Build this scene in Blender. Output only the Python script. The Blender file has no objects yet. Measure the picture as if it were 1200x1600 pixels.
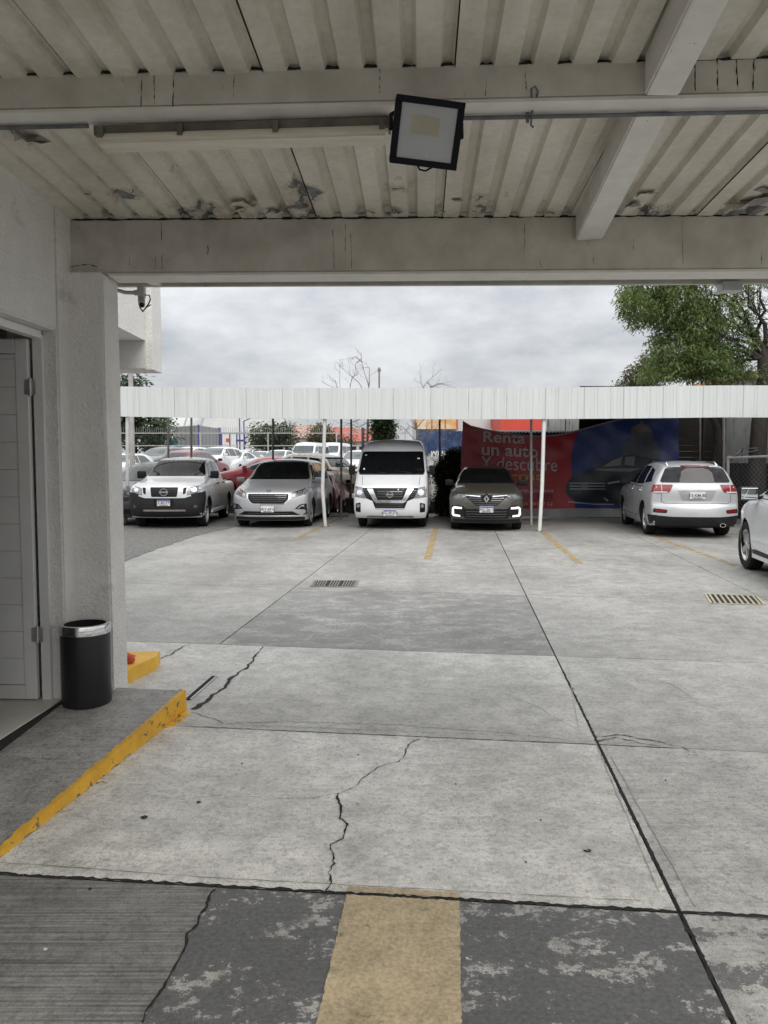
import bpy, bmesh, math, random
from mathutils import Vector, Matrix, noise
from mathutils.geometry import delaunay_2d_cdt
from mathutils.bvhtree import BVHTree
random.seed(11)
SC = bpy.context.scene
COL = SC.collection
R = math.radians
# ------------------------------------------------------------------ camera maths
FPX = 1202.0
CAMH = 1.65
PITCH = math.atan(78 / FPX)

def ray(px, py):
    dx = (px - 600) / FPX
    dy = (800 - py) / FPX
    cp, sp = math.cos(PITCH), math.sin(PITCH)
    return Vector((dx, cp + dy * sp, -sp + dy * cp))

def G(px, py, z=0.0):
    d = ray(px, py)
    t = (z - CAMH) / d.z
    return Vector((d.x * t, d.y * t, z))

def P(px, py, Y):
    d = ray(px, py)
    t = Y / d.y
    return Vector((d.x * t, Y, CAMH + d.z * t))

# ------------------------------------------------------------------ materials
def nd(nt, typ, **kw):
    n = nt.nodes.new(typ)
    for k, v in kw.items():
        if hasattr(n, k):
            setattr(n, k, v)
        else:
            n.inputs[k].default_value = v
    return n

def c4(c):
    return (c[0], c[1], c[2], 1.0)

def ramp(nt, fac, a, b, lo=0.35, hi=0.65):
    r = nt.nodes.new('ShaderNodeValToRGB')
    r.color_ramp.elements[0].position = lo
    r.color_ramp.elements[1].position = hi
    r.color_ramp.elements[0].color = c4(a)
    r.color_ramp.elements[1].color = c4(b)
    nt.links.new(fac, r.inputs[0])
    return r.outputs[0]

def mixc(nt, fac, a, b, mode='MIX'):
    m = nt.nodes.new('ShaderNodeMix')
    m.data_type = 'RGBA'
    m.blend_type = mode
    for sock, v in ((m.inputs[0], fac), (m.inputs[6], a), (m.inputs[7], b)):
        if isinstance(v, (int, float)):
            sock.default_value = v
        elif isinstance(v, tuple):
            sock.default_value = c4(v)
        else:
            nt.links.new(v, sock)
    return m.outputs[2]

def noi(nt, vec, scale, detail=6, rough=0.6, mp=None):
    if mp is not None:
        m = nt.nodes.new('ShaderNodeMapping')
        m.inputs['Scale'].default_value = mp
        nt.links.new(vec, m.inputs['Vector'])
        vec = m.outputs[0]
    n = nd(nt, 'ShaderNodeTexNoise', Scale=scale, Detail=detail, Roughness=rough)
    nt.links.new(vec, n.inputs['Vector'])
    return n.outputs[0]

def pm(name, col, rough=0.6, metal=0.0, col2=None, scale=5.0, mp=None, bump=0.0, bscale=80.0, bdist=0.01,
       coat=0.0, spots=None, spot_scale=9.0, spot_lo=0.62, spot_hi=0.68, spot_mp=None, spec=0.5, emit=None, estr=0.0, rvar=0.08):
    """procedural principled material: mottled colour, varied roughness, optional stains and bump"""
    m = bpy.data.materials.new(name)
    m.use_nodes = True
    nt = m.node_tree
    bs = nt.nodes['Principled BSDF']
    tc = nt.nodes.new('ShaderNodeTexCoord')
    v = tc.outputs['Object']
    if col2 is None:
        col2 = tuple(min(1, c * 0.86) for c in col)
    n = noi(nt, v, scale, mp=mp)
    c = ramp(nt, n, col2, col)
    if spots is not None:
        s = noi(nt, v, spot_scale, 8, 0.65, spot_mp)
        f = ramp(nt, s, (0, 0, 0), (1, 1, 1), spot_lo, spot_hi)
        c = mixc(nt, f, c, spots)
    nt.links.new(c, bs.inputs['Base Color'])
    mr = nt.nodes.new('ShaderNodeMapRange')
    mr.inputs['To Min'].default_value = max(0.02, rough - rvar)
    mr.inputs['To Max'].default_value = min(1, rough + rvar)
    nt.links.new(n, mr.inputs['Value'])
    nt.links.new(mr.outputs[0], bs.inputs['Roughness'])
    bs.inputs['Metallic'].default_value = metal
    bs.inputs['Specular IOR Level'].default_value = spec
    bs.inputs['Coat Weight'].default_value = coat
    bs.inputs['Coat Roughness'].default_value = 0.04
    if bump:
        b = nd(nt, 'ShaderNodeBump', Strength=bump, Distance=bdist)
        nt.links.new(noi(nt, v, bscale, 4, 0.6), b.inputs['Height'])
        nt.links.new(b.outputs[0], bs.inputs['Normal'])
    if emit:
        bs.inputs['Emission Color'].default_value = c4(emit)
        bs.inputs['Emission Strength'].default_value = estr
    return m

M = {}
M['stucco'] = pm('stucco', (.80, .785, .755), .9, col2=(.71, .695, .665), scale=3, bump=.9, bscale=48, bdist=.02,
                 spots=(.36, .345, .32), spot_scale=3.2, spot_lo=.60, spot_hi=.80)
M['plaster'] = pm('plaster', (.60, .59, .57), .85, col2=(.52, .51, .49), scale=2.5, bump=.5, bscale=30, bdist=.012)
def ceiling_mat():
    m = bpy.data.materials.new('ceiling_sheet'); m.use_nodes = True
    nt = m.node_tree; bs = nt.nodes['Principled BSDF']
    v = nt.nodes.new('ShaderNodeTexCoord').outputs['Object']
    c = ramp(nt, noi(nt, v, 2.0, 7), (.60, .57, .50), (.74, .705, .63), .35, .65)
    c = mixc(nt, .55, c, ramp(nt, noi(nt, v, 1.6, 8, .6, (1.6, .8, 1)), (.70, .66, .60), (1.03, 1.03, 1.03), .34, .58), 'MULTIPLY')
    c = mixc(nt, .35, c, ramp(nt, noi(nt, v, 26, 6, .7), (.72, .70, .66), (1.04, 1.04, 1.04), .35, .6), 'MULTIPLY')
    sp = ramp(nt, noi(nt, v, 30, 6, .7), (0, 0, 0), (1, 1, 1), .70, .73)          # rust pinholes
    gt = ramp(nt, noi(nt, v, 1.3, 3), (0, 0, 0), (1, 1, 1), .50, .60)
    sg = mixc(nt, 1.0, sp, gt, 'MULTIPLY')
    c = mixc(nt, sg, c, (.07, .05, .035))
    sep = nt.nodes.new('ShaderNodeSeparateXYZ'); nt.links.new(v, sep.inputs[0])
    # flaked-off paint, mostly along the last half metre before the front beam
    mr = nt.nodes.new('ShaderNodeMapRange'); mr.inputs['From Min'].default_value = 1.0; mr.inputs['From Max'].default_value = 2.05
    mr.inputs['To Min'].default_value = -.14; mr.inputs['To Max'].default_value = .075
    nt.links.new(sep.outputs[1], mr.inputs['Value'])
    ad = nt.nodes.new('ShaderNodeMath'); ad.operation = 'ADD'
    nt.links.new(noi(nt, v, 3.4, 9, .62, (1, .8, 1)), ad.inputs[0]); nt.links.new(mr.outputs[0], ad.inputs[1])
    edge = ramp(nt, ad.outputs[0], (0, 0, 0), (1, 1, 1), .622, .626)
    pl = ramp(nt, ad.outputs[0], (0, 0, 0), (1, 1, 1), .632, .636)
    c = mixc(nt, ramp(nt, ad.outputs[0], (0, 0, 0), (.6, .6, .6), .57, .62), c, (.30, .22, .14))
    c = mixc(nt, edge, c, (.74, .71, .65))
    c = mixc(nt, pl, c, ramp(nt, noi(nt, v, 12, 6), (.10, .105, .11), (.24, .245, .245), .35, .65))
    nt.links.new(c, bs.inputs['Base Color'])
    bs.inputs['Roughness'].default_value = .5
    b = nd(nt, 'ShaderNodeBump', Strength=.5, Distance=.004, Invert=True) if False else nd(nt, 'ShaderNodeBump', Strength=.6, Distance=.004)
    b.invert = True
    nt.links.new(pl, b.inputs['Height']); nt.links.new(b.outputs[0], bs.inputs['Normal'])
    return m
M['ceiling'] = ceiling_mat()
M['beam'] = pm('beam_paint', (.57, .54, .48), .5, col2=(.43, .405, .35), scale=5, mp=(1, 1, 1), bump=.25, bscale=22, bdist=.006,
               spots=(.15, .12, .10), spot_scale=16, spot_lo=.66, spot_hi=.72, spot_mp=(1.6, 1, .35))
M['beam_pale'] = pm('beam_pale', (.72, .70, .66), .45, col2=(.62, .60, .56), scale=6, bump=.15, bscale=26,
                    spots=(.17, .11, .07), spot_scale=40, spot_lo=.67, spot_hi=.70)
M['flake'] = pm('paint_flake', (.33, .31, .29), .7, col2=(.2, .19, .18), scale=20)
M['bare'] = pm('bare_steel', (.17, .18, .19), .5, .3, col2=(.10, .105, .115), scale=14)
M['black'] = pm('black_plastic', (.010, .010, .011), .45, col2=(.006, .006, .007), bump=.08, bscale=180, bdist=.002, spec=.22)
M['dark'] = pm('dark_cavity', (.012, .012, .012), .9)
M['trim'] = pm('black_trim', (.017, .0175, .019), .55, col2=(.012, .012, .013), bump=.1, bscale=220, bdist=.002, spec=.28)
M['tyre'] = pm('tyre_rubber', (.012, .012, .012), .85, col2=(.020, .019, .018), scale=12, spec=.25, bump=.2, bscale=90, bdist=.004)
M['rim'] = pm('rim_alloy', (.62, .62, .63), .3, .85, col2=(.5, .5, .5), scale=18)
M['steel'] = pm('steel_rim', (.52, .52, .52), .4, .6, col2=(.4, .4, .4), scale=18)
M['chrome'] = pm('chrome', (.78, .79, .80), .12, 1.0, col2=(.7, .7, .7), rvar=.04)
M['glass'] = pm('car_glass', (.005, .006, .007), .04, col2=(.004, .0045, .005), spec=.4, rvar=.015)
M['glass_far'] = pm('car_glass_green', (.05, .07, .07), .05, col2=(.035, .05, .05), spec=.7, rvar=.02)
M['lamp'] = pm('headlamp_lens', (.30, .31, .33), .2, .3, col2=(.12, .13, .14), scale=22, coat=.6, rvar=.05)
M['lamp_dark'] = pm('lamp_housing', (.06, .062, .066), .15, .2, coat=1, rvar=.05)
M['amber'] = pm('amber_lens', (.42, .30, .26), .15, coat=1)
M['red_lens'] = pm('red_lens', (.26, .012, .016), .12, col2=(.15, .006, .01), scale=24, coat=1)
M['white_lens'] = pm('white_lens', (.7, .7, .7), .12, coat=1)
M['drl'] = pm('lit_running_light', (.9, .9, .85), .3, emit=(1, .98, .9), estr=.7)
M['plate'] = pm('plate_white', (.68, .68, .69), .45, col2=(.6, .6, .6), scale=30)
M['plate_blue'] = pm('plate_blue', (.09, .08, .28), .45)
M['ink'] = pm('plate_ink', (.05, .05, .08), .6)
def paint(name, col, metal, rough=.33):
    return pm(name, col, rough, metal, col2=tuple(c * .93 for c in col), scale=3, coat=.8, rvar=.05)
M['p_white'] = paint('paint_white', (.66, .67, .68), 0)
M['p_silver'] = paint('paint_silver', (.62, .635, .655), .25, .38)
M['p_tail'] = paint('paint_silver_dark', (.55, .56, .575), .3, .36)
M['p_grey'] = paint('paint_grey_silver', (.43, .44, .455), .5)
M['p_bronze'] = paint('paint_bronze', (.085, .078, .067), .5)  # bronze taken darker to carry the canopy's shade
M['p_black'] = paint('paint_black', (.02, .021, .025), 0)
M['p_red'] = paint('paint_red', (.36, .035, .05), .1)
M['p_maroon'] = paint('paint_maroon', (.20, .035, .045), .1)
M['p_beige'] = paint('paint_beige', (.52, .47, .38), .35)
M['p_dgrey'] = paint('paint_dark_grey', (.16, .165, .175), .5)
M['post_white'] = pm('post_white', (.66, .66, .64), .5, col2=(.55, .54, .52), scale=8, spots=(.2, .12, .07), spot_scale=20, spot_lo=.68, spot_hi=.72)
M['post_grey'] = pm('post_grey', (.24, .22, .21), .6, col2=(.17, .155, .15), scale=8)
M['post_pale'] = pm('post_concrete', (.42, .41, .40), .8, col2=(.34, .33, .32), scale=5)
M['yellow'] = pm('kerb_yellow', (.80, .44, .03), .65, col2=(.62, .33, .025), scale=6, bump=.5, bscale=30, bdist=.01,
                 spots=(.13, .11, .08), spot_scale=15, spot_lo=.575, spot_hi=.63)
M['yellow2'] = pm('kerb_yellow_bright', (.86, .50, .06), .6, col2=(.74, .42, .05), scale=6, bump=.3, bscale=30, bdist=.01,
                  spots=(.25, .19, .1), spot_scale=12, spot_lo=.68, spot_hi=.74)
M['orange'] = pm('orange_plastic', (.62, .10, .035), .5, col2=(.5, .07, .03), scale=12)
M['bark'] = pm('bark', (.045, .038, .032), .95, col2=(.022, .018, .016), scale=10, mp=(2, 2, .4), bump=.8, bscale=24, bdist=.03)
M['twig'] = pm('twig', (.20, .175, .16), .9, col2=(.14, .12, .11))
def leafmat(name, a, b, c):
    m = bpy.data.materials.new(name)
    m.use_nodes = True
    nt = m.node_tree
    bs = nt.nodes['Principled BSDF']
    tc = nt.nodes.new('ShaderNodeTexCoord')
    n = noi(nt, tc.outputs['Object'], 1.6, 4)
    n2 = noi(nt, tc.outputs['Object'], 14, 2)
    col = mixc(nt, ramp(nt, n2, (0, 0, 0), (1, 1, 1), .4, .7), ramp(nt, n, a, b), c)
    nt.links.new(col, bs.inputs['Base Color'])
    bs.inputs['Roughness'].default_value = .55
    tr = nt.nodes.new('ShaderNodeBsdfTranslucent')
    nt.links.new(col, tr.inputs['Color'])
    mx = nt.nodes.new('ShaderNodeMixShader')
    mx.inputs[0].default_value = .45
    nt.links.new(bs.outputs[0], mx.inputs[1])
    nt.links.new(tr.outputs[0], mx.inputs[2])
    nt.links.new(mx.outputs[0], nt.nodes['Material Output'].inputs[0])
    return m
M['leaf'] = leafmat('leaf_green', (.085, .13, .040), (.18, .25, .08), (.29, .36, .15))
M['leaf_dark'] = leafmat('leaf_dark', (.03, .055, .025), (.055, .09, .035), (.08, .11, .05))
M['leaf_olive'] = leafmat('leaf_olive', (.07, .075, .03), (.12, .12, .05), (.16, .14, .07))
M['flower'] = leafmat('pale_leaf', (.16, .17, .15), (.3, .31, .28), (.4, .4, .38))

# ------------------------------------------------------------------ mesh helpers
def link(name, me, mat, parent=None, smooth=False, sharp=None):
    o = bpy.data.objects.new(name, me)
    COL.objects.link(o)
    mats = mat if isinstance(mat, (list, tuple)) else [mat]
    for m in mats:
        me.materials.append(M[m] if isinstance(m, str) else m)
    if smooth:
        me.shade_smooth()
        if sharp:
            me.set_sharp_from_angle(angle=R(sharp))
    if parent is not None:
        o.parent = parent
    return o

def ob(name, bm, mat, parent=None, smooth=False, sharp=35):
    me = bpy.data.meshes.new(name)
    bm.normal_update()
    bm.to_mesh(me)
    bm.free()
    return link(name, me, mat, parent, smooth, sharp)

def tag(o, label=None, cat=None, group=None, kind=None):
    if label: o['label'] = label
    if cat: o['category'] = cat
    if group: o['group'] = group
    if kind: o['kind'] = kind
    return o

def empty(name, loc=(0, 0, 0), rz=0):
    o = bpy.data.objects.new(name, None)
    COL.objects.link(o)
    o.location = loc
    o.rotation_euler = (0, 0, rz)
    o.empty_display_size = .2
    return o

def copy_tree(o, parent=None):
    c = o.copy()
    COL.objects.link(c)
    if parent is not None:
        c.parent = parent
    for ch in list(o.children):
        copy_tree(ch, c)
    return c

def box(bm, lo, hi, bevel=0, mi=0, mat=None):
    vs = [bm.verts.new((x, y, z)) for z in (lo[2], hi[2]) for y in (lo[1], hi[1]) for x in (lo[0], hi[0])]
    fs = [(0, 2, 3, 1), (4, 5, 7, 6), (0, 1, 5, 4), (2, 6, 7, 3), (0, 4, 6, 2), (1, 3, 7, 5)]
    faces = [bm.faces.new([vs[i] for i in f]) for f in fs]
    for f in faces: f.material_index = mi
    if mat is not None:
        for v in vs: v.co = mat @ v.co
    if bevel:
        es = list({e for f in faces for e in f.edges})
        bmesh.ops.bevel(bm, geom=es, offset=bevel, segments=2, affect='EDGES', profile=.6)

def hexa(bm, c8, mi=0):
    """box from 8 points: bottom ring 4, top ring 4"""
    vs = [bm.verts.new(c) for c in c8]
    for f in [(3, 2, 1, 0), (4, 5, 6, 7), (0, 1, 5, 4), (1, 2, 6, 5), (2, 3, 7, 6), (3, 0, 4, 7)]:
        fc = bm.faces.new([vs[i] for i in f]); fc.material_index = mi

def tube(bm, pts, rad, seg=8, cap=True, mi=0):
    pts = [Vector(p) for p in pts]
    rads = rad if isinstance(rad, (list, tuple)) else [rad] * len(pts)
    rings = []
    up = None
    for i, p in enumerate(pts):
        t = (pts[min(i + 1, len(pts) - 1)] - pts[max(i - 1, 0)])
        if t.length < 1e-9: t = Vector((0, 0, 1))
        t.normalize()
        if up is None:
            up = Vector((0, 0, 1)) if abs(t.z) < .9 else Vector((1, 0, 0))
        a = t.cross(up)
        if a.length < 1e-4: a = t.orthogonal()
        a.normalize()
        b = a.cross(t).normalized()
        up = b
        rings.append([bm.verts.new(p + (a * math.cos(k * 2 * math.pi / seg) + b * math.sin(k * 2 * math.pi / seg)) * rads[i]) for k in range(seg)])
    for i in range(len(rings) - 1):
        for k in range(seg):
            f = bm.faces.new((rings[i][k], rings[i][(k + 1) % seg], rings[i + 1][(k + 1) % seg], rings[i + 1][k]))
            f.material_index = mi
            f.smooth = True
    if cap:
        for r_ in (rings[0], rings[-1][::-1]):
            f = bm.faces.new(r_[::-1]); f.material_index = mi

def lathe(bm, prof, seg=32, axis='z', mat=None, mi=0, closed=False):
    rings = []
    for (r_, h) in prof:
        ring = []
        for k in range(seg):
            a = 2 * math.pi * k / seg
            if axis == 'z': p = Vector((r_ * math.cos(a), r_ * math.sin(a), h))
            elif axis == 'y': p = Vector((r_ * math.cos(a), h, r_ * math.sin(a)))
            else: p = Vector((h, r_ * math.cos(a), r_ * math.sin(a)))
            if mat is not None: p = mat @ p
            ring.append(bm.verts.new(p))
        rings.append(ring)
    n = len(rings)
    for i in range(n if closed else n - 1):
        A, B = rings[i], rings[(i + 1) % n]
        for k in range(seg):
            f = bm.faces.new((A[k], A[(k + 1) % seg], B[(k + 1) % seg], B[k]))
            f.material_index = mi
    if not closed:
        for ring in (rings[0], rings[-1]):
            try: bm.faces.new(ring).material_index = mi
            except ValueError: pass

def prism(bm, poly, vec, mi=0):
    """extrude a planar polygon (3D points) along vec"""
    a = [bm.verts.new(p) for p in poly]
    b = [bm.verts.new(Vector(p) + Vector(vec)) for p in poly]
    n = len(a)
    for f in [a[::-1], b] + [[a[i], a[(i + 1) % n], b[(i + 1) % n], b[i]] for i in range(n)]:
        bm.faces.new(f).material_index = mi

def fix(bm):
    bmesh.ops.recalc_face_normals(bm, faces=bm.faces[:])
    return bm

def text_mesh(s, size, bold=0.0, ext=.001, align='CENTER'):
    cu = bpy.data.curves.new('lettering', 'FONT')
    cu.body = s; cu.size = size; cu.extrude = ext; cu.offset = bold
    cu.align_x = align; cu.align_y = 'CENTER'
    o = bpy.data.objects.new('lettering', cu)
    COL.objects.link(o)
    dg = bpy.context.evaluated_depsgraph_get()
    me = bpy.data.meshes.new_from_object(o.evaluated_get(dg))
    bpy.data.objects.remove(o)
    bpy.data.curves.remove(cu)
    return me

def jitter_line(pts, step, amp, rng):
    out = []
    for a, b in zip(pts[:-1], pts[1:]):
        n = max(1, int((b - a).length / step))
        d = (b - a); nrm = Vector((-d.y, d.x, 0)).normalized()
        for i in range(n):
            out.append(a.lerp(b, i / n) + nrm * (rng.uniform(-amp, amp) if (i or out) else 0))
    out.append(pts[-1])
    return out

def lot(Y): return .35 + .022 * (Y - 25)
def axis_vec(yaw): return Vector((math.sin(R(yaw)), math.cos(R(yaw)), 0))
# ------------------------------------------------------------------ car builder
# local frame of a car: x runs from the nose (0) to the tail (L), y across, z up
def chaikin(p, n=2):
    for _ in range(n):
        q = [p[0]]
        for a, b in zip(p[:-1], p[1:]):
            q.append((a[0] * .75 + b[0] * .25, a[1] * .75 + b[1] * .25))
            q.append((a[0] * .25 + b[0] * .75, a[1] * .25 + b[1] * .75))
        q.append(p[-1])
        p = q
    return p

def resample(p, step):
    out = [p[0]]
    for a, b in zip(p[:-1], p[1:]):
        d = math.hypot(b[0] - a[0], b[1] - a[1])
        if d < 1e-9: continue
        n = max(1, math.ceil(d / step))
        for i in range(1, n + 1):
            out.append((a[0] + (b[0] - a[0]) * i / n, a[1] + (b[1] - a[1]) * i / n))
    return out

def thin(p, d):
    out = [p[0]]
    for q in p[1:-1]:
        if math.hypot(q[0] - out[-1][0], q[1] - out[-1][1]) >= d: out.append(q)
    out.append(p[-1])
    return out

def inside(pt, poly):
    x, y = pt; c = False; n = len(poly)
    for i in range(n):
        x1, y1 = poly[i]; x2, y2 = poly[(i + 1) % n]
        if (y1 > y) != (y2 > y) and x < (x2 - x1) * (y - y1) / (y2 - y1) + x1: c = not c
    return c

def lut(tab, z):
    if z <= tab[0][0]: return tab[0][1]
    for (a, fa), (b, fb) in zip(tab[:-1], tab[1:]):
        if z <= b:
            t = (z - a) / (b - a)
            return fa + (fb - fa) * t
    return tab[-1][1]

def fill2d(bnd, grid, keep=.4):
    """triangulate a 2D polygon with interior grid points; returns verts, tris, index of boundary verts"""
    n = len(bnd)
    xs = [p[0] for p in bnd]; ys = [p[1] for p in bnd]
    pts = [Vector(p) for p in bnd]
    x = min(xs) + grid * .5
    row = 0
    while x < max(xs):
        y = min(ys) + grid * (.5 if row % 2 else .9)
        while y < max(ys):
            if inside((x, y), bnd):
                lim = (grid * keep) ** 2
                if all((x - q[0]) ** 2 + (y - q[1]) ** 2 > lim for q in bnd): pts.append(Vector((x, y)))
            y += grid
        x += grid
        row += 1
    vo, eo, fo, ov, oe, of = delaunay_2d_cdt(pts, [], [list(range(n))], 1, 1e-5)
    return vo, fo, ov

def rnd(poly, d=.03, k=3):
    """round the corners of a closed polygon"""
    out = []
    n = len(poly)
    for i in range(n):
        p = Vector(poly[i]); a = Vector(poly[i - 1]); b = Vector(poly[(i + 1) % n])
        da = min(d, (a - p).length * .45); db = min(d, (b - p).length * .45)
        s = p + (a - p).normalized() * da; e = p + (b - p).normalized() * db
        for j in range(k + 1):
            t = j / k
            q = s * (1 - t) ** 2 + p * 2 * t * (1 - t) + e * t ** 2
            out.append((q.x, q.y))
    return out

def ell(cx, cy, rx, ry, n=20):
    return [(cx + rx * math.cos(2 * math.pi * i / n), cy + ry * math.sin(2 * math.pi * i / n)) for i in range(n)]

def mir(poly):
    return [(-a, b) for a, b in poly][::-1]

class Car:
    def __init__(s, name, spec, paintname, label=None, cat=None, group=None):
        s.sp = spec
        s.root = empty(name)
        tag(s.root, label, cat, group)
        s.paint = paintname
        s.build_body()

    def build_body(s):
        sp = s.sp
        w = sp['W'] / 2; Rr = sp.get('R', .07); clear = sp['clear']; Rw = sp['rw']; Ra = Rw + sp.get('gap', .05)
        top = thin(resample(chaikin(sp['top'], 2), .07), .028)
        bot = []
        cur = top[-1][0]
        for xc in sorted(sp['axles'], reverse=True):
            dx = math.sqrt(Ra ** 2 - (clear - Rw) ** 2)
            bot += resample([(cur, clear), (xc + dx, clear)], .16)[1:]
            a0 = math.atan2(clear - Rw, dx); a1 = math.pi - a0
            for i in range(1, 15):
                a = a0 + (a1 - a0) * i / 15
                bot.append((xc + Ra * math.cos(a), Rw + Ra * math.sin(a)))
            cur = xc - dx
            bot.append((cur, clear))
        bot += resample([(cur, clear), (top[0][0], clear)], .16)[1:-1]
        S = top + bot
        N = len(S); nt = len(top)
        nor = []
        for i in range(N):
            a = Vector(S[i - 1]); b = Vector(S[(i + 1) % N]); t = (b - a).normalized()
            nor.append(Vector((-t.y, t.x)))
        for _ in range(4):
            nor = [((nor[i - 1] + nor[i] * 2 + nor[(i + 1) % N]).normalized() if 2 < i < nt - 3 else nor[i]) for i in range(N)]
        rad = []
        for i in range(N):
            if i < nt:
                e = min(i, nt - 1 - i) / 6
                rad.append(.012 + (Rr - .012) * min(1, e))
            else: rad.append(.012)
        wi = w - Rr
        rows = [(-wi + 2 * wi * j / 8, 0.0) for j in range(9)]
        th = [R(25), R(50), R(72), R(90)]
        rows = [(-(wi + Rr * math.sin(t)), 1 - math.cos(t)) for t in reversed(th)] + rows + [(wi + Rr * math.sin(t), 1 - math.cos(t)) for t in th]
        verts = []; faces = []; mi = []
        for (y, d) in rows:
            for i in range(N):
                q = Vector(S[i]) - nor[i] * (rad[i] * d)
                verts.append((q.x, y, q.y))
        nr = len(rows)
        for j in range(nr - 1):
            for i in range(N):
                k = (i + 1) % N
                faces.append((j * N + i, j * N + k, (j + 1) * N + k, (j + 1) * N + i))
                mi.append(1 if i >= nt - 1 else 0)
        for side in (0, nr - 1):
            bnd = [(verts[side * N + i][0], verts[side * N + i][2]) for i in range(N)]
            vo, fo, ov = fill2d(bnd, .13)
            idx = []
            for k, v in enumerate(vo):
                b = [q for q in ov[k] if q < N]
                if b: idx.append(side * N + b[0])
                else:
                    verts.append((v.x, rows[side][0], v.y)); idx.append(len(verts) - 1)
            for f in fo:
                t = tuple(idx[q] for q in f)
                if len(set(t)) < 3: continue
                faces.append(t); mi.append(0)
        verts = [s.warp(*v) for v in verts]
        me = bpy.data.meshes.new('body')
        me.from_pydata(verts, [], faces)
        bm = bmesh.new(); bm.from_mesh(me)
        for f, m_ in zip(bm.faces, mi): f.material_index = m_
        bmesh.ops.recalc_face_normals(bm, faces=bm.faces[:])
        s.bvh = BVHTree.FromBMesh(bm)
        bm.to_mesh(me); bm.free()
        s.body = link('body', me, [s.paint, 'trim'], s.root, True, 38)

    def warp(s, x, y, z):
        sp = s.sp
        w = sp['W'] / 2; L = sp['L']
        v = min(1, abs(y) / w)
        y *= lut(sp['wf'], z)
        nx, nk, nt = sp.get('nose', (1.0, .22, .05))
        f = max(0, 1 - x / nx)
        zz = min(1, max(0, (sp['cowl'][1] + .1 - z) / .2)) if x > .6 else 1
        x2 = x + nk * v ** 2.4 * f * zz
        y *= 1 - nt * f * f
        tx, tk, tt = sp.get('tail', (1.0, .15, .04))
        g = max(0, 1 - (L - x) / tx)
        x2 -= tk * v ** 2.4 * g
        y *= 1 - tt * g * g
        cx, cz = sp['cowl']
        if z > cz:
            k = min(1, (z - cz) / .15)
            fr = max(0, 1 - (x - cx) / 1.4)
            x2 += sp.get('ws', .16) * v * v * fr * k
        cr = sp.get('crown', .04)
        zc = max(0, min(1, (z - .7) / .5))
        z2 = z - cr * v * v * zc
        return (x2, y, z2)

    def cast(s, a, b, axis):
        if axis == 'F': o, d = Vector((-3, a, b)), Vector((1, 0, 0))
        elif axis == 'R': o, d = Vector((s.sp['L'] + 3, a, b)), Vector((-1, 0, 0))
        elif axis == 'L': o, d = Vector((a, -4, b)), Vector((0, 1, 0))
        elif axis == 'T': o, d = Vector((a, b, 5)), Vector((0, 0, -1))
        else: o, d = Vector((a, 4, b)), Vector((0, -1, 0))
        h = s.bvh.ray_cast(o, d)
        if h[0] is None:
            q = o.copy()
            if axis in 'F': q.x = .3
            elif axis == 'R': q.x = s.sp['L'] - .3
            elif axis == 'T': q.z = 1.2
            else: q.y = math.copysign(s.sp['W'] / 2, q.y)
            h = s.bvh.find_nearest(q)
        return h[0], d

    def surf(s, bm, poly, axis, off, depth=.02, grid=.06, mi=0):
        bnd = resample(list(poly) + [poly[0]], grid)[:-1]
        vo, fo, ov = fill2d(bnd, grid)
        vs = []
        d = None
        for v in vo:
            p, d = s.cast(v.x, v.y, axis)
            vs.append(bm.verts.new(p - d * off))
        new = []
        for f in fo:
            try:
                fc = bm.faces.new([vs[q] for q in f]); fc.material_index = mi; fc.smooth = True; new.append(fc)
            except ValueError: pass
        cnt = {}
        for f in new:
            for e in f.edges: cnt[e] = cnt.get(e, 0) + 1
        rim = [e for e, c in cnt.items() if c == 1]
        low = {}
        for e in rim:
            for v in e.verts:
                if v not in low: low[v] = bm.verts.new(v.co + d * (depth + off))
        for e in rim:
            a, b = e.verts
            try:
                fc = bm.faces.new((a, b, low[b], low[a])); fc.material_index = mi
            except ValueError: pass

    def patch(s, name, poly, axis, mat, off=.005, depth=.02, both=False, parent=None, grid=.06, label=None):
        """a skin piece that follows the body; both=True makes its mirror twin as another part"""
        out = []
        if axis in 'LR' and axis == 'L': pass
        sides = [(poly, axis)]
        if both:
            sides.append((mir(poly), axis) if axis in 'FR' else (poly, 'l'))
        for pl, ax in sides:
            bm = bmesh.new()
            s.surf(bm, pl, ax, off, depth, grid)
            o = ob(name, fix(bm), mat, parent or s.root, True, 40)
            if label: o['label'] = label
            out.append(o)
        return out if both else out[0]

    def multi(s, name, polys, axis, mat, off=.005, depth=.02, parent=None, grid=.06):
        bm = bmesh.new()
        for pl in polys: s.surf(bm, pl, axis, off, depth, grid)
        return ob(name, fix(bm), mat, parent or s.root, True, 40)

    def door(s, poly, handle=None, both=True):
        for ax in (('L', 'l') if both else ('L',)):
            bm = bmesh.new()
            cx = sum(p[0] for p in poly) / len(poly); cz = sum(p[1] for p in poly) / len(poly)
            g = .012
            big = [(p[0] + math.copysign(g, p[0] - cx), p[1] + math.copysign(g, p[1] - cz)) for p in poly]
            s.surf(bm, rnd(big, .08), ax, .003, .015, .1, 1)
            s.surf(bm, rnd(poly, .07), ax, .0065, .002, .1, 0)
            o = ob('door', fix(bm), [s.paint, 'dark'], s.root, True, 40)
            if handle:
                p, d = s.cast(handle[0], handle[1], ax)
                bm = bmesh.new()
                sg = 1 if d.y < 0 else -1
                tube(bm, [p + Vector((-.09, 0, 0)), p + Vector((-.07, sg * .04, 0)), p + Vector((.07, sg * .04, .005)), p + Vector((.09, 0, 0))], .014, 6)
                ob('handle', bm, handle[2] if len(handle) > 2 else s.paint, o)

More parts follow.
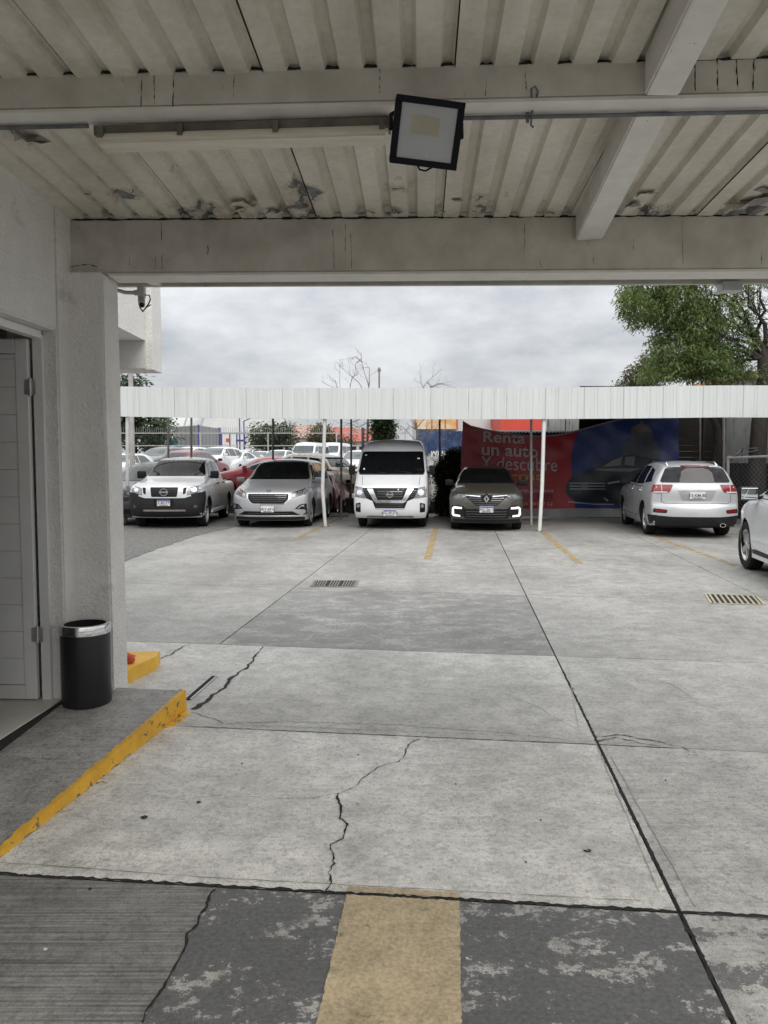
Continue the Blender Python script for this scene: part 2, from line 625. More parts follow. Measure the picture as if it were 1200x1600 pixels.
    def wheels(s, rimkind='alloy', spokes=5, width=.22, inset=.03):
        Rw = s.sp['rw']; rr = Rw * s.sp.get('rimr', .68)
        bm = bmesh.new()
        hw = width / 2
        prof = [(rr, -hw * .8), (rr + .02, -hw * .95), (Rw - .04, -hw), (Rw - .012, -hw * .86), (Rw, -hw * .55), (Rw, hw * .55), (Rw - .012, hw * .86), (Rw - .04, hw), (rr + .02, hw * .95), (rr, hw * .8)]
        lathe(bm, prof, 36, 'y', closed=True)
        for k in range(60):                       # tread blocks
            a = 2 * math.pi * k / 60
            mt = Matrix.Rotation(a, 4, 'Y')
            box(bm, (Rw - .004, -hw * .5, -.010), (Rw + .004, hw * .5, .010), mat=mt)
        tyre_me = bpy.data.meshes.new('tyre'); fix(bm); bm.to_mesh(tyre_me); bm.free(); tyre_me.materials.append(M['tyre'])
        tyre_me.shade_smooth(); tyre_me.set_sharp_from_angle(angle=R(40))
        bm = bmesh.new()
        lathe(bm, [(rr * .35, -hw * .3), (rr * .98, -hw * .3), (rr * .98, hw * .2), (rr * .35, hw * .2)], 28, 'y')
        hub_me = bpy.data.meshes.new('hub'); fix(bm); bm.to_mesh(hub_me); bm.free(); hub_me.materials.append(M['dark'])
        bm = bmesh.new()                          # rim, outer face towards -y
        lathe(bm, [(rr * .90, -hw * .5), (rr, -hw * .82), (rr * 1.02, -hw * .84), (rr * 1.02, -hw * .6), (rr * .93, -hw * .3)], 36, 'y', closed=True)
        if rimkind == 'alloy':
            lathe(bm, [(.0001, -hw * .78), (rr * .17, -hw * .78), (rr * .24, -hw * .62), (rr * .24, -hw * .3)], 20, 'y')
            for k in range(spokes):
                for da in (-.13, .13):
                    a = 2 * math.pi * k / spokes + da
                    mt = Matrix.Rotation(a, 4, 'Y')
                    hexa(bm, [mt @ Vector(c) for c in [(rr * .15, -hw * .35, -.026), (rr * .96, -hw * .45, -.034), (rr * .96, -hw * .45, .020), (rr * .15, -hw * .35, .026),
                                                       (rr * .15, -hw * .74, -.022), (rr * .96, -hw * .76, -.026), (rr * .96, -hw * .76, .016), (rr * .15, -hw * .74, .022)]])
        else:
            lathe(bm, [(.0001, -hw * .75), (rr * .22, -hw * .75), (rr * .26, -hw * .6), (rr * .45, -hw * .5), (rr * .62, -hw * .62), (rr * .93, -hw * .5), (rr * .93, -hw * .4)], 36, 'y')
            for k in range(12):
                a = 2 * math.pi * k / 12
                c = Vector((rr * .76 * math.cos(a), -hw * .60, rr * .76 * math.sin(a)))
                lathe(bm, [(.0001, 0), (.021, 0), (.021, .004), (.0001, .004)], 8, 'y', Matrix.Translation(c), 1)
        rim_me = bpy.data.meshes.new('rim'); fix(bm); bm.to_mesh(rim_me); bm.free()
        rim_me.materials.append(M['rim' if rimkind == 'alloy' else 'steel']); rim_me.materials.append(M['dark'])
        rim_me.shade_smooth(); rim_me.set_sharp_from_angle(angle=R(30))
        for xc in s.sp['axles']:
            for sg in (-1, 1):
                h = bpy.data.objects.new('wheel', hub_me); COL.objects.link(h)
                h.parent = s.root
                h.location = (xc, sg * (s.sp['W'] / 2 * lut(s.sp['wf'], Rw) - hw - inset), Rw)
                h.rotation_euler = (0, random.uniform(0, 1), 0 if sg < 0 else math.pi)
                for nm, me in (('tyre', tyre_me), ('rim', rim_me)):
                    t = bpy.data.objects.new(nm, me); COL.objects.link(t); t.parent = h

    def under(s):
        bm = bmesh.new()
        sp = s.sp
        box(bm, (.35, -sp['W'] * .36, sp['clear'] - .03), (sp['L'] - .35, sp['W'] * .36, sp['clear'] + .2))
        ob('underbody', bm, 'dark', s.root)

    def mirror(s, x, z, y=None, size=(.12, .11, .085), mat=None, face='dark'):
        for sg in (-1, 1):
            p, d = s.cast(x, z, 'L' if sg < 0 else 'l')
            bm = bmesh.new()
            sx, sy, sz = size
            c = p + Vector((-.02, sg * (sy + .05), .05))
            box(bm, (-sx, -sy, -sz), (sx * .6, sy, sz), bevel=.035, mat=Matrix.Translation(c))
            tube(bm, [p + Vector((.02, -sg * .02, 0)), c + Vector((0, -sg * sy * .7, -sz * .6))], .025, 8)
            m_ = ob('side_mirror', fix(bm), mat or s.paint, s.root, True, 40)
            bm = bmesh.new()
            box(bm, (sx * .6 - .004, -sy * .86, -sz * .82), (sx * .6 + .006, sy * .86, sz * .82), bevel=.003, mat=Matrix.Translation(c))
            ob('mirror_glass', bm, face, m_)

    def plate(s, axis, z, txt, y=0, band=True, w=.16, h=.075, small='CDMX MEXICO'):
        p, d = s.cast(y, z, axis)
        x = p.x - d.x * .02
        sg = -1 if axis == 'F' else 1
        bm = bmesh.new()
        box(bm, (x - .008, y - w, z - h), (x + .008, y + w, z + h), bevel=.004)
        o = ob('licence_plate', bm, 'plate', s.root)
        fx = x + sg * .0095
        if band:
            bm = bmesh.new()
            box(bm, (min(fx, fx + sg * .002), y - w + .006, z + h - .036), (max(fx, fx + sg * .002), y + w - .006, z + h - .006))
            ob('plate_band', bm, 'plate_blue', o)
        for (t, sz, dz) in ((txt, .088, -.004), (small, .03, -h + .02)):
            me = text_mesh(t, sz, .001)
            for v in me.vertices:
                a, b, c = v.co
                v.co = (fx + sg * (.001 + c), y + (-a if axis == 'F' else a), z + dz + b)
            me.flip_normals() if False else None
            link('plate_lettering', me, 'ink', o)

    def ring(s, name, axis, y, z, rx, rz, wid, mat, off=.012, parent=None):
        p, d = s.cast(y, z, axis)
        bm = bmesh.new()
        pts = []
        n = 24
        for i in range(n):
            a = 2 * math.pi * i / n
            pts.append((math.cos(a), math.sin(a)))
        x0 = p.x - d.x * off
        rings = []
        for (k, dx) in ((1, 0), (1, .014), (1 - wid, .014), (1 - wid, 0)):
            rings.append([bm.verts.new((x0 - d.x * dx, y + rx * k * c, z + rz * k * sn)) for c, sn in pts])
        for i in range(4):
            A, B = rings[i], rings[(i + 1) % 4]
            for k in range(n): bm.faces.new((A[k], A[(k + 1) % n], B[(k + 1) % n], B[k]))
        return ob(name, fix(bm), mat, parent or s.root, True, 40), x0 - d.x * .014

    def slab(s, name, axis, poly, off, th, mat, parent=None):
        """a stiff flat piece standing off the front or the tail"""
        cy = sum(p[0] for p in poly) / len(poly); cz = sum(p[1] for p in poly) / len(poly)
        p, d = s.cast(cy, cz, axis)
        bm = bmesh.new()
        x0 = p.x - d.x * off
        prism(bm, [(x0, a, b) for a, b in poly], (-d.x * th, 0, 0))
        return ob(name, fix(bm), mat, parent or s.root)

    def place(s, loc, yaw, front=True):
        """yaw: degrees the car's axis leans from straight-away; front=True: nose towards the viewer"""
        s.root.location = loc
        a = R(90 - yaw)
        s.root.rotation_euler = (0, 0, a if front else a + math.pi)
# ------------------------------------------------------------------ ground
def lineI(a, b):
    (p, q), (r_, s_) = a, b
    d1 = q - p; d2 = s_ - r_
    den = d1.x * d2.y - d1.y * d2.x
    t = ((r_.x - p.x) * d2.y - (r_.y - p.y) * d2.x) / den
    return Vector((p.x + d1.x * t, p.y + d1.y * t, 0))

def offl(l, d):
    p, q = l
    t = (q - p).normalized(); n = Vector((-t.y, t.x, 0))
    return (p + n * d, q + n * d)

def concrete():
    m = bpy.data.materials.new('concrete'); m.use_nodes = True
    nt = m.node_tree; bs = nt.nodes['Principled BSDF']
    v = nt.nodes.new('ShaderNodeTexCoord').outputs['Object']
    at = nd(nt, 'ShaderNodeAttribute', attribute_name='tone')
    sep = nt.nodes.new('ShaderNodeSeparateColor'); nt.links.new(at.outputs['Color'], sep.inputs[0])
    big = noi(nt, v, .9, 9, .62)
    c = ramp(nt, big, (.32, .312, .292), (.435, .427, .405), .3, .7)
    mid = noi(nt, v, 5.5, 8, .7)
    c = mixc(nt, .7, c, ramp(nt, mid, (.48, .48, .47), (1.04, 1.04, 1.04), .30, .60), 'MULTIPLY')
    pit = noi(nt, v, 34, 6, .75)
    c = mixc(nt, .8, c, ramp(nt, pit, (1.06, 1.06, 1.06), (.50, .49, .47), .56, .70), 'MULTIPLY')
    scf = noi(nt, v, 1.0, 6, .7, (4, 26, 1))
    c = mixc(nt, .4, c, ramp(nt, scf, (.88, .88, .88), (1.14, 1.14, 1.13), .40, .62), 'MULTIPLY')
    agg = nd(nt, 'ShaderNodeTexVoronoi', Scale=55.0); nt.links.new(v, agg.inputs['Vector'])
    agc = nt.nodes.new('ShaderNodeSeparateColor'); nt.links.new(agg.outputs['Color'], agc.inputs[0])
    c = mixc(nt, .5, c, ramp(nt, agc.outputs[0], (.62, .61, .60), (1.10, 1.10, 1.10), .05, .45), 'MULTIPLY')
    fine = noi(nt, v, 130, 3, .7)
    c = mixc(nt, .75, c, ramp(nt, fine, (.55, .55, .55), (1.12, 1.12, 1.12), .32, .62), 'MULTIPLY')
    br = noi(nt, v, 1.0, 5, .65, (1.1, 95, 1))
    brc = ramp(nt, br, (.30, .30, .30), (1, 1, 1), .36, .60)
    c = mixc(nt, sep.outputs[2], c, mixc(nt, 1.0, c, brc, 'MULTIPLY'))
    # fine map cracking
    vo = nd(nt, 'ShaderNodeTexVoronoi', feature='DISTANCE_TO_EDGE', Scale=7.0)
    wv = noi(nt, v, 9, 4)
    ad = nt.nodes.new('ShaderNodeVectorMath'); ad.operation = 'ADD'
    nt.links.new(v, ad.inputs[0]); nt.links.new(wv, ad.inputs[1]); nt.links.new(ad.outputs[0], vo.inputs['Vector'])
    crk = ramp(nt, vo.outputs['Distance'], (.45, .45, .45), (1, 1, 1), .006, .022)
    gate = ramp(nt, noi(nt, v, .8, 3), (0, 0, 0), (1, 1, 1), .5, .62)
    c = mixc(nt, gate, c, mixc(nt, 1.0, c, crk, 'MULTIPLY'))
    # worn asphalt coat
    cn0 = noi(nt, v, 2.6, 15, .74, (1, 1.5, 1))
    cf = noi(nt, v, 30, 8, .75)
    cmul = nt.nodes.new('ShaderNodeMath'); cmul.operation = 'MULTIPLY_ADD'; cmul.inputs[1].default_value = .55; cmul.inputs[2].default_value = -.275
    nt.links.new(cf, cmul.inputs[0])
    cadd = nt.nodes.new('ShaderNodeMath'); cadd.operation = 'ADD'; nt.links.new(cn0, cadd.inputs[0]); nt.links.new(cmul.outputs[0], cadd.inputs[1]); cn = cadd.outputs[0]
    th = nt.nodes.new('ShaderNodeMath'); th.operation = 'ADD'
    nt.links.new(cn, th.inputs[0]); nt.links.new(sep.outputs[1], th.inputs[1])
    cm = ramp(nt, th.outputs[0], (0, 0, 0), (1, 1, 1), .985, 1.04)
    al = nt.nodes.new('ShaderNodeMath'); al.operation = 'MULTIPLY'
    nt.links.new(cm, al.inputs[0]); nt.links.new(at.outputs['Alpha'], al.inputs[1])
    coat = ramp(nt, noi(nt, v, 60, 4), (.040, .041, .043), (.095, .095, .095))
    c = mixc(nt, al.outputs[0], c, coat)
    # traffic bands and a few oil drips
    tb = ramp(nt, noi(nt, v, 1.0, 4, .5, (1.1, .06, 1)), (.86, .86, .86), (1.04, 1.04, 1.04), .38, .58)
    c = mixc(nt, .8, c, tb, 'MULTIPLY')
    oil = ramp(nt, noi(nt, v, 2.6, 7, .6), (1, 1, 1), (.55, .54, .53), .67, .74)
    c = mixc(nt, 1.0, c, oil, 'MULTIPLY')
    # tone of each slab, raised in the near rows to offset roof shade
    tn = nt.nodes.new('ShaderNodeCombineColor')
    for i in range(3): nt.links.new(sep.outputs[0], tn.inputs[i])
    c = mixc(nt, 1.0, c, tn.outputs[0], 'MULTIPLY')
    st = ramp(nt, noi(nt, v, .55, 6, .6, (1.3, .8, 1)), (.80, .80, .79), (1.0, 1.0, 1.0), .38, .55)
    c = mixc(nt, 1.0, c, st, 'MULTIPLY')
    nt.links.new(c, bs.inputs['Base Color'])
    rr = nt.nodes.new('ShaderNodeMapRange'); rr.inputs['To Min'].default_value = .36; rr.inputs['To Max'].default_value = .72
    nt.links.new(mid, rr.inputs['Value']); nt.links.new(rr.outputs[0], bs.inputs['Roughness'])
    b1 = nd(nt, 'ShaderNodeBump', Strength=.35, Distance=.004); nt.links.new(fine, b1.inputs['Height'])
    b2 = nd(nt, 'ShaderNodeBump', Strength=.4, Distance=.004); nt.links.new(br, b2.inputs['Height']); nt.links.new(b1.outputs[0], b2.inputs['Normal'])
    nt.links.new(b2.outputs[0], bs.inputs['Normal'])
    return m
M['concrete'] = concrete()
M['asphalt'] = pm('asphalt', (.21, .205, .19), .9, col2=(.07, .07, .068), scale=16, bump=.8, bscale=60, bdist=.02, spots=(.17, .165, .15), spot_scale=2.5, spot_lo=.55, spot_hi=.75)
M['earth'] = pm('joint_filler', (.045, .043, .040), .95, col2=(.02, .02, .019), scale=30)
M['crack'] = pm('crack_dark', (.02, .019, .018), .95, col2=(.012, .012, .011), scale=40)
M['lot'] = pm('lot_gravel', (.20, .195, .18), .95, col2=(.13, .125, .115), scale=8, bump=.5, bscale=40)
M['mirror_face'] = pm('mirror_silver', (.85, .87, .86), .03, 1.0, rvar=.01)

def worn(name, a, b, under, lo, hi, sc=5):
    m = bpy.data.materials.new(name); m.use_nodes = True
    nt = m.node_tree; bs = nt.nodes['Principled BSDF']
    v = nt.nodes.new('ShaderNodeTexCoord').outputs['Object']
    c = ramp(nt, noi(nt, v, 4, 8, .7), a, b, .3, .7)
    c = mixc(nt, .8, c, ramp(nt, noi(nt, v, 70, 6, .75), (.5, .48, .45), (1.05, 1.05, 1.05), .32, .6), 'MULTIPLY')
    c = mixc(nt, .7, c, ramp(nt, noi(nt, v, 17, 8, .7), (1, 1, 1), (.5, .47, .42), .55, .72), 'MULTIPLY')
    bs.inputs['Roughness'].default_value = .75
    nt.links.new(c, bs.inputs['Base Color'])
    # worn-through places really are missing paint
    w_ = ramp(nt, noi(nt, v, sc, 12, .75), (0, 0, 0), (1, 1, 1), lo, hi)
    nt.links.new(w_, bs.inputs['Alpha'])
    return m
M['line_yellow'] = worn('line_yellow', (.40, .26, .08), (.56, .37, .11), None, .43, .60, 6)
M['line_faint'] = worn('line_faint', (.42, .29, .12), (.52, .36, .14), None, .50, .66, 4)
M['line_tan'] = worn('line_tan', (.38, .31, .20), (.64, .52, .335), None, .30, .40, 9)

# one sheet to the horizon
bm = bmesh.new()
box(bm, (-900, -60, -.30), (900, 25, -.05))
tag(ob('ground', bm, 'earth'), kind='structure')
bm = bmesh.new()
ys = [25, 40, 55, 72, 110, 200, 500, 1800]
def lz(Y): return lot(min(Y, 72))
for a, b in zip(ys[:-1], ys[1:]):
    w0, w1 = 60 + a * .8, 60 + b * .8
    bm.faces.new([bm.verts.new(p) for p in [(-w0, a, lz(a)), (w0, a, lz(a)), (w1, b, lz(b)), (-w1, b, lz(b))]])
bmesh.ops.remove_doubles(bm, verts=bm.verts[:], dist=.001)
tag(ob('back_lot', bm, 'lot'), kind='structure')

LA = (G(1062, 1425), G(868, 1025)); LB = (G(345, 1005), G(572, 833)); LC = (G(1018, 849), G(1120, 899))
LK = (Vector((-7.5, -6, 0)), Vector((-7.5, 30, 0))); LD = (Vector((16, -6, 0)), Vector((16, 30, 0)))
LC0 = LC
T0 = (Vector((-5, -5, 0)), Vector((5, -5, 0)))
T1 = (G(100, 1371), G(1060, 1425)); T2 = (G(290, 1135), G(920, 1163)); T3 = (G(345, 1007), G(868, 1025)); T4 = (G(300, 914), G(822, 930))
T5 = (Vector((-5, 24.9, 0)), Vector((5, 24.9, 0)))
LS = (G(337, 1390), G(222, 1600))
slabs = []
def slab(l, r_, n, f, gl, gr, gn, gf, tone):
    l2 = offl(l if l[0].y < l[1].y else l[::-1], -gl / 2)
    r2 = offl(r_ if r_[0].y < r_[1].y else r_[::-1], gr / 2)
    n2 = offl(n if n[0].x < n[1].x else n[::-1], gn / 2)
    f2 = offl(f if f[0].x < f[1].x else f[::-1], -gf / 2)
    slabs.append(([lineI(l2, n2), lineI(r2, n2), lineI(r2, f2), lineI(l2, f2)], tone))
g1, gA, g2 = .020, .018, .009
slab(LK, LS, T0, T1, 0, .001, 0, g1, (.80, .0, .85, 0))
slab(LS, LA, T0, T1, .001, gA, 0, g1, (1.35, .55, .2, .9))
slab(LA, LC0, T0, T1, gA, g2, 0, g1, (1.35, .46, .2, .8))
slab(LK, LA, T1, T2, 0, gA, g1, g2, (2.2, .0, .12, 0))  # near rows lightened so their tone makes up for the portico's shade
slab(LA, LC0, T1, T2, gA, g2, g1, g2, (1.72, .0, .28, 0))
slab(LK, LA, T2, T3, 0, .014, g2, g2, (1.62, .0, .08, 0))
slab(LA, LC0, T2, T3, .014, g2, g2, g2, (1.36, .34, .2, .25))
slab(LK, LB, T3, T4, 0, .014, g2, g2, (1.0, .0, .2, 0))
slab(LB, LA, T3, T4, .014, .014, g2, g2, (1.0, .52, .15, .40))
slab(LA, LC0, T3, T4, .014, g2, g2, g2, (1.08, .0, .15, 0))
slab(LK, LB, T4, T5, 0, .014, g2, 0, (.95, .30, .2, .3))
slab(LB, LA, T4, T5, .014, .014, g2, 0, (.98, .36, .2, .3))
slab(LA, LC0, T4, T5, .014, .014, g2, 0, (1.0, .3, .2, .25))
for a, b, t in ((T0, T1, .97), (T1, T2, .95), (T2, T3, 1.0), (T3, T4, 1.05), (T4, T5, 1.0)):
    slab(LC0, LD, a, b, g2, 0, g2, g2, (t, .2, .2, .2))
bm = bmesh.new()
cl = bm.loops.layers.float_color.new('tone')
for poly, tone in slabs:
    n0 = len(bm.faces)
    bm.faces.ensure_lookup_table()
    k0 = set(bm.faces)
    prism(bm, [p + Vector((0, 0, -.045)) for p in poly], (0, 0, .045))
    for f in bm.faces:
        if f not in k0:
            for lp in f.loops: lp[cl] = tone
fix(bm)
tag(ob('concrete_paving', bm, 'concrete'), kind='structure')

bm = bmesh.new()
bm.faces.new([bm.verts.new(p) for p in [(-7.4, -4.9, -.007), (15.9, -4.9, -.007), (15.9, 24.8, -.007), (-7.4, 24.8, -.007)]])
tag(ob('joint_filler', bm, 'crack'), kind='structure')
# asphalt wedge at the left
cur = [G(60, 960), G(120, 915), G(192, 879), G(245, 858), G(315, 835), G(371, 823), G(430, 816)]
cur = jitter_line(cur, .25, .03, random.Random(3))
bm = bmesh.new()
prism(bm, [p + Vector((0, 0, .002)) for p in cur] + [Vector((-2.9, 24.85, .002)), Vector((-14, 24.85, .002)), Vector((-14, cur[0].y, .002))], (0, 0, .006))
fix(bm)
tag(ob('asphalt_paving', bm, 'asphalt'), kind='structure')

# painted lines
def strip(name, pts, w0, w1, mat, z=.0045, rag=.0):
    bm = bmesh.new(); n = len(pts)
    rng = random.Random(len(name) + n)
    prev = None
    for i, p in enumerate(pts):
        t = (pts[min(i + 1, n - 1)] - pts[max(i - 1, 0)]).normalized()
        nn = Vector((-t.y, t.x, 0)); w = (w0 + (w1 - w0) * i / max(1, n - 1)) / 2
        w_a = w * (1 + rng.uniform(-rag, rag)); w_b = w * (1 + rng.uniform(-rag, rag))
        a = bm.verts.new((p.x + nn.x * w_a, p.y + nn.y * w_a, z)); b = bm.verts.new((p.x - nn.x * w_b, p.y - nn.y * w_b, z))
        if prev: bm.faces.new((prev[0], prev[1], b, a))
        prev = (a, b)
    o = ob(name, bm, mat); tag(o, kind='structure'); return o
for a, b in (((550, 801), (458, 844)), ((681, 824), (668, 874)), ((845, 829), (905, 880)), ((1016, 836), (1150, 884))):
    strip('bay_line', [G(*a), G(*b)], .13, .13, 'line_yellow')
strip('bay_line', [G(245, 861), G(426, 867), G(656, 873), G(911, 880), G(1118, 886)], .085, .085, 'line_faint', .0085)
bm = bmesh.new()
rs_ = random.Random(12)
for q in ([G(541, 1399), G(718, 1409), G(722, 1640), G(486, 1640)], [G(545, 1386), G(718, 1396), G(718, 1404), G(541, 1394)]):
    pts = []
    for k in range(4):
        sg = jitter_line([q[k], q[(k + 1) % 4]], .012, .0028, rs_); pts += [sg[0]] + sg[1:-1]
    vo, fo, ov = fill2d([(p.x, p.y) for p in pts], .12)
    vs = [bm.verts.new((v.x, v.y, .0045)) for v in vo]
    for f in fo: bm.faces.new([vs[t] for t in f])
tag(ob('tan_stripe', bm, 'line_tan'), kind='structure')

# cracks
rng = random.Random(5)
for l_, y0_, y1_, w_, st in ((LA, .6, 6.0, .012, .02), (T1, -1.9, 2.6, .016, .02), (T2, -1.2, 1.7, .006, .03)):
    a, b = l_
    if l_ is LA: p0, p1 = a.lerp(b, (y0_ - a.y) / (b.y - a.y)), a.lerp(b, (y1_ - a.y) / (b.y - a.y))
    else: p0, p1 = a.lerp(b, (y0_ - a.x) / (b.x - a.x)), a.lerp(b, (y1_ - a.x) / (b.x - a.x))
    strip('joint_chips', jitter_line([p0, p1], st, .004, rng), w_, w_, 'crack', .0022, .8)
CR = [([(655, 1155), (640, 1165), (622, 1190), (590, 1200), (560, 1225), (530, 1240)], .009, .004), ([(530, 1240), (540, 1265), (528, 1280), (543, 1300), (520, 1320), (515, 1350), (508, 1395)], .013, .007),
      ([(530, 1240), (470, 1250), (430, 1247), (380, 1245), (345, 1243)], .004, .002), ([(345, 1243), (290, 1250), (230, 1245)], .003, .002),
      ([(337, 1390), (310, 1430), (290, 1475), (275, 1500), (260, 1545), (235, 1575), (222, 1600)], .012, .004),
      ([(296, 1007), (270, 1020), (243, 1035)], .018, .006), ([(925, 1150), (960, 1148), (1000, 1155), (1040, 1160), (1078, 1175)], .012, .008),
      ([(930, 1158), (970, 1152), (1010, 1163), (1030, 1166)], .010, .008), ([(300, 1113), (350, 1130), (450, 1128), (600, 1132), (750, 1142), (915, 1161)], .006, .004),
      ([(1020, 1060), (1060, 1075), (1080, 1090)], .005, .004), ([(150, 1225), (160, 1222), (168, 1226)], .01, .003),
      ([(430, 1160), (445, 1148), (465, 1138)], .003, .002), ([(800, 1090), (840, 1105), (900, 1140)], .003, .002)]
for pts, w, am in CR:
    L_ = jitter_line(jitter_line([G(*p) for p in pts], .055, am * 3.2, rng), .018, am * .9, rng)
    strip('pavement_crack', L_, w * .72, w * .4, 'crack', .003 + .0005 * rng.random(), .95)
# broken slab edge near the kerb end, a drain slot beside it
L_ = jitter_line([G(*p) for p in [(411, 1010), (397, 1028), (385, 1045), (362, 1058), (350, 1075), (330, 1090), (303, 1109)]], .05, .012, rng)
strip('pavement_crack', L_, .010, .030, 'earth', .0035, .95)
dc = empty('drain_slot', G(313, 1076)); tag(dc, 'narrow steel drain slot in the paving beside the end of the yellow kerb', 'drain')
bm = bmesh.new()
a, b = G(293, 1094), G(335, 1057); t = (b - a).normalized(); n_ = Vector((-t.y, t.x, 0)); o_ = G(313, 1076)
prism(bm, [a + n_ * .022 - o_ + Vector((0, 0, .002)), a - n_ * .022 - o_ + Vector((0, 0, .002)), b - n_ * .022 - o_ + Vector((0, 0, .002)), b + n_ * .022 - o_ + Vector((0, 0, .002))], (0, 0, .003))
ob('slot', fix(bm), 'crack', dc)
for s_ in (-1, 1):
    bm = bmesh.new()
    prism(bm, [a + n_ * (s_ * .022 + .005) - o_ + Vector((0, 0, .002)), a + n_ * (s_ * .022 - .005) - o_ + Vector((0, 0, .002)), b + n_ * (s_ * .022 - .005) - o_ + Vector((0, 0, .002)), b + n_ * (s_ * .022 + .005) - o_ + Vector((0, 0, .002))], (0, 0, .008))
    ob('edge_rail', fix(bm), 'steel', dc)
# saw cuts beside the long joint
for s0, s1 in (((1030, 1395), (930, 1160)), ((1085, 1415), (945, 1165)), ((905, 1145), (885, 1030))):
    strip('saw_cut', jitter_line([G(*s0), G(*s1)], .05, .002, rng), .0045, .0045, 'post_pale', .003, .9)
for s0, s1 in (((0, 1348), (330, 1372)), ((330, 1372), (1000, 1408)), ((1090, 1428), (1200, 1436)), ((330, 1131), (800, 1150))):
    strip('saw_cut', jitter_line([G(*s0), G(*s1)], .05, .0035, rng), .003, .003, 'lot', .003, .95)

# drain grates
def grate(name, label, quad, nb, barmat, skip=()):
    q = [G(*p) for p in quad]     # near-left, near-right, far-right, far-left
    c = sum(q, Vector()) / 4
    r_ = empty(name, (c.x, c.y, .003)); tag(r_, label, 'drain', 'drain grates in the paving')
    q = [p - c for p in q]
    bm = bmesh.new(); prism(bm, q, (0, 0, .003)); ob('pit', fix(bm), 'dark', r_)
    bm = bmesh.new()
    for (a, b) in ((q[0], q[1]), (q[1], q[2]), (q[2], q[3]), (q[3], q[0])):
        t = (b - a).normalized(); nn = Vector((t.y, -t.x, 0)) * .03
        prism(bm, [a, b, b + nn, a + nn], (0, 0, .007))
    ob('frame', fix(bm), barmat, r_)
    for i in range(nb):
        if i in skip: continue
        u = (i + .5) / nb; w = .19 / nb
        a0 = q[0].lerp(q[1], u - w); a1 = q[0].lerp(q[1], u + w); b0 = q[3].lerp(q[2], u - w); b1 = q[3].lerp(q[2], u + w)
        z = Vector((0, 0, .004))
        bm = bmesh.new(); prism(bm, [a0 + z, a1 + z, b1 + z, b0 + z], (0, 0, .005)); ob('bar', fix(bm), barmat, r_)
M['bar_rust'] = pm('grate_bar', (.27, .25, .22), .7, col2=(.15, .13, .10), scale=20)
M['bar_yellow'] = pm('grate_bar_yellow', (.42, .385, .27), .7, col2=(.27, .24, .16), scale=10)
grate('drain_grate', 'rusty drain grate with pale bars in the paving in front of the van', [(487, 917), (553, 917), (558, 908), (493, 908)], 16, 'bar_rust', (5, 10))
grate('drain_grate', 'drain grate with yellow painted bars near the right edge', [(1113, 943), (1192, 945), (1180, 932), (1104, 929)], 9, 'bar_yellow')

# gum spots and paper scraps
bm = bmesh.new()
for (x, y, r_) in ((225, 1278, .018), (310, 1254, .011), (378, 1194, .007), (712, 1226, .006), (845, 1282, .006), (1040, 1220, .006), (822, 1348, .005), (140, 1390, .008), (560, 1180, .006)):
    p = G(x, y)
    pts = [(p.x + r_ * math.cos(a) * random.uniform(.7, 1.2), p.y + r_ * math.sin(a) * random.uniform(.6, 1.1), .003) for a in [k * math.pi / 4 for k in range(8)]]
    prism(bm, [Vector(q) for q in pts], (0, 0, .002))
tag(ob('gum_spots', fix(bm), 'earth'), kind='stuff')
bm = bmesh.new()
rng = random.Random(9)
for (x, y) in ((72, 1485), (135, 1310), (130, 1275), (917, 1330), (1115, 1070), (870, 1300), (560, 1255), (310, 1084), (350, 1012), (730, 1500), (290, 1120), (268, 1122)):
    p = G(x, y); s_ = rng.uniform(.004, .010)
    prism(bm, [p + Vector((rng.uniform(-1, 1) * s_, rng.uniform(-1, 1) * s_, .004)) + Vector((s_ * math.cos(k * 1.57), s_ * math.sin(k * 1.57), 0)) for k in range(4)], (0, 0, .004))
tag(ob('litter', fix(bm), 'plate'), kind='stuff')
p = G(918, 1330)
bm = bmesh.new(); lathe(bm, [(.0001, 0), (.011, .001), (.012, .004), (.007, .006), (.0001, .006)], 9, 'z', Matrix.Translation(p + Vector((0, 0, .001))) @ Matrix.Scale(1.4, 4, (1, 0, 0)))
tag(ob('pebble', fix(bm), 'earth'), 'small dark pebble lying on the pale slab in front of the dark coated slab', 'pebble')

# ------------------------------------------------------------------ raised walk, kerbs
PZ = .13
K1 = G(289, 1109); K0 = G(0, 1336)
def kz(Y): return max(.012, PZ * (Y - 2.75) / (K1.y - 2.75))
dirk = (K0 - K1).normalized()
Kn = K1 + dirk * ((K1.y + 3.0) / -dirk.y)
far = G(196, 1065, PZ)
bm = bmesh.new()
ks = [K1.lerp(K0, t) for t in (0, .2, .4, .6, .8, 1.0)] + [Kn]
rngk = random.Random(2)
tops = []; 
for i, k in enumerate(ks):
    tops.append((Vector((k.x, k.y, kz(k.y))), Vector((-2.75, k.y + (far.y - K1.y) * 1.0, kz(k.y)))))
for (a, b), (c, d) in zip(tops[:-1], tops[1:]):
    bm.faces.new([bm.verts.new(v) for v in (a, b, d, c)])
    bm.faces.new([bm.verts.new(v) for v in (a, c, Vector((c.x, c.y, -.05)), Vector((a.x, a.y, -.05)))])
a, b = tops[0]
bm.faces.new([bm.verts.new(v) for v in (a, Vector((a.x, a.y, -.05)), Vector((b.x, b.y, -.05)), b)])
bmesh.ops.remove_doubles(bm, verts=bm.verts[:], dist=.0005)
cl = bm.loops.layers.float_color.new('tone')
for f in bm.faces:
    for lp in f.loops: lp[cl] = (1.12, .36, .3, .5)
fix(bm)
tag(ob('sidewalk', bm, 'concrete'), kind='structure')
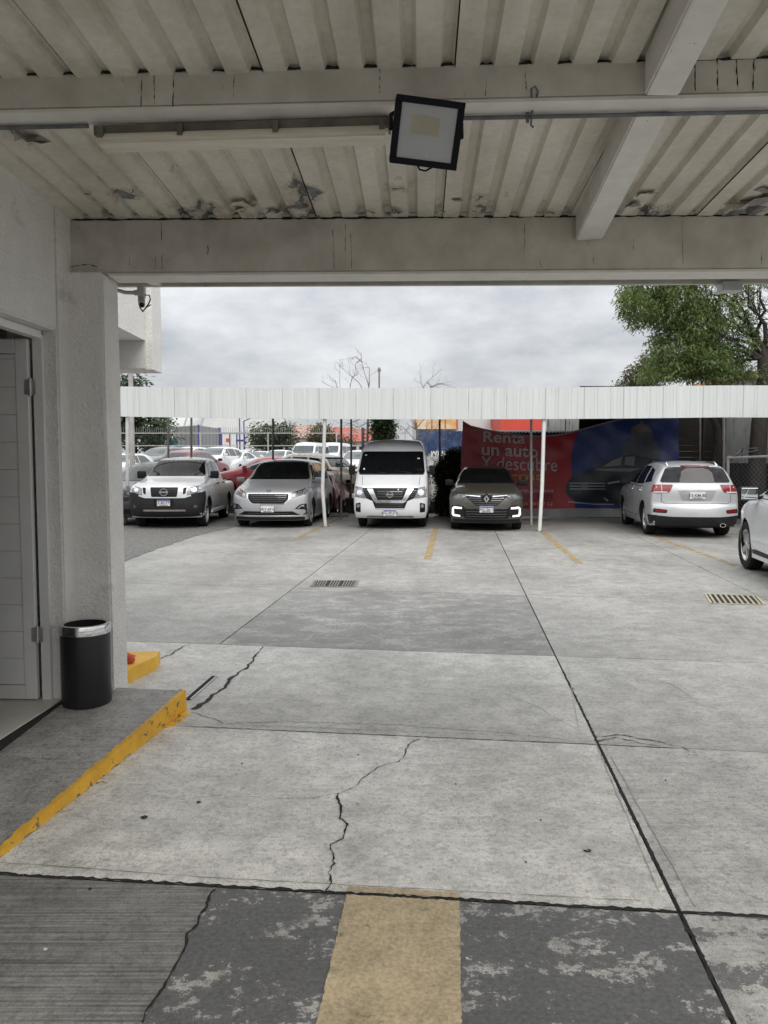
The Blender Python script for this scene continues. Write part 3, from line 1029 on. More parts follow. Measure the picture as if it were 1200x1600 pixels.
# painted kerb face: a skin with a ragged lower edge
bm = bmesh.new()
nk = 90
nrm = Vector((-dirk.y, dirk.x, 0)); nrm = nrm if nrm.x > 0 else -nrm
rows = []
rr_ = random.Random(4)
for i in range(nk + 1):
    k = K1.lerp(K0, 1.12 * i / nk)
    zt = kz(k.y) + .004; zb = min(zt - .012, -.006 + .020 * max(0, noise.noise(Vector((i * .31, 2.2, 0))) + .25) + rr_.uniform(-.006, .008))
    out = nrm * (.012 + rr_.uniform(-.002, .003))
    rows.append([Vector((k.x, k.y, zb)) + out * 1.4, Vector((k.x, k.y, zt * .55 + zb * .45)) + out, Vector((k.x, k.y, zt)) + out * .9, Vector((k.x, k.y, zt)) - nrm * (.018 + rr_.uniform(-.006, .008))])
vr = [[bm.verts.new(v) for v in r_] for r_ in rows]
for A, B in zip(vr[:-1], vr[1:]):
    for j in range(3): bm.faces.new((A[j], B[j], B[j + 1], A[j + 1]))
# end face returning round the corner
e0 = [v.co.copy() for v in vr[0]]
bm.faces.new([bm.verts.new(v) for v in (e0[0], e0[1], e0[2], e0[2] - nrm * .05 + Vector((0, .012, 0)), e0[0] - nrm * .05 + Vector((0, .012, 0)))])
fix(bm)
tag(ob('kerb', bm, 'yellow', smooth=True), kind='structure')
# lump of broken kerb foot
bm = bmesh.new()
for (x, y, s_) in ((288, 1118, .03), (280, 1126, .025), (270, 1131, .028), (262, 1135, .018)):
    p = G(x, y); lathe(bm, [(.0001, 0), (s_ * 1.1, 0), (s_ * .8, s_ * .5), (.0001, s_ * .6)], 7, 'z', Matrix.Translation(p) @ Matrix.Scale(1.5, 4, (.3, .9, 0)))
tag(ob('kerb_rubble', fix(bm), 'yellow'), kind='structure')

# second kerb beyond the pillar
q = [G(200, 1069), G(243, 1046), G(243, 1030, .10), G(190, 1030, .10)]
bm = bmesh.new()
c0 = G(196, 1070); c1 = G(243, 1047); th_ = Vector((-.10, .07, 0))
hexa(bm, [c0, c1, c1 + Vector((-.16, .05, 0)), c0 + Vector((-.16, .05, 0)), c0 + Vector((0, 0, .11)), c1 + Vector((0, 0, .105)), c1 + Vector((-.16, .05, .105)), c0 + Vector((-.16, .05, .11))])
c2 = c1 + Vector((-.02, .20, 0)); 
hexa(bm, [c1 + Vector((-.16, .052, 0)), c1 + Vector((0, .001, 0)), c2, c2 + Vector((-.9, 0, 0)), c1 + Vector((-.16, .052, .103)), c1 + Vector((0, .001, .103)), c2 + Vector((0, 0, .103)), c2 + Vector((-.9, 0, .103))][0:8])
fix(bm)
tag(ob('kerb_corner', bm, 'yellow2'), kind='structure')
p = G(206, 1038, .10)
bm = bmesh.new()
tube(bm, [p + Vector((-.25, .10, .05)), p + Vector((-.06, .02, .045)), p + Vector((.0, 0, .035)), p + Vector((.018, -.006, .03))], [.055, .05, .04, .015], 16)
tag(ob('traffic_cone', bm, 'orange', smooth=True), 'rounded orange plastic tip lying on the bright yellow kerb behind the pillar', 'cone')

# ------------------------------------------------------------------ building on the left: wall, pillar, door
bld = empty('stucco_building', (-2.2, 5.0, 0)); tag(bld, 'white stucco building wall with pillar and doorway on the left', 'building')
BO = Vector((-2.2, 5.0, 0))
Wp = G(105, 1093, PZ); WS = Vector((Wp.x, 5.08, 0)); u_ = Vector((-.063, -1, 0)).normalized(); v_ = Vector((-u_.y * -1, 0, 0))
nv = Vector((-1, .063, 0)).normalized()          # into the building
def wb(bm, u0, u1, z0, z1, d0=0.0, d1=.16):
    c = []
    for z in (z0, z1):
        for (u, d) in ((u0, d0), (u1, d0), (u1, d1), (u0, d1)):
            p = WS + u_ * u + nv * d; c.append(Vector((p.x, p.y, z)) - BO)
    hexa(bm, c)
D0, D1 = .20, 1.25            # doorway along the wall
bm = bmesh.new()
wb(bm, -.30, D0, -.05, 3.6); wb(bm, D0, D1, 2.47, 3.6); wb(bm, D1, 9, -.05, 3.6)
fix(bm)
bmesh.ops.bevel(bm, geom=[e for e in bm.edges], offset=.012, segments=2, affect='EDGES')
ob('wall', bm, 'stucco', bld)
pr = G(178, 1084, PZ); pr = Vector((pr.x * 5.05 / pr.y, 5.05, PZ))
bm = bmesh.new()
x1, y0 = pr.x, pr.y
PT = P(140, 424, y0).z
hexa(bm, [Vector(p) - BO for p in [(-2.45, y0, .0), (x1, y0, .0), (x1 + .0, y0 + .29, .0), (-2.45, y0 + .29, .0), (-2.45, y0, PT), (x1 - .012, y0, PT), (x1 - .012, y0 + .29, PT), (-2.45, y0 + .29, PT)]])
fix(bm)
bmesh.ops.subdivide_edges(bm, edges=bm.edges[:], cuts=8, use_grid_fill=True)
for v in bm.verts:
    k = noise.noise(v.co * 3) * .006
    v.co.x += k; v.co.y += k
es = [e for e in bm.edges if len(e.link_faces) == 2 and e.calc_face_angle(0) > .8]
bmesh.ops.bevel(bm, geom=es, offset=.012, segments=2, affect='EDGES')
ob('pillar', bm, 'stucco', bld, True, 50)
for nm_, pts_, w_ in (('wall_crack', [(100, 420), (101, 500), (99.5, 600), (101, 700), (102, 800), (104, 900), (104, 1000), (105, 1085)], .0035), ('wall_crack', [(106, 417), (120, 415), (136, 413), (150, 418)], .004)):
    pl_ = []
    for (x_, y_) in pts_: pl_.append(P(x_ + 3, y_, pr.y - .003))
    bm = bmesh.new(); pv = None
    rw_ = random.Random(3)
    fine_ = []
    for A_, B_ in zip(pl_[:-1], pl_[1:]):
        for i_ in range(10): fine_.append(A_.lerp(B_, i_ / 10))
    for i_, q_ in enumerate(fine_):
        dx_ = rw_.uniform(-.003, .003); wq = w_ * rw_.uniform(.1, 1)
        vert_ = nm_ == 'wall_crack' and abs(pl_[-1].z - pl_[0].z) > .5
        A_ = bm.verts.new(q_ - BO + (Vector((dx_ - wq, 0, 0)) if vert_ else Vector((0, 0, dx_ - wq)))); B_ = bm.verts.new(q_ - BO + (Vector((dx_ + wq, 0, 0)) if vert_ else Vector((0, 0, dx_ + wq))))
        if pv: bm.faces.new((pv[0], pv[1], B_, A_))
        pv = (A_, B_)
    ob(nm_, bm, 'earth', bld)
# interior
bm = bmesh.new()
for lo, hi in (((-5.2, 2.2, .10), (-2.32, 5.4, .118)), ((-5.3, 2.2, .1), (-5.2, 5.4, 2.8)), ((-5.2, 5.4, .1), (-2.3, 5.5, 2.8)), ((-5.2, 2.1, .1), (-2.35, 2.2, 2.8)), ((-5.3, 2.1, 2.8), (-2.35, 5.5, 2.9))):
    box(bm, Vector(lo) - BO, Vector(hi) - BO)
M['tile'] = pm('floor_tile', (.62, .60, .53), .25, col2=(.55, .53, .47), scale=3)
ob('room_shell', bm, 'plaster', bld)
bm = bmesh.new()
wb(bm, D0 - .05, D1, .10, .128, .03, 1.6)
ob('floor_tiles', bm, 'tile', bld)
bm = bmesh.new()
wb(bm, D0 - .05, D1, .02, .118, .005, .03)
ob('threshold', bm, 'crack', bld)
M['door_white'] = pm('door_white', (.74, .74, .73), .4, col2=(.66, .66, .65), scale=2, spots=(.3, .29, .28), spot_scale=30, spot_lo=.72, spot_hi=.76)
bm = bmesh.new()
wb(bm, D0 + .002, D0 + .03, .12, 2.44, .09, .15); wb(bm, D0 + .03, D1, 2.42, 2.465, .09, .15)
ob('door_frame', bm, 'door_white', bld)
hp = WS + u_ * (D0 + .035) + nv * .16
dr = empty('open_door', (hp.x, hp.y, .135)); tag(dr, 'white plank door standing open inside the doorway on the left', 'door')
dr.parent = None
dr.rotation_euler = (0, 0, R(-2))
bm = bmesh.new()
box(bm, (-.95, -.02, 0), (-.87, .02, 2.28), .004); box(bm, (-.09, -.02, 0), (-.012, .02, 2.28), .004)
box(bm, (-.868, -.019, 0), (-.092, .019, .09), .004); box(bm, (-.868, -.019, 2.19), (-.092, .019, 2.28), .004)
ob('door_leaf', bm, 'door_white', dr)
bm = bmesh.new()
z = .093
while z < 2.18:
    z2 = min(z + .172, 2.187); box(bm, (-.867, -.014, z), (-.093, .012, z2 - .0015), .003); z = z2
ob('plank_panel', bm, 'door_white', dr)
for z in (.42, 1.98):
    bm = bmesh.new()
    lathe(bm, [(.010, z - .055), (.010, z + .055)], 10, 'z', Matrix.Translation((.004, -.026, 0)))
    box(bm, (-.035, -.024, z - .045), (-.006, -.0205, z + .045)); box(bm, (.014, -.024, z - .045), (.035, -.0205, z + .045))
    ob('hinge', fix(bm), 'steel', dr)

# upper storey seen past the pillar
ups = empty('upper_storey', (-3.6, 8.4, 2.7)); tag(ups, 'overhanging white stucco upper storey beyond the pillar', 'building')
UO = Vector((-3.6, 8.4, 2.7))
bm = bmesh.new()
pz0 = P(205, 524, 8.5).z
xe = P(228, 520, 8.9).x; xf = P(238.5, 520, 8.9).x; zb = P(230, 578, 8.9).z
box(bm, Vector((-7, 6.2, pz0)) - UO, Vector((xe, 8.88, 4.6)) - UO)
ob('wall', bm, 'stucco', ups)
bm = bmesh.new()
box(bm, Vector((-7, 8.883, zb)) - UO, Vector((xf, 9.25, 4.605)) - UO, .008)
ob('end_wall', bm, 'stucco', ups)
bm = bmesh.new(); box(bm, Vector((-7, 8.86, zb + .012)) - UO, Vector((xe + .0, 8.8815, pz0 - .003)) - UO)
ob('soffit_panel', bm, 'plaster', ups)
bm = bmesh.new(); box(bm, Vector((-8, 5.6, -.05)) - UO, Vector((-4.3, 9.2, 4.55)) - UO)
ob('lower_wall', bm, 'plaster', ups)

# security camera
cc = P(222, 465, 5.75)
cam_ = empty('security_camera', cc); tag(cam_, 'white bullet security camera on a curved conduit beside the pillar top', 'camera')
M['pvc'] = pm('pvc_grey', (.52, .52, .51), .5, col2=(.45, .45, .44), scale=10)
def lp(px, py, Y=5.75): return P(px, py, Y) - cc
bm = bmesh.new()
tube(bm, [lp(160, 450), lp(182, 453), lp(195, 457), lp(212, 457.5)], .014, 10); tube(bm, [lp(210, 457.5), lp(217, 457)], .02, 10)
ob('conduit', bm, 'pvc', cam_, True)
bm = bmesh.new(); a = lp(221, 452); box(bm, a + Vector((-.025, -.03, -.06)), a + Vector((.025, .03, .02)), .008)
ob('junction_box', bm, 'pvc', cam_)
bm = bmesh.new(); tube(bm, [lp(221, 466), lp(221.5, 476, 5.68)], [.026, .024], 14)
cb = ob('camera_body', bm, 'pvc', cam_, True)
bm = bmesh.new(); tube(bm, [lp(221.4, 475.5, 5.683), lp(221.6, 477.5, 5.67)], [.017, .017], 14)
ob('lens', bm, 'black', cb, True)
bm = bmesh.new(); tube(bm, [lp(217, 474), lp(219, 481), lp(223, 487), lp(227, 482), lp(232, 475), lp(235, 468), lp(233, 461), lp(226, 461)], .005, 6); tube(bm, [lp(219, 482), lp(224, 486), lp(229, 480), lp(236, 476)], .004, 6)
ob('cable', bm, 'black', cam_, True)

# ------------------------------------------------------------------ portico roof
ROOF = empty('portico_roof', (2, 3, 3.3)); tag(ROOF, 'cream painted corrugated portico roof on steel beams, peeling paint', 'roof')
RO = Vector((2, 3, 3.3))
ZC, SL, RX = 3.218, -.0466, .047
def ceil(Y): return ZC + SL * (Y - 5.06)
Y0, Y1 = -.2, 6.02  # near and right roof edges, out of view, pulled in to admit skylight
per = .81 / 5
prof = [(0, 0), (.098, 0), (.112, .032), (.146, .032), (.162, 0)]
def rp(x, Y, dz): return Vector((x + RX * (Y - 5.06), Y, ceil(Y) + dz)) - RO
x0 = -1.24 - .81 * 2
for k in range(8):
    bm = bmesh.new()
    xs = []
    for j in range(5):
        for (a, h) in prof[:-1]: xs.append((x0 + k * .81 + j * per + a, h))
    xs.append((x0 + (k + 1) * .81 - .006, 0))
    lift = .004 * (k % 2)
    Ys = [Y0, .4, 1.4, 2.2, 3.3, 4.2, 5.06, 5.5, Y1]
    vr = [[bm.verts.new(rp(x, Y, h + lift)) for (x, h) in xs] for Y in Ys]
    for A, B in zip(vr[:-1], vr[1:]):
        for i in range(len(xs) - 1): bm.faces.new((A[i], A[i + 1], B[i + 1], B[i]))
    ob('roof_sheet', bm, 'ceiling', ROOF)
bm = bmesh.new()       # dark upper skin closing the seams
bm.faces.new([bm.verts.new(rp(x, Y, .05)) for x, Y in ((x0 - .1, Y0), (x0 + 6.45, Y0), (x0 + 6.45, Y1 - .01), (x0 - .1, Y1 - .01))])
ob('roof_deck', bm, 'bare', ROOF)
def beam(name, a, b, w, h, mat, lipb=.0):
    """box between two bottom-front points, w deep (+Y), h tall"""
    bm = bmesh.new()
    d = Vector((0, w, 0)); u = Vector((0, 0, h))
    hexa(bm, [a - RO, b - RO, b + d - RO, a + d - RO, a + u - RO, b + u - RO, b + d + u - RO, a + d + u - RO])
    fix(bm); bmesh.ops.bevel(bm, geom=bm.edges[:], offset=.006, segments=2, affect='EDGES')
    return ob(name, bm, mat, ROOF)
def ext(a, b, xa, xb):
    t0 = (xa - a.x) / (b.x - a.x); t1 = (xb - a.x) / (b.x - a.x)
    return a.lerp(b, t0), a.lerp(b, t1)
a, b = P(0, 172, 3.43), P(1200, 145, 3.276)
a, b = ext(a, b, -2.2, 3.5)
B1a, B1b = a.copy(), b.copy()
b1 = beam('beam', a, b, .055, .145, 'beam')
bm = bmesh.new(); dd = Vector((0, .012, -.012))
hexa(bm, [p - RO for p in (a + Vector((0, -.004, -.016)), b + Vector((0, -.004, -.016)), b + Vector((0, .125, -.016)), a + Vector((0, .125, -.016)), a + Vector((0, -.004, -.003)), b + Vector((0, -.004, -.003)), b + Vector((0, .125, -.003)), a + Vector((0, .125, -.003)))])
ob('beam_flange', fix(bm), 'beam_pale', ROOF)
a, b = Vector((-2.06, 5.09, P(300, 426, 5.07).z)), Vector((2.5, 5.02, P(1190, 420, 5.02).z))
a, b = ext(a, b, -2.06, 3.5)
B2a, B2b = a.copy(), b.copy()
beam('beam', a, b, .16, P(500, 338, 5.07).z - P(500, 425, 5.07).z + .02, 'beam')
bm = bmesh.new()
hexa(bm, [p - RO for p in (a + Vector((.27, -.010, -.018)), b + Vector((0, -.010, -.018)), b + Vector((0, .19, -.018)), a + Vector((.27, .19, -.018)), a + Vector((.27, -.010, -.003)), b + Vector((0, -.010, -.003)), b + Vector((0, .19, -.003)), a + Vector((.27, .19, -.003)))])
ob('beam_flange', fix(bm), 'beam_pale', ROOF)
# eave channel
a, b = P(120, 447.5, 5.9), P(1260, 442.5, 5.86)
a, b = ext(a, b, -2.3, 3.5)
beam('eave_channel', a, b, .05, .085, 'beam')
bm = bmesh.new()
z_ = a.z + .03
hexa(bm, [p - RO for p in (Vector((-2.3, 5.28, z_ + .06)), Vector((3.5, 5.22, z_ + .06)), Vector((3.5, 5.84, z_ + .06)), Vector((-2.3, 5.88, z_ + .06)), Vector((-2.3, 5.28, z_ + .075)), Vector((3.5, 5.22, z_ + .075)), Vector((3.5, 5.84, z_ + .075)), Vector((-2.3, 5.88, z_ + .075)))])
ob('soffit', fix(bm), 'bare', ROOF)
bm = bmesh.new()
q = [P(205, 432, 5.35), P(238, 446, 5.82), P(252, 446, 5.82), P(232, 432, 5.35)]
prism(bm, [p - RO for p in q], (0, 0, .02)); ob('bracket', fix(bm), 'beam_pale', ROOF)
# long beam in two lengths
def long_beam(pa, pb, pc, pd, h):
    """bottom corners near-left, near-right, far-right, far-left"""
    bm = bmesh.new(); u = Vector((0, 0, h))
    hexa(bm, [p - RO for p in (pa, pb, pc, pd)] + [p + u - RO for p in (pa, pb, pc, pd)])
    fix(bm); bmesh.ops.bevel(bm, geom=bm.edges[:], offset=.008, segments=2, affect='EDGES')
    return ob('long_beam', bm, 'beam_pale', ROOF)
fl, fr = P(899, 376, 5.02), P(942, 373, 5.02)
nl, nr_ = P(1006, 152, 3.27), P(1060, 152, 3.27)
def atY(a, b, Y): return a.lerp(b, (Y - a.y) / (b.y - a.y))
long_beam(atY(nl, fl, -.1), atY(nr_, fr, -.1), atY(nr_, fr, 3.262), atY(nl, fl, 3.262), .17)
long_beam(atY(nl, fl, 3.40), atY(nr_, fr, 3.40), atY(nr_, fr, 5.03), atY(nl, fl, 5.03), .17)
# flaking paint: curled scraps hanging under the sheets and bare patches
def flake(px, py, Y, s, seed, mat='flake', flat=False, sx=1.0):
    rng = random.Random(seed)
    d = ray(px, py)
    # meet the ceiling plane
    t = 0
    for _ in range(12):
        Yc = d.y * t if t else Y
        t = (ceil(Yc) - CAMH - .004) / d.z
    c = Vector((d.x * t, d.y * t, ceil(d.y * t)))
    bm = bmesh.new()
    n = 9
    ctr = bm.verts.new(c - RO + Vector((0, 0, -.004)))
    ring = []
    for k in range(n):
        a = 2 * math.pi * k / n
        r_ = s * rng.uniform(.45, 1.15)
        dz = -.004 if flat else -.004 - (rng.uniform(0, s * .7) if math.sin(a) < -.1 else 0)
        ring.append(bm.verts.new(c - RO + Vector((r_ * math.cos(a) * sx, r_ * math.sin(a), dz + SL * r_ * math.sin(a)))))
    for k in range(n): bm.faces.new((ctr, ring[k], ring[(k + 1) % n]))
    ob('paint_flake', bm, mat, ROOF)
i = 0
for (px, py, s, f) in ((45, 212, .075, False), (60, 222, .05, False), (305, 308, .09, True), (360, 305, .10, True), (345, 318, .07, True), (380, 318, .08, False), (400, 322, .07, True), (372, 326, .06, False), (425, 328, .05, False),
                       (440, 330, .04, False), (170, 337, .035, False), (210, 290, .03, True), (136, 302, .025, False), (197, 325, .03, True), (615, 330, .05, False), (580, 333, .035, False), (560, 333, .03, False), (690, 331, .035, False), (715, 312, .035, False),
                       (1005, 302, .05, False), (990, 318, .06, False), (1145, 318, .07, False), (1180, 312, .09, False), (1160, 325, .06, True), (1195, 296, .05, False), (1020, 300, .03, False)):
    i += 1
    if f: continue
    flake(px, py, 4.8, s * 1.15, i, 'bare' if f else ('flake' if i % 2 else 'ceiling'), f)
# rust line along the beam tops and hairline paint cracks down their faces
rgb = random.Random(77)
def facestrip(nm, p, q, w0, w1, n, mat, vert=False):
    bm = bmesh.new(); pr_ = None
    for i_ in range(n + 1):
        c = p.lerp(q, i_ / n)
        a_ = w0 * rgb.uniform(.3, 1.3) * (.45 if vert else 1); b_ = w1 * rgb.uniform(.2, 1.6) * (.45 if vert else 1)
        if vert: A, B = c + Vector((-a_ + rgb.uniform(-.003, .003), -.0022, 0)), c + Vector((b_, -.0022, 0))
        else: A, B = c + Vector((0, -.0022, a_)), c + Vector((0, -.0022, -b_))
        A, B = bm.verts.new(A - RO), bm.verts.new(B - RO)
        if pr_: bm.faces.new((pr_[0], pr_[1], B, A))
        pr_ = (A, B)
    ob(nm, bm, mat, ROOF)
def onface(px, py, which):
    Y = (3.43 - (3.43 - 3.276) * px / 1200) if which == 1 else 5.09 - .07 * (px - 120) / 1070
    for _ in range(6):
        p_ = P(px, py, Y)
        if which == 1: Y = B1a.y + (B1b.y - B1a.y) * (p_.x - B1a.x) / (B1b.x - B1a.x)
        else: Y = B2a.y + (B2b.y - B2a.y) * (p_.x - B2a.x) / (B2b.x - B2a.x)
    return P(px, py, Y)
facestrip('rust_line', onface(-60, 119, 1), onface(1260, 90, 1), .010, .004, 150, 'crack')
facestrip('rust_line', onface(112, 344, 2), onface(1260, 336, 2), .010, .005, 150, 'crack')
for which, px, ya, yb, w_ in ((1, 222, 125, 168, .002), (1, 241, 118, 168, .003), (1, 272, 116, 168, .0035), (1, 366, 118, 150, .0015), (1, 190, 116, 130, .002), (1, 594, 105, 145, .002), (1, 1085, 92, 142, .004), (1, 1120, 90, 142, .005), (1, 1150, 90, 142, .004), (1, 1178, 90, 142, .004), (1, 760, 120, 150, .0015), (1, 820, 110, 140, .0015),
                             (2, 252, 347, 420, .0025), (2, 243, 400, 420, .002), (2, 520, 360, 420, .0015), (2, 540, 350, 420, .0015), (2, 548, 365, 420, .0015), (2, 990, 375, 390, .003), (2, 1065, 340, 418, .002), (2, 843, 405, 418, .002), (2, 202, 400, 415, .002), (2, 820, 350, 410, .0012), (2, 1190, 395, 418, .003)):
    facestrip('paint_crack', onface(px, ya, which), onface(px + rgb.uniform(-2, 3), yb, which), w_, w_, 9, 'crack', True)
# fluorescent fitting under the beam
fa, fb = P(150, 205, 3.56), P(611, 200, 3.47)
FX = empty('fluorescent_fitting', fa.lerp(fb, .5)); tag(FX, 'long yellowed fluorescent batten under the steel beam', 'lamp')
fo = FX.location.copy()
M['fix'] = pm('fitting_yellowed', (.66, .62, .52), .45, col2=(.56, .52, .42), scale=6, mp=(.6, 4, 4))
M['fix_dark'] = pm('fitting_grimy', (.17, .155, .13), .6, col2=(.09, .08, .065), scale=6)
zb_ = P(380, 222, 3.5).z
bm = bmesh.new()
def fbar(bm, zlo, zhi, y0_, y1_, inset=0):
    a_ = Vector((fa.x + inset, fa.y, 0)); b_ = Vector((fb.x - inset, fb.y, 0))
    hexa(bm, [Vector((a_.x, a_.y + y0_, zlo)) - fo, Vector((b_.x, b_.y + y0_, zlo)) - fo, Vector((b_.x, b_.y + y1_, zlo)) - fo, Vector((a_.x, a_.y + y1_, zlo)) - fo,
              Vector((a_.x, a_.y + y0_, zhi)) - fo, Vector((b_.x, b_.y + y0_, zhi)) - fo, Vector((b_.x, b_.y + y1_, zhi)) - fo, Vector((a_.x, a_.y + y1_, zhi)) - fo])
fbar(bm, zb_ + .045, zb_ + .085, -.03, .06); fix(bm); ob('housing', bm, 'fix_dark', FX)
bm = bmesh.new(); fbar(bm, zb_, zb_ + .043, -.055, .075, .012); fix(bm); bmesh.ops.bevel(bm, geom=bm.edges[:], offset=.014, segments=3, affect='EDGES'); ob('diffuser', bm, 'fix', FX, True, 40)
for t in (.03, .3, .62, .97):
    bm = bmesh.new(); p = fa.lerp(fb, t) - fo
    box(bm, (p.x - .012, p.y - .061, zb_ - fo.z + .02), (p.x + .012, p.y - .03, zb_ - fo.z + .07)); ob('clip', bm, 'fix_dark', FX)
# conduits along the beam
def under(X, dy=.108, dz=-.028): return Vector((X, B1a.y + (B1b.y - B1a.y) * (X - B1a.x) / (B1b.x - B1a.x) + dy, B1a.z + dz))
bm = bmesh.new()
tube(bm, [under(-2.05), under(fa.x - .02)], .0095, 8)
o = tag(ob('conduit', bm, 'bare', smooth=True), 'thin dark conduit running from the left wall to the fluorescent fitting', 'pipe')
bm = bmesh.new()
tube(bm, [under(.22), under(.62, .110), under(1.15, .107, -.029), under(3.4)], .0095, 8)
tag(ob('conduit', bm, 'bare', smooth=True), 'thin dark conduit under the beam right of the floodlight', 'pipe')
bm = bmesh.new()
q_ = under(.625)
tube(bm, [q_ + Vector(v) for v in ((-.012, -.13, .02), (-.016, -.14, .05), (0, -.14, .062), (.014, -.13, .045), (.012, -.02, .012), (.010, .0, -.035), (.022, .0, -.045))], .005, 6); tube(bm, [q_ + Vector((-.008, -.012, .01)), q_ + Vector((-.006, -.012, -.03))], .008, 6)
tag(ob('pipe_clamp', bm, 'bare', smooth=True), 'small wire clamp hooked on the conduit under the beam', 'clamp')

# floodlight
fc = P(667, 208, 3.15)
FL = empty('floodlight', fc); tag(FL, 'square black LED floodlight with grey lens tilted under the beam', 'lamp')
nf = Vector((0.05, -.92, -.38)).normalized()
rt = Vector((math.cos(R(7)), 0, -math.sin(R(7)))); rt = (rt - nf * rt.dot(nf)).normalized(); up_ = rt.cross(nf) * -1
up_ = up_ if up_.z > 0 else -up_
FL.matrix_world = Matrix(((rt.x, up_.x, nf.x, fc.x), (rt.y, up_.y, nf.y, fc.y), (rt.z, up_.z, nf.z, fc.z), (0, 0, 0, 1)))
M['flood_black'] = pm('flood_black', (.006, .0065, .010), .5, col2=(.004, .005, .008), spec=.15)
M['flood_lens'] = pm('flood_lens', (.40, .41, .42), .25, col2=(.36, .37, .38), scale=3)
M['led'] = pm('led_chip', (.50, .46, .26), .4)
W_, H_ = .137, .123
bm = bmesh.new()
box(bm, (-W_, -H_, -.045), (W_, H_, -.002), .012)
for (lo, hi) in (((-W_, H_ - .024, -.0015), (W_, H_, .012)), ((-W_, -H_, -.0015), (W_, -H_ + .024, .012)), ((-W_, -H_ + .0245, -.0015), (-W_ + .026, H_ - .0245, .012)), ((W_ - .026, -H_ + .0245, -.0015), (W_, H_ - .0245, .012))):
    box(bm, lo, hi, .003)
for k in range(9): box(bm, (-W_ + .02 + k * .028, -H_ * .8, -.07), (-W_ + .026 + k * .028, H_ * .8, -.046))
ob('body', bm, 'flood_black', FL)
bm = bmesh.new(); box(bm, (-W_ + .0265, -H_ + .025, -.0012), (W_ - .0265, H_ - .025, .003)); ob('lens', bm, 'flood_lens', FL)
bm = bmesh.new()
for i_ in range(14):
    for j_ in range(8): box(bm, (-.066 + i_ * .0082, -.008 + j_ * .0088, .0035), (-.0605 + i_ * .0082, -.002 + j_ * .0088, .005))
ob('led_chips', bm, 'led', FL)
bm = bmesh.new(); tube(bm, [(-W_ - .006, 0, -.02), (-W_ - .008, .05, -.09), (-W_ * .5, .10, -.20), (W_ * .5, .10, -.20), (W_ + .008, .05, -.09), (W_ + .006, 0, -.02)], .009, 8); ob('bracket', bm, 'flood_black', FL, True)
bm = bmesh.new(); tube(bm, [(-.02, -H_ + .004, -.02), (-.01, -H_ - .012, -.01), (.015, -H_ - .014, -.01), (.04, -H_ + .002, -.02)], .004, 6); ob('cable', bm, 'flood_black', FL, True)
# small box under the eave
jb = P(1140, 448, 5.86)
bm = bmesh.new()
box(bm, jb + Vector((-.075, -.06, -.04)), jb + Vector((.075, .06, .03)), .008)
tag(ob('junction_box', bm, 'pvc'), 'small pale box fixed under the portico eave at the right', 'box')

# ------------------------------------------------------------------ bin
bp = G(133, 1107, .11); bp = Vector((bp.x * 1.022 + .008, bp.y + .118, .114))
BN = empty('trash_bin', bp); tag(BN, 'round black waste bin with chrome rim standing beside the pillar', 'bin')
br_ = .152
M['bin'] = pm('bin_black', (.014, .014, .017), .38, col2=(.011, .011, .013), bump=.15, bscale=300, bdist=.001, spots=(.2, .2, .2), spot_scale=26, spot_lo=.80, spot_hi=.81)
bm = bmesh.new(); lathe(bm, [(.0001, 0), (br_ * .97, 0), (br_, .012), (br_, .46), (br_ * .95, .46), (br_ * .95, .05), (.0001, .05)], 48); ob('body', fix(bm), 'bin', BN, True, 40)
bm = bmesh.new(); lathe(bm, [(br_ + .004, .455), (br_ + .005, .50), (br_ + .001, .513), (br_ * .92, .517), (br_ * .83, .511), (br_ * .83, .502), (br_ * .95, .455)], 48, closed=True); ob('rim', fix(bm), 'chrome', BN, True, 30)
bm = bmesh.new(); lathe(bm, [(br_ * .825, .508), (br_ * .82, .1), (.0001, .1), (.0001, .09), (br_ * .84, .09), (br_ * .845, .50)], 32, closed=True); ob('liner', fix(bm), 'dark', BN, True)
# ------------------------------------------------------------------ the cars

# ---- white high-roof van
sp = dict(L=5.2, W=1.88, clear=.27, rw=.335, axles=(1.05, 3.99), R=.10, cowl=(.52, 1.33), ws=.10, crown=.05,
          nose=(.9, .20, .03), tail=(.6, .08, .02),
          top=[(.14, .27), (.05, .34), (.0, .5), (.02, .75), (.05, .95), (.13, 1.06), (.32, 1.22), (.5, 1.36), (1.06, 1.93), (1.26, 2.12), (1.6, 2.23),
               (2.2, 2.28), (4.7, 2.28), (5.05, 2.2), (5.17, 1.9), (5.2, 1.2), (5.2, .6), (5.12, .3)],
          wf=[(.25, .93), (.45, .99), (.8, 1.0), (1.1, .985), (1.36, .955), (1.9, .90), (2.12, .82), (2.28, .76)])
van = Car('parked_van', sp, 'p_white', 'white high-roof passenger van parked nose-out between the two white bent posts, chrome V grille', 'van')
c = van
c.under(); c.wheels('steel', width=.2)
c.patch('windscreen', rnd([(-.84, 1.375), (.84, 1.375), (.775, 1.925), (-.775, 1.925)], .05), 'F', 'glass', .022, .04)
c.patch('cowl', [(-.80, 1.335), (.80, 1.335), (.83, 1.37), (-.83, 1.37)], 'F', 'trim', .005)
for y0, y1 in ((.05, .62), (-.62, -.08)):
    bm = bmesh.new()
    a, d = c.cast(y0, 1.37, 'F'); b, d = c.cast(y1, 1.43, 'F')
    tube(bm, [a + Vector((-.03, 0, 0)), b + Vector((-.03, 0, .0))], .012, 6)
    ob('wiper', bm, 'black', c.root)
c.door(rnd([(.95, .55), (1.42, .5), (1.95, .5), (1.95, 1.95), (1.45, 1.95), (.98, 1.42)], .05), (1.82, 1.15))
c.door([(2.05, .45), (3.25, .45), (3.25, 1.95), (2.05, 1.95)], (2.2, 1.15), False)
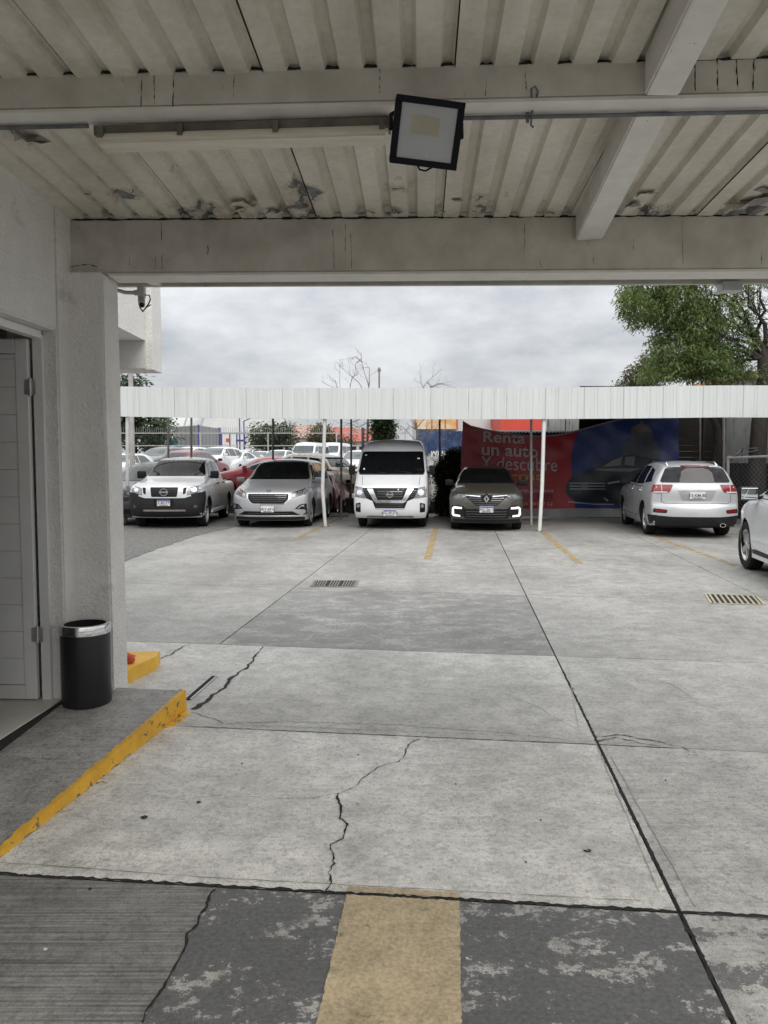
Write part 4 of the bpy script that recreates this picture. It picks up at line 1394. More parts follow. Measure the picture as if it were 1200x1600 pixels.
c.patch('side_window', rnd([(1.0, 1.40), (1.5, 1.92), (1.92, 1.92), (1.92, 1.38)], .05), 'L', 'glass', .009, both=True)
c.patch('side_window', rnd([(2.08, 1.38), (3.2, 1.38), (3.2, 1.92), (2.08, 1.92)], .06), 'L', 'glass', .009, both=True)
c.patch('side_window', rnd([(3.3, 1.38), (4.9, 1.38), (4.85, 1.92), (3.3, 1.92)], .06), 'L', 'glass', .007, both=True)
hl = c.patch('headlight', rnd([(.925, 1.06), (.935, .80), (.60, .755), (.70, 1.03)], .03), 'F', 'lamp', .008, both=True)
for h, sg in zip(hl, (1, -1)):
    c.patch('reflector', ell(sg * .76, .90, .075, .07, 14), 'F', 'chrome', .012, parent=h)
    c.patch('indicator', [(sg * .90, .99), (sg * .90, .88), (sg * .85, .9), (sg * .86, 1.0)][::sg], 'F', 'amber', .011, parent=h)
g = c.patch('grille', [(-.70, 1.01), (.70, 1.01), (.595, .765), (.43, .70), (.36, .525), (-.36, .525), (-.43, .70), (-.595, .765)], 'F', 'black', .004)
c.multi('grille_bar', [[(-.30, z), (.30, z), (.31, z + .022), (-.31, z + .022)] for z in (.80, .86, .92)] +
        [[(-.33, z), (.33, z), (.34, z + .02), (-.34, z + .02)] for z in (.56, .62)] +
        [[(s_ * .5, z), (s_ * .64, z), (s_ * .645, z + .015), (s_ * .5, z + .015)][::s_] for s_ in (1, -1) for z in (.80, .85, .90, .95)], 'F', 'lamp_dark', .012, parent=g)
c.patch('chrome_trim', [(-.575, 1.0), (-.385, .68), (-.33, .655), (.33, .655), (.385, .68), (.575, 1.0), (.43, 1.0), (.30, .725), (-.30, .725), (-.43, 1.0)], 'F', 'chrome', .016, parent=g, grid=.04)
c.patch('chrome_trim', [(-.68, 1.018), (.68, 1.018), (.66, 1.05), (-.66, 1.05)], 'F', 'chrome', .022, parent=g)
e, ex = c.ring('emblem', 'F', 0, .86, .082, .078, .24, 'chrome', .02)
bm = bmesh.new(); box(bm, (ex - .004, -.092, .842), (ex + .012, .092, .878)); ob('emblem_bar', bm, 'chrome', e)
fp = c.patch('fog_pocket', rnd([(.73, .66), (.86, .63), (.86, .43), (.73, .41)], .03), 'F', 'black', .005, both=True)
for h, sg in zip(fp, (1, -1)):
    c.patch('fog_lamp', ell(sg * .79, .575, .045, .045, 14), 'F', 'lamp', .012, parent=h)
c.patch('lower_strip', [(-.60, .285), (.60, .285), (.55, .335), (-.55, .335)], 'F', 'post_grey', .008)
c.patch('bumper_seam', [(-.36, .5), (.36, .5), (.36, .508), (-.36, .508)], 'F', 'trim', .003)
c.plate('F', .41, 'NZ-49-KX')
c.mirror(.78, 1.40, size=(.10, .075, .12), mat='black')
c.multi('body_seam', [[(s_ * .70, 1.08), (s_ * .71, 1.08), (s_ * .73, 1.33), (s_ * .72, 1.33)][::s_] for s_ in (1, -1)], 'F', 'trim', .002)
c.multi('windscreen_sticker', [[(.68, 1.46), (.72, 1.46), (.72, 1.5), (.68, 1.5)], [(.66, 1.82), (.71, 1.82), (.71, 1.84), (.66, 1.84)], [(-.70, 1.73), (-.64, 1.73), (-.64, 1.76), (-.70, 1.76)]], 'F', 'white_lens', .026)
vl = P(609, 800, 18.75); c.place((vl.x, 18.75, 0), 4.5)

# ---- bronze crossover with lit running lights
sp = dict(L=4.33, W=1.81, clear=.2, rw=.345, axles=(.87, 3.47), R=.09, cowl=(1.2, 1.10), ws=.22, crown=.05,
          nose=(.9, .30, .05), tail=(.8, .2, .06),
          top=[(.12, .2), (.03, .3), (0, .48), (.03, .72), (.09, .86), (.24, .95), (.9, 1.06), (1.2, 1.12), (1.85, 1.46), (2.2, 1.545), (2.8, 1.575), (3.5, 1.52), (3.85, 1.42), (4.2, 1.05),
               (4.3, .9), (4.33, .6), (4.25, .3)],
          wf=[(.2, .95), (.5, 1.0), (.8, 1.0), (.95, .955), (1.08, .87), (1.3, .78), (1.5, .67), (1.58, .62)])
cap = Car('parked_crossover', sp, 'p_bronze', 'bronze crossover with glowing C-shaped running lights parked in front of the red banner', 'car')
c = cap
c.under(); c.wheels('alloy', 5, .22, .02)
c.patch('windscreen', rnd([(-.74, 1.125), (.74, 1.125), (.53, 1.49), (-.53, 1.49)], .05), 'F', 'glass', .018, .04)
c.door([(1.35, .4), (2.3, .38), (2.3, 1.0), (1.4, 1.0)], (2.15, .92))
c.door([(2.36, .38), (3.05, .4), (3.25, .75), (3.25, 1.02), (2.36, 1.0)], (3.1, .95))
c.patch('side_window', rnd([(1.5, 1.1), (2.0, 1.42), (2.3, 1.47), (2.3, 1.08)], .04), 'L', 'glass', .008, both=True)
c.patch('side_window', rnd([(2.4, 1.08), (2.4, 1.47), (3.1, 1.42), (3.45, 1.15)], .04), 'L', 'glass', .008, both=True)
c.patch('rear_window', rnd([(-.6, 1.12), (.6, 1.12), (.5, 1.4), (-.5, 1.4)], .05), 'R', 'glass', .018, .04)
g = c.patch('grille', [(-.52, .875), (.52, .875), (.50, .83), (.34, .70), (.25, .615), (-.25, .615), (-.34, .70), (-.50, .83)], 'F', 'black', .004)
c.multi('grille_bar', [[(-w_, z), (w_, z), (w_, z + .012), (-w_, z + .012)] for w_, z in ((.42, .785), (.36, .735), (.31, .685), (.26, .64))], 'F', 'lamp_dark', .010, parent=g)
c.multi('chrome_trim', [[(s_ * .15, .825), (s_ * .50, .855), (s_ * .50, .87), (s_ * .14, .85)][::s_] for s_ in (1, -1)], 'F', 'chrome', .014, parent=g)
c.slab('emblem_backing', 'F', [(-.13, .80), (0, .915), (.13, .80), (.05, .65), (-.05, .65)], .006, .01, 'black', g)
p, d = c.cast(0, .78, 'F')
bm = bmesh.new()
x0 = p.x - .045
for (o1, o2) in ((0, 1), (1, 2), (2, 3), (3, 0)):
    outer = [(0, .092), (.07, 0), (0, -.092), (-.07, 0)]; inner = [(0, .05), (.022, 0), (0, -.05), (-.022, 0)]
    q = [outer[o1], outer[o2], inner[o2], inner[o1]]
    prism(bm, [(x0, a, .78 + b) for a, b in q], (-.018, 0, 0))
ob('emblem', fix(bm), 'chrome', c.root)
hl = c.patch('headlight', rnd([(.80, .93), (.76, .77), (.66, .735), (.46, .82), (.50, .87), (.74, .905)], .03), 'F', 'lamp_dark', .008, both=True)
for h, sg in zip(hl, (1, -1)):
    c.ring('lamp_ring', 'F', sg * .655, .83, .055, .055, .35, 'chrome', .004, h)
    c.patch('reflector', ell(sg * .655, .83, .03, .03, 12), 'F', 'lamp', .014, parent=h)
    c.patch('indicator', rnd([(sg * .565, .86), (sg * .565, .80), (sg * .49, .82), (sg * .50, .85)][::sg], .015), 'F', 'lamp', .013, parent=h)
fp = c.patch('fog_pocket', rnd([(.83, .60), (.84, .34), (.52, .36), (.50, .58), (.66, .63)], .04), 'F', 'trim', .005, both=True)
for h, sg in zip(fp, (1, -1)):
    pl = [(.58, .575), (.77, .59), (.815, .55), (.825, .40), (.79, .355), (.62, .345), (.62, .385), (.765, .40), (.775, .54), (.58, .535)]
    pl = [(sg * a, b) for a, b in pl]
    c.patch('running_light', pl if sg > 0 else pl[::-1], 'F', 'drl', .014, parent=h, grid=.04)
lg = c.patch('lower_grille', rnd([(-.54, .54), (.54, .54), (.52, .31), (-.52, .31)], .04), 'F', 'black', .006)
c.multi('grille_bar', [[(-.48, z), (.48, z), (.48, z + .018), (-.48, z + .018)] for z in (.35, .41, .47)], 'F', 'lamp_dark', .011, parent=lg)
c.patch('lower_bumper', [(-.80, .21), (.80, .21), (.80, .29), (-.80, .29)], 'F', 'trim', .006)
c.plate('F', .535, 'PHU-26-12')
c.mirror(1.5, 1.08, size=(.10, .10, .075), mat='black')
c.multi('hood_crease', [[(s_ * .36, .94), (s_ * .37, .94), (s_ * .52, 1.06), (s_ * .51, 1.06)][::s_] for s_ in (1, -1)], 'F', 'lamp_dark', .003)
vl = P(760, 800, 18.15); c.place((vl.x, 18.15, 0), 6.5)

# ---- silver-grey minivan
sp = dict(L=5.11, W=1.985, clear=.2, rw=.35, axles=(.96, 4.02), R=.09, cowl=(1.15, 1.19), ws=.22, crown=.05,
          nose=(1.0, .28, .045), tail=(.8, .15, .05),
          top=[(.12, .2), (.03, .3), (0, .45), (.03, .75), (.09, .88), (.25, .98), (.9, 1.12), (1.15, 1.2), (2.0, 1.65), (2.4, 1.74), (3.2, 1.755), (4.5, 1.7), (4.8, 1.62), (5.0, 1.1), (5.11, .9),
               (5.11, .5), (5.0, .3)],
          wf=[(.2, .95), (.5, 1), (.9, .99), (1.05, .95), (1.2, .89), (1.5, .78), (1.68, .70), (1.76, .66)])
sed = Car('parked_minivan', sp, 'p_grey', 'silver grey minivan with wide black grille parked behind the bent white post', 'car')
c = sed
c.under(); c.wheels('alloy', 5, .22, .02)
c.patch('windscreen', rnd([(-.83, 1.205), (.83, 1.205), (.63, 1.66), (-.63, 1.66)], .05), 'F', 'glass', .018, .04)
c.door([(1.45, .4), (2.45, .36), (2.45, 1.08), (1.5, 1.12)], (2.3, 1.0, 'chrome'))
c.door([(2.52, .36), (3.6, .40), (3.6, 1.08), (2.52, 1.08)], (2.7, 1.0, 'chrome'))
c.patch('side_window', rnd([(1.55, 1.19), (2.1, 1.56), (2.45, 1.62), (2.45, 1.15)], .04), 'L', 'glass', .009, both=True)
c.patch('side_window', rnd([(2.53, 1.15), (2.53, 1.63), (3.6, 1.63), (3.6, 1.15)], .05), 'L', 'glass', .009, both=True)
c.patch('side_window', rnd([(3.68, 1.15), (3.68, 1.63), (4.5, 1.58), (4.75, 1.2)], .05), 'L', 'glass', .008, both=True)
c.patch('rear_window', rnd([(-.7, 1.15), (.7, 1.15), (.55, 1.55), (-.55, 1.55)], .05), 'R', 'glass', .018, .04)
gs = c.patch('grille_surround', rnd([(-.56, .885), (.56, .885), (.55, .73), (.42, .60), (-.42, .60), (-.55, .73)], .05), 'F', 'chrome', .004)
g = c.patch('grille', rnd([(-.52, .862), (.52, .862), (.51, .74), (.40, .622), (-.40, .622), (-.51, .74)], .05), 'F', 'black', .010)
c.multi('grille_bar', [[(-w_, z), (w_, z), (w_, z + .014), (-w_, z + .014)] for w_, z in ((.46, .82), (.46, .77), (.44, .72), (.39, .67))], 'F', 'lamp_dark', .018, parent=g)
hl = c.patch('headlight', rnd([(.575, .885), (.93, 1.03), (.945, .97), (.90, .86), (.72, .79), (.585, .76)], .02), 'F', 'lamp_dark', .008, both=True)
for h, sg in zip(hl, (1, -1)):
    c.patch('indicator', [(sg * .59, .87), (sg * .68, .89), (sg * .66, .79), (sg * .595, .775)][::sg], 'F', 'amber', .013, parent=h)
    c.ring('lamp_ring', 'F', sg * .77, .88, .045, .045, .4, 'chrome', .004, h)
    c.patch('reflector', rnd([(sg * .82, .93), (sg * .91, .98), (sg * .91, .90), (sg * .84, .85)][::sg], .02), 'F', 'lamp', .013, parent=h)
fp = c.patch('fog_pocket', rnd([(.66, .49), (.78, .60), (.93, .62), (.935, .36), (.84, .33), (.92, .40), (.90, .47)], .02), 'F', 'black', .006, both=True)
for h, sg in zip(fp, (1, -1)):
    pl = [(.72, .50), (.80, .575), (.90, .59), (.90, .50), (.86, .50), (.86, .55), (.80, .54), (.76, .50)]
    pl = [(sg * a, b) for a, b in pl]
    c.patch('chrome_trim', pl if sg > 0 else pl[::-1], 'F', 'chrome', .013, parent=h, grid=.04)
lg = c.patch('lower_grille', [(-.60, .43), (.60, .43), (.78, .335), (-.78, .335)], 'F', 'black', .006)
c.multi('grille_bar', [[(-.52, .375), (.52, .375), (.54, .388), (-.54, .388)]], 'F', 'lamp_dark', .011, parent=lg)
c.patch('lower_strip', [(-.86, .295), (.86, .295), (.84, .318), (-.84, .318)], 'F', 'chrome', .012)
c.patch('lower_bumper', [(-.88, .205), (.88, .205), (.88, .285), (-.88, .285)], 'F', 'trim', .006)
c.plate('F', .487, 'UKY-47-U', y=0.0, band=False)
c.patch('emblem', ell(0, .935, .06, .026), 'F', 'chrome', .006)
c.mirror(1.5, 1.13, size=(.09, .10, .07), mat='p_dgrey')
vl = G(376, 821); nose = P(418, 800, 19.0); c.place((nose.x, 19.0, 0), 4.2)

# ---- silver pickup
sp = dict(L=5.26, W=1.85, clear=.30, rw=.365, axles=(.96, 4.11), R=.08, cowl=(1.25, 1.27), ws=.16, crown=.05, gap=.07,
          nose=(.9, .22, .04), tail=(.4, .05, .01),
          top=[(.16, .28), (.04, .36), (0, .55), (.02, .78), (.05, 1.0), (.13, 1.1), (.35, 1.15), (1.05, 1.24), (1.25, 1.29), (1.92, 1.70), (2.25, 1.79), (3.0, 1.80), (3.4, 1.74), (3.52, 1.6), (3.6, 1.14),
               (3.7, 1.12), (5.1, 1.12), (5.23, 1.1), (5.26, .9), (5.26, .6), (5.2, .4)],
          wf=[(.3, .95), (.6, 1), (.95, 1.0), (1.12, .96), (1.27, .885), (1.5, .79), (1.72, .71), (1.8, .67)])
pick = Car('parked_pickup', sp, 'p_silver', 'silver pickup truck with unpainted black front bumper standing on the asphalt', 'pickup truck')
c = pick
c.under(); c.wheels('steel', width=.25, inset=.01)
c.patch('windscreen', rnd([(-.755, 1.295), (.755, 1.295), (.60, 1.71), (-.60, 1.71)], .05), 'F', 'glass', .018, .04)
c.door([(1.5, .5), (2.5, .48), (2.5, 1.2), (1.55, 1.22)], (2.36, 1.08, 'black'))
c.door([(2.56, .48), (3.2, .55), (3.4, .85), (3.42, 1.2), (2.56, 1.2)], (3.3, 1.08, 'black'))
c.patch('side_window', rnd([(1.62, 1.29), (2.08, 1.62), (2.48, 1.68), (2.48, 1.25)], .04), 'L', 'glass', .009, both=True)
c.patch('side_window', rnd([(2.56, 1.25), (2.56, 1.69), (3.15, 1.66), (3.35, 1.28)], .04), 'L', 'glass', .009, both=True)
c.patch('bumper', [(-.90, .90), (-.70, .835), (-.48, .77), (.48, .77), (.70, .835), (.90, .90), (.91, .33), (.6, .30), (-.6, .30), (-.91, .33)], 'F', 'trim', .018, .03)
for ax in 'Ll':
    bm = bmesh.new()
    c.surf(bm, [(.12, .9), (.50, .93), (.535, .75), (.48, .62), (.46, .42), (.16, .38)], ax, .014, .03, .05)
    ob('bumper_corner', fix(bm), 'trim', c.root, True)
g = c.patch('grille', rnd([(-.34, 1.035), (.34, 1.035), (.31, .80), (-.31, .80)], .03), 'F', 'black', .006)
c.multi('grille_bar', [[(-.30, z), (.30, z), (.30, z + .02), (-.30, z + .02)] for z in (.85, .905, .96)], 'F', 'trim', .011, parent=g)
c.patch('grille_vent', rnd([(.455, 1.02), (.54, 1.03), (.51, .88), (.45, .86)], .015), 'F', 'black', .005, both=True)
hl = c.patch('headlight', rnd([(.56, 1.02), (.90, 1.09), (.89, 1.0), (.84, .93), (.54, .83)], .025), 'F', 'lamp', .008, both=True)
for h, sg in zip(hl, (1, -1)):
    c.patch('reflector', ell(sg * .70, .97, .06, .055, 14), 'F', 'chrome', .013, parent=h)
    c.patch('indicator', [(sg * .57, .93), (sg * .62, .95), (sg * .61, .87), (sg * .56, .855)][::sg], 'F', 'amber', .012, parent=h)
e, ex = c.ring('emblem', 'F', 0, .915, .098, .092, .2, 'chrome', .02)
bm = bmesh.new(); box(bm, (ex - .004, -.11, .895), (ex + .012, .11, .935)); ob('emblem_bar', bm, 'chrome', e)
lg = c.patch('lower_grille', rnd([(-.52, .62), (.52, .62), (.50, .52), (-.50, .52)], .02), 'F', 'dark', .022)
c.patch('skid_strip', [(-.52, .445), (.52, .445), (.50, .49), (-.50, .49)], 'F', 'post_grey', .026)
fp = c.patch('fog_pocket', rnd([(.62, .60), (.82, .66), (.82, .47), (.66, .47)], .02), 'F', 'dark', .023, both=True)
for h, sg in zip(fp, (1, -1)):
    c.patch('fog_lamp', ell(sg * .74, .56, .045, .04, 12), 'F', 'lamp_dark', .03, parent=h)
pb = c.slab('plate_holder', 'F', [(-.23, .575), (.23, .575), (.23, .745), (-.23, .745)], .02, .008, 'black')
c.plate('F', .655, 'LE-80-775')
c.mirror(1.65, 1.27, size=(.10, .105, .10), mat='black')
bm = bmesh.new()
box(bm, (3.72, -.72, .7), (5.16, .72, 1.10)); 
ob('cargo_liner', bm, 'trim', c.root)
bm = bmesh.new(); box(bm, (1.4, -.93, .33), (3.3, -.88, .40), bevel=.01); box(bm, (1.4, .88, .33), (3.3, .93, .40), bevel=.01)
ob('side_sill', bm, 'p_silver', c.root)
nose = P(256, 800, 18.75); c.place((nose.x, 18.75, 0), -2.2)

# ---- silver SUV seen from behind
sp = dict(L=4.78, W=1.89, clear=.24, rw=.37, axles=(.93, 3.71), R=.08, cowl=(1.25, 1.16), ws=.2, crown=.05,
          nose=(.9, .25, .05), tail=(.9, .22, .05),
          top=[(.1, .24), (.03, .35), (0, .6), (.08, .9), (.3, 1.0), (1.05, 1.12), (1.28, 1.17), (2.05, 1.57), (2.45, 1.665), (3.2, 1.69), (4.0, 1.64), (4.42, 1.58), (4.50, 1.53), (4.62, 1.22), (4.70, 1.14),
               (4.735, 1.0), (4.70, .76), (4.78, .68), (4.78, .42), (4.68, .27)],
          wf=[(.25, .95), (.5, 1), (.85, 1), (1.05, .975), (1.2, .91), (1.4, .81), (1.58, .69), (1.69, .63)])
sor = Car('parked_suv', sp, 'p_tail', 'silver SUV parked tail-out in front of the blue side of the banner', 'car')
c = sor
c.under(); c.wheels('alloy', 5, .23, .02)
c.patch('windscreen', rnd([(-.74, 1.18), (.74, 1.18), (.58, 1.58), (-.58, 1.58)], .05), 'F', 'glass', .018, .04)
c.patch('rear_window', rnd([(-.735, 1.215), (.735, 1.215), (.60, 1.525), (-.60, 1.525)], .05), 'R', 'glass', .018, .04)
c.patch('spoiler', [(-.56, 1.545), (.56, 1.545), (.55, 1.58), (-.55, 1.58)], 'R', 'p_silver', .05, .05)
c.patch('brake_lamp', [(-.30, 1.548), (.30, 1.548), (.30, 1.578), (-.30, 1.578)], 'R', 'red_lens', .056, .01)
c.door([(1.5, .42), (2.42, .40), (2.42, 1.08), (1.55, 1.1)], (2.28, 1.0, 'chrome'))
c.door([(2.48, .40), (3.15, .42), (3.38, .72), (3.42, 1.08), (2.48, 1.08)], (3.28, 1.0, 'chrome'))
c.patch('side_window', rnd([(1.6, 1.17), (2.1, 1.50), (2.42, 1.56), (2.42, 1.14)], .04), 'L', 'glass', .009, both=True)
c.patch('side_window', rnd([(2.5, 1.14), (2.5, 1.57), (3.2, 1.56), (3.38, 1.16)], .04), 'L', 'glass', .009, both=True)
c.patch('side_window', rnd([(3.46, 1.18), (3.34, 1.53), (3.8, 1.47), (4.1, 1.22)], .03), 'L', 'glass', .008, both=True)
bm = bmesh.new()
for sg in (-1, 1):
    tube(bm, [(2.2, sg * .52, 1.60), (2.4, sg * .53, 1.69), (4.0, sg * .52, 1.65), (4.2, sg * .52, 1.58)], .018, 6)
ob('roof_rail', bm, 'chrome', c.root)
tl = c.patch('tail_light', rnd([(.48, 1.165), (.93, 1.16), (.93, .985), (.80, .97), (.56, 1.0)], .03), 'R', 'red_lens', .010, both=True)
for h, sg in zip(tl, (1, -1)):
    c.patch('reverse_lens', [(sg * .60, 1.015), (sg * .86, 1.01), (sg * .86, .985), (sg * .62, .992)][::-sg], 'R', 'white_lens', .014, parent=h)
    c.patch('lens_split', [(sg * .705, 1.15), (sg * .715, 1.15), (sg * .715, .985), (sg * .705, .985)][::-sg], 'R', 'p_silver', .013, parent=h)
for ax in 'Ll':
    bm = bmesh.new()
    c.surf(bm, rnd([(4.36, 1.155), (4.62, 1.16), (4.60, 1.0), (4.46, 1.0)], .03), ax, .010, .02, .05)
    ob('tail_light', fix(bm), 'red_lens', c.root, True)
pr = c.patch('plate_recess', rnd([(-.40, 1.045), (.40, 1.045), (.30, .82), (-.30, .82)], .02), 'R', 'p_grey', .003)
c.patch('chrome_trim', [(-.40, 1.035), (.40, 1.035), (.40, 1.055), (-.40, 1.055)], 'R', 'chrome', .012)
c.multi('tailgate_seam', [[(-.66, .755), (.66, .755), (.66, .764), (-.66, .764)], [(.66, .755), (.72, .80), (.725, 1.0), (.717, 1.0), (.712, .803), (.655, .764)],
                          [(-.66, .755), (-.72, .80), (-.725, 1.0), (-.717, 1.0), (-.712, .803), (-.655, .764)]], 'R', 'dark', .003)
c.patch('lower_bumper', rnd([(-.91, .50), (-.5, .47), (.5, .47), (.91, .50), (.9, .27), (-.9, .27)], .03), 'R', 'trim', .008)
for ax in 'Ll':
    bm = bmesh.new(); c.surf(bm, rnd([(4.24, .50), (4.62, .50), (4.58, .30), (4.26, .30)], .02), ax, .008, .02, .06)
    ob('bumper_corner', fix(bm), 'trim', c.root, True)
rr = c.patch('reflector', rnd([(.60, .62), (.87, .645), (.88, .555), (.62, .545)], .03), 'R', 'black', .006, both=True)
for h, sg in zip(rr, (1, -1)):
    c.patch('reflector_lens', rnd([(sg * .63, .61), (sg * .84, .627), (sg * .85, .575), (sg * .64, .56)][::-sg], .015), 'R', 'red_lens', .011, parent=h)
c.patch('emblem', ell(0, 1.125, .075, .035), 'R', 'chrome', .010)
me = text_mesh('KIA', .05, .002, .001)
p, d = c.cast(0, 1.125, 'R')
for v in me.vertices:
    a, b, cc = v.co; v.co = (p.x + .012 + cc, a, 1.125 + b)
link('emblem_lettering', me, 'ink', c.root)
c.plate('R', .935, '13-KM-80', band=False)
bm = bmesh.new(); lathe(bm, [(.055, 4.60), (.06, 4.80), (.05, 4.80), (.048, 4.62)], 20, 'x', Matrix.Translation((0, .52, .30)) @ Matrix.Scale(.7, 4, (0, 0, 1)), closed=True)
ob('exhaust_tip', fix(bm), 'chrome', c.root, True)
c.mirror(1.6, 1.12, size=(.08, .09, .065), mat='black')
tail = P(1090, 800, 16.45); ax = axis_vec(8)
n_ = Vector((tail.x, 16.45, 0)) + ax * 4.78; c.place(n_, 8, False)

# ---- white SUV cut by the right edge
sp = dict(L=4.88, W=1.84, clear=.22, rw=.375, axles=(.95, 3.84), R=.09, cowl=(1.2, 1.16), ws=.2, crown=.05, rimr=.64,
          nose=(1.1, .45, .11), tail=(.8, .2, .05),
          top=[(.1, .24), (.02, .4), (0, .6), (.05, .85), (.25, 1.0), (1.0, 1.13), (1.22, 1.18), (1.9, 1.57), (2.3, 1.67), (3.2, 1.69), (4.3, 1.62), (4.7, 1.3), (4.85, .9), (4.88, .5), (4.8, .28)],
          wf=[(.25, .96), (.5, 1), (.75, .985), (.9, .99), (1.08, .96), (1.22, .89), (1.4, .80), (1.6, .68), (1.69, .64)])
jou = Car('parked_suv', sp, 'p_white', 'white SUV cut off by the right edge of the photo, five-spoke alloy front wheel', 'car')
c = jou
c.under(); c.wheels('alloy', 5, .23, .015)
c.patch('windscreen', rnd([(-.74, 1.19), (.74, 1.19), (.58, 1.58), (-.58, 1.58)], .05), 'F', 'glass', .018, .04)
c.door([(1.5, .38), (2.45, .36), (2.45, 1.1), (1.5, 1.12)], (2.3, 1.0))
c.door([(2.5, .36), (3.2, .42), (3.5, .7), (3.55, 1.1), (2.5, 1.1)], (3.4, 1.0))
c.patch('side_window', rnd([(1.62, 1.19), (2.02, 1.48), (2.42, 1.56), (2.42, 1.15)], .04), 'L', 'glass', .009, both=True)
c.patch('side_window', rnd([(2.5, 1.15), (2.5, 1.57), (3.4, 1.56), (3.5, 1.17)], .04), 'L', 'glass', .009, both=True)
c.patch('side_window', rnd([(3.6, 1.17), (3.5, 1.55), (4.2, 1.5), (4.45, 1.22)], .04), 'L', 'glass', .009, both=True)
for ax in 'Ll':
    bm = bmesh.new(); c.surf(bm, [(1.42, .30), (3.36, .30), (3.36, .36), (1.42, .36)], ax, .006, .02, .12)
    ob('sill_trim', fix(bm), 'trim', c.root, True)
    bm = bmesh.new(); c.surf(bm, [(1.46, .50), (3.2, .52), (3.2, .555), (1.48, .535)], ax, .018, .02, .1)
    ob('door_moulding', fix(bm), 'p_white', c.root, True)
    bm = bmesh.new(); c.surf(bm, rnd([(.28, .93), (.62, .98), (.5, .82), (.26, .8)], .03), ax, .006, .02, .06)
    ob('headlight', fix(bm), 'lamp', c.root, True)
c.mirror(1.58, 1.14, size=(.08, .13, .10), mat='black', face='mirror_face')
w_ = G(1171, 889); ax = axis_vec(10); rt = Vector((ax.y, -ax.x, 0))
c.place(w_ + ax * .95 + rt * .80, 10, False)

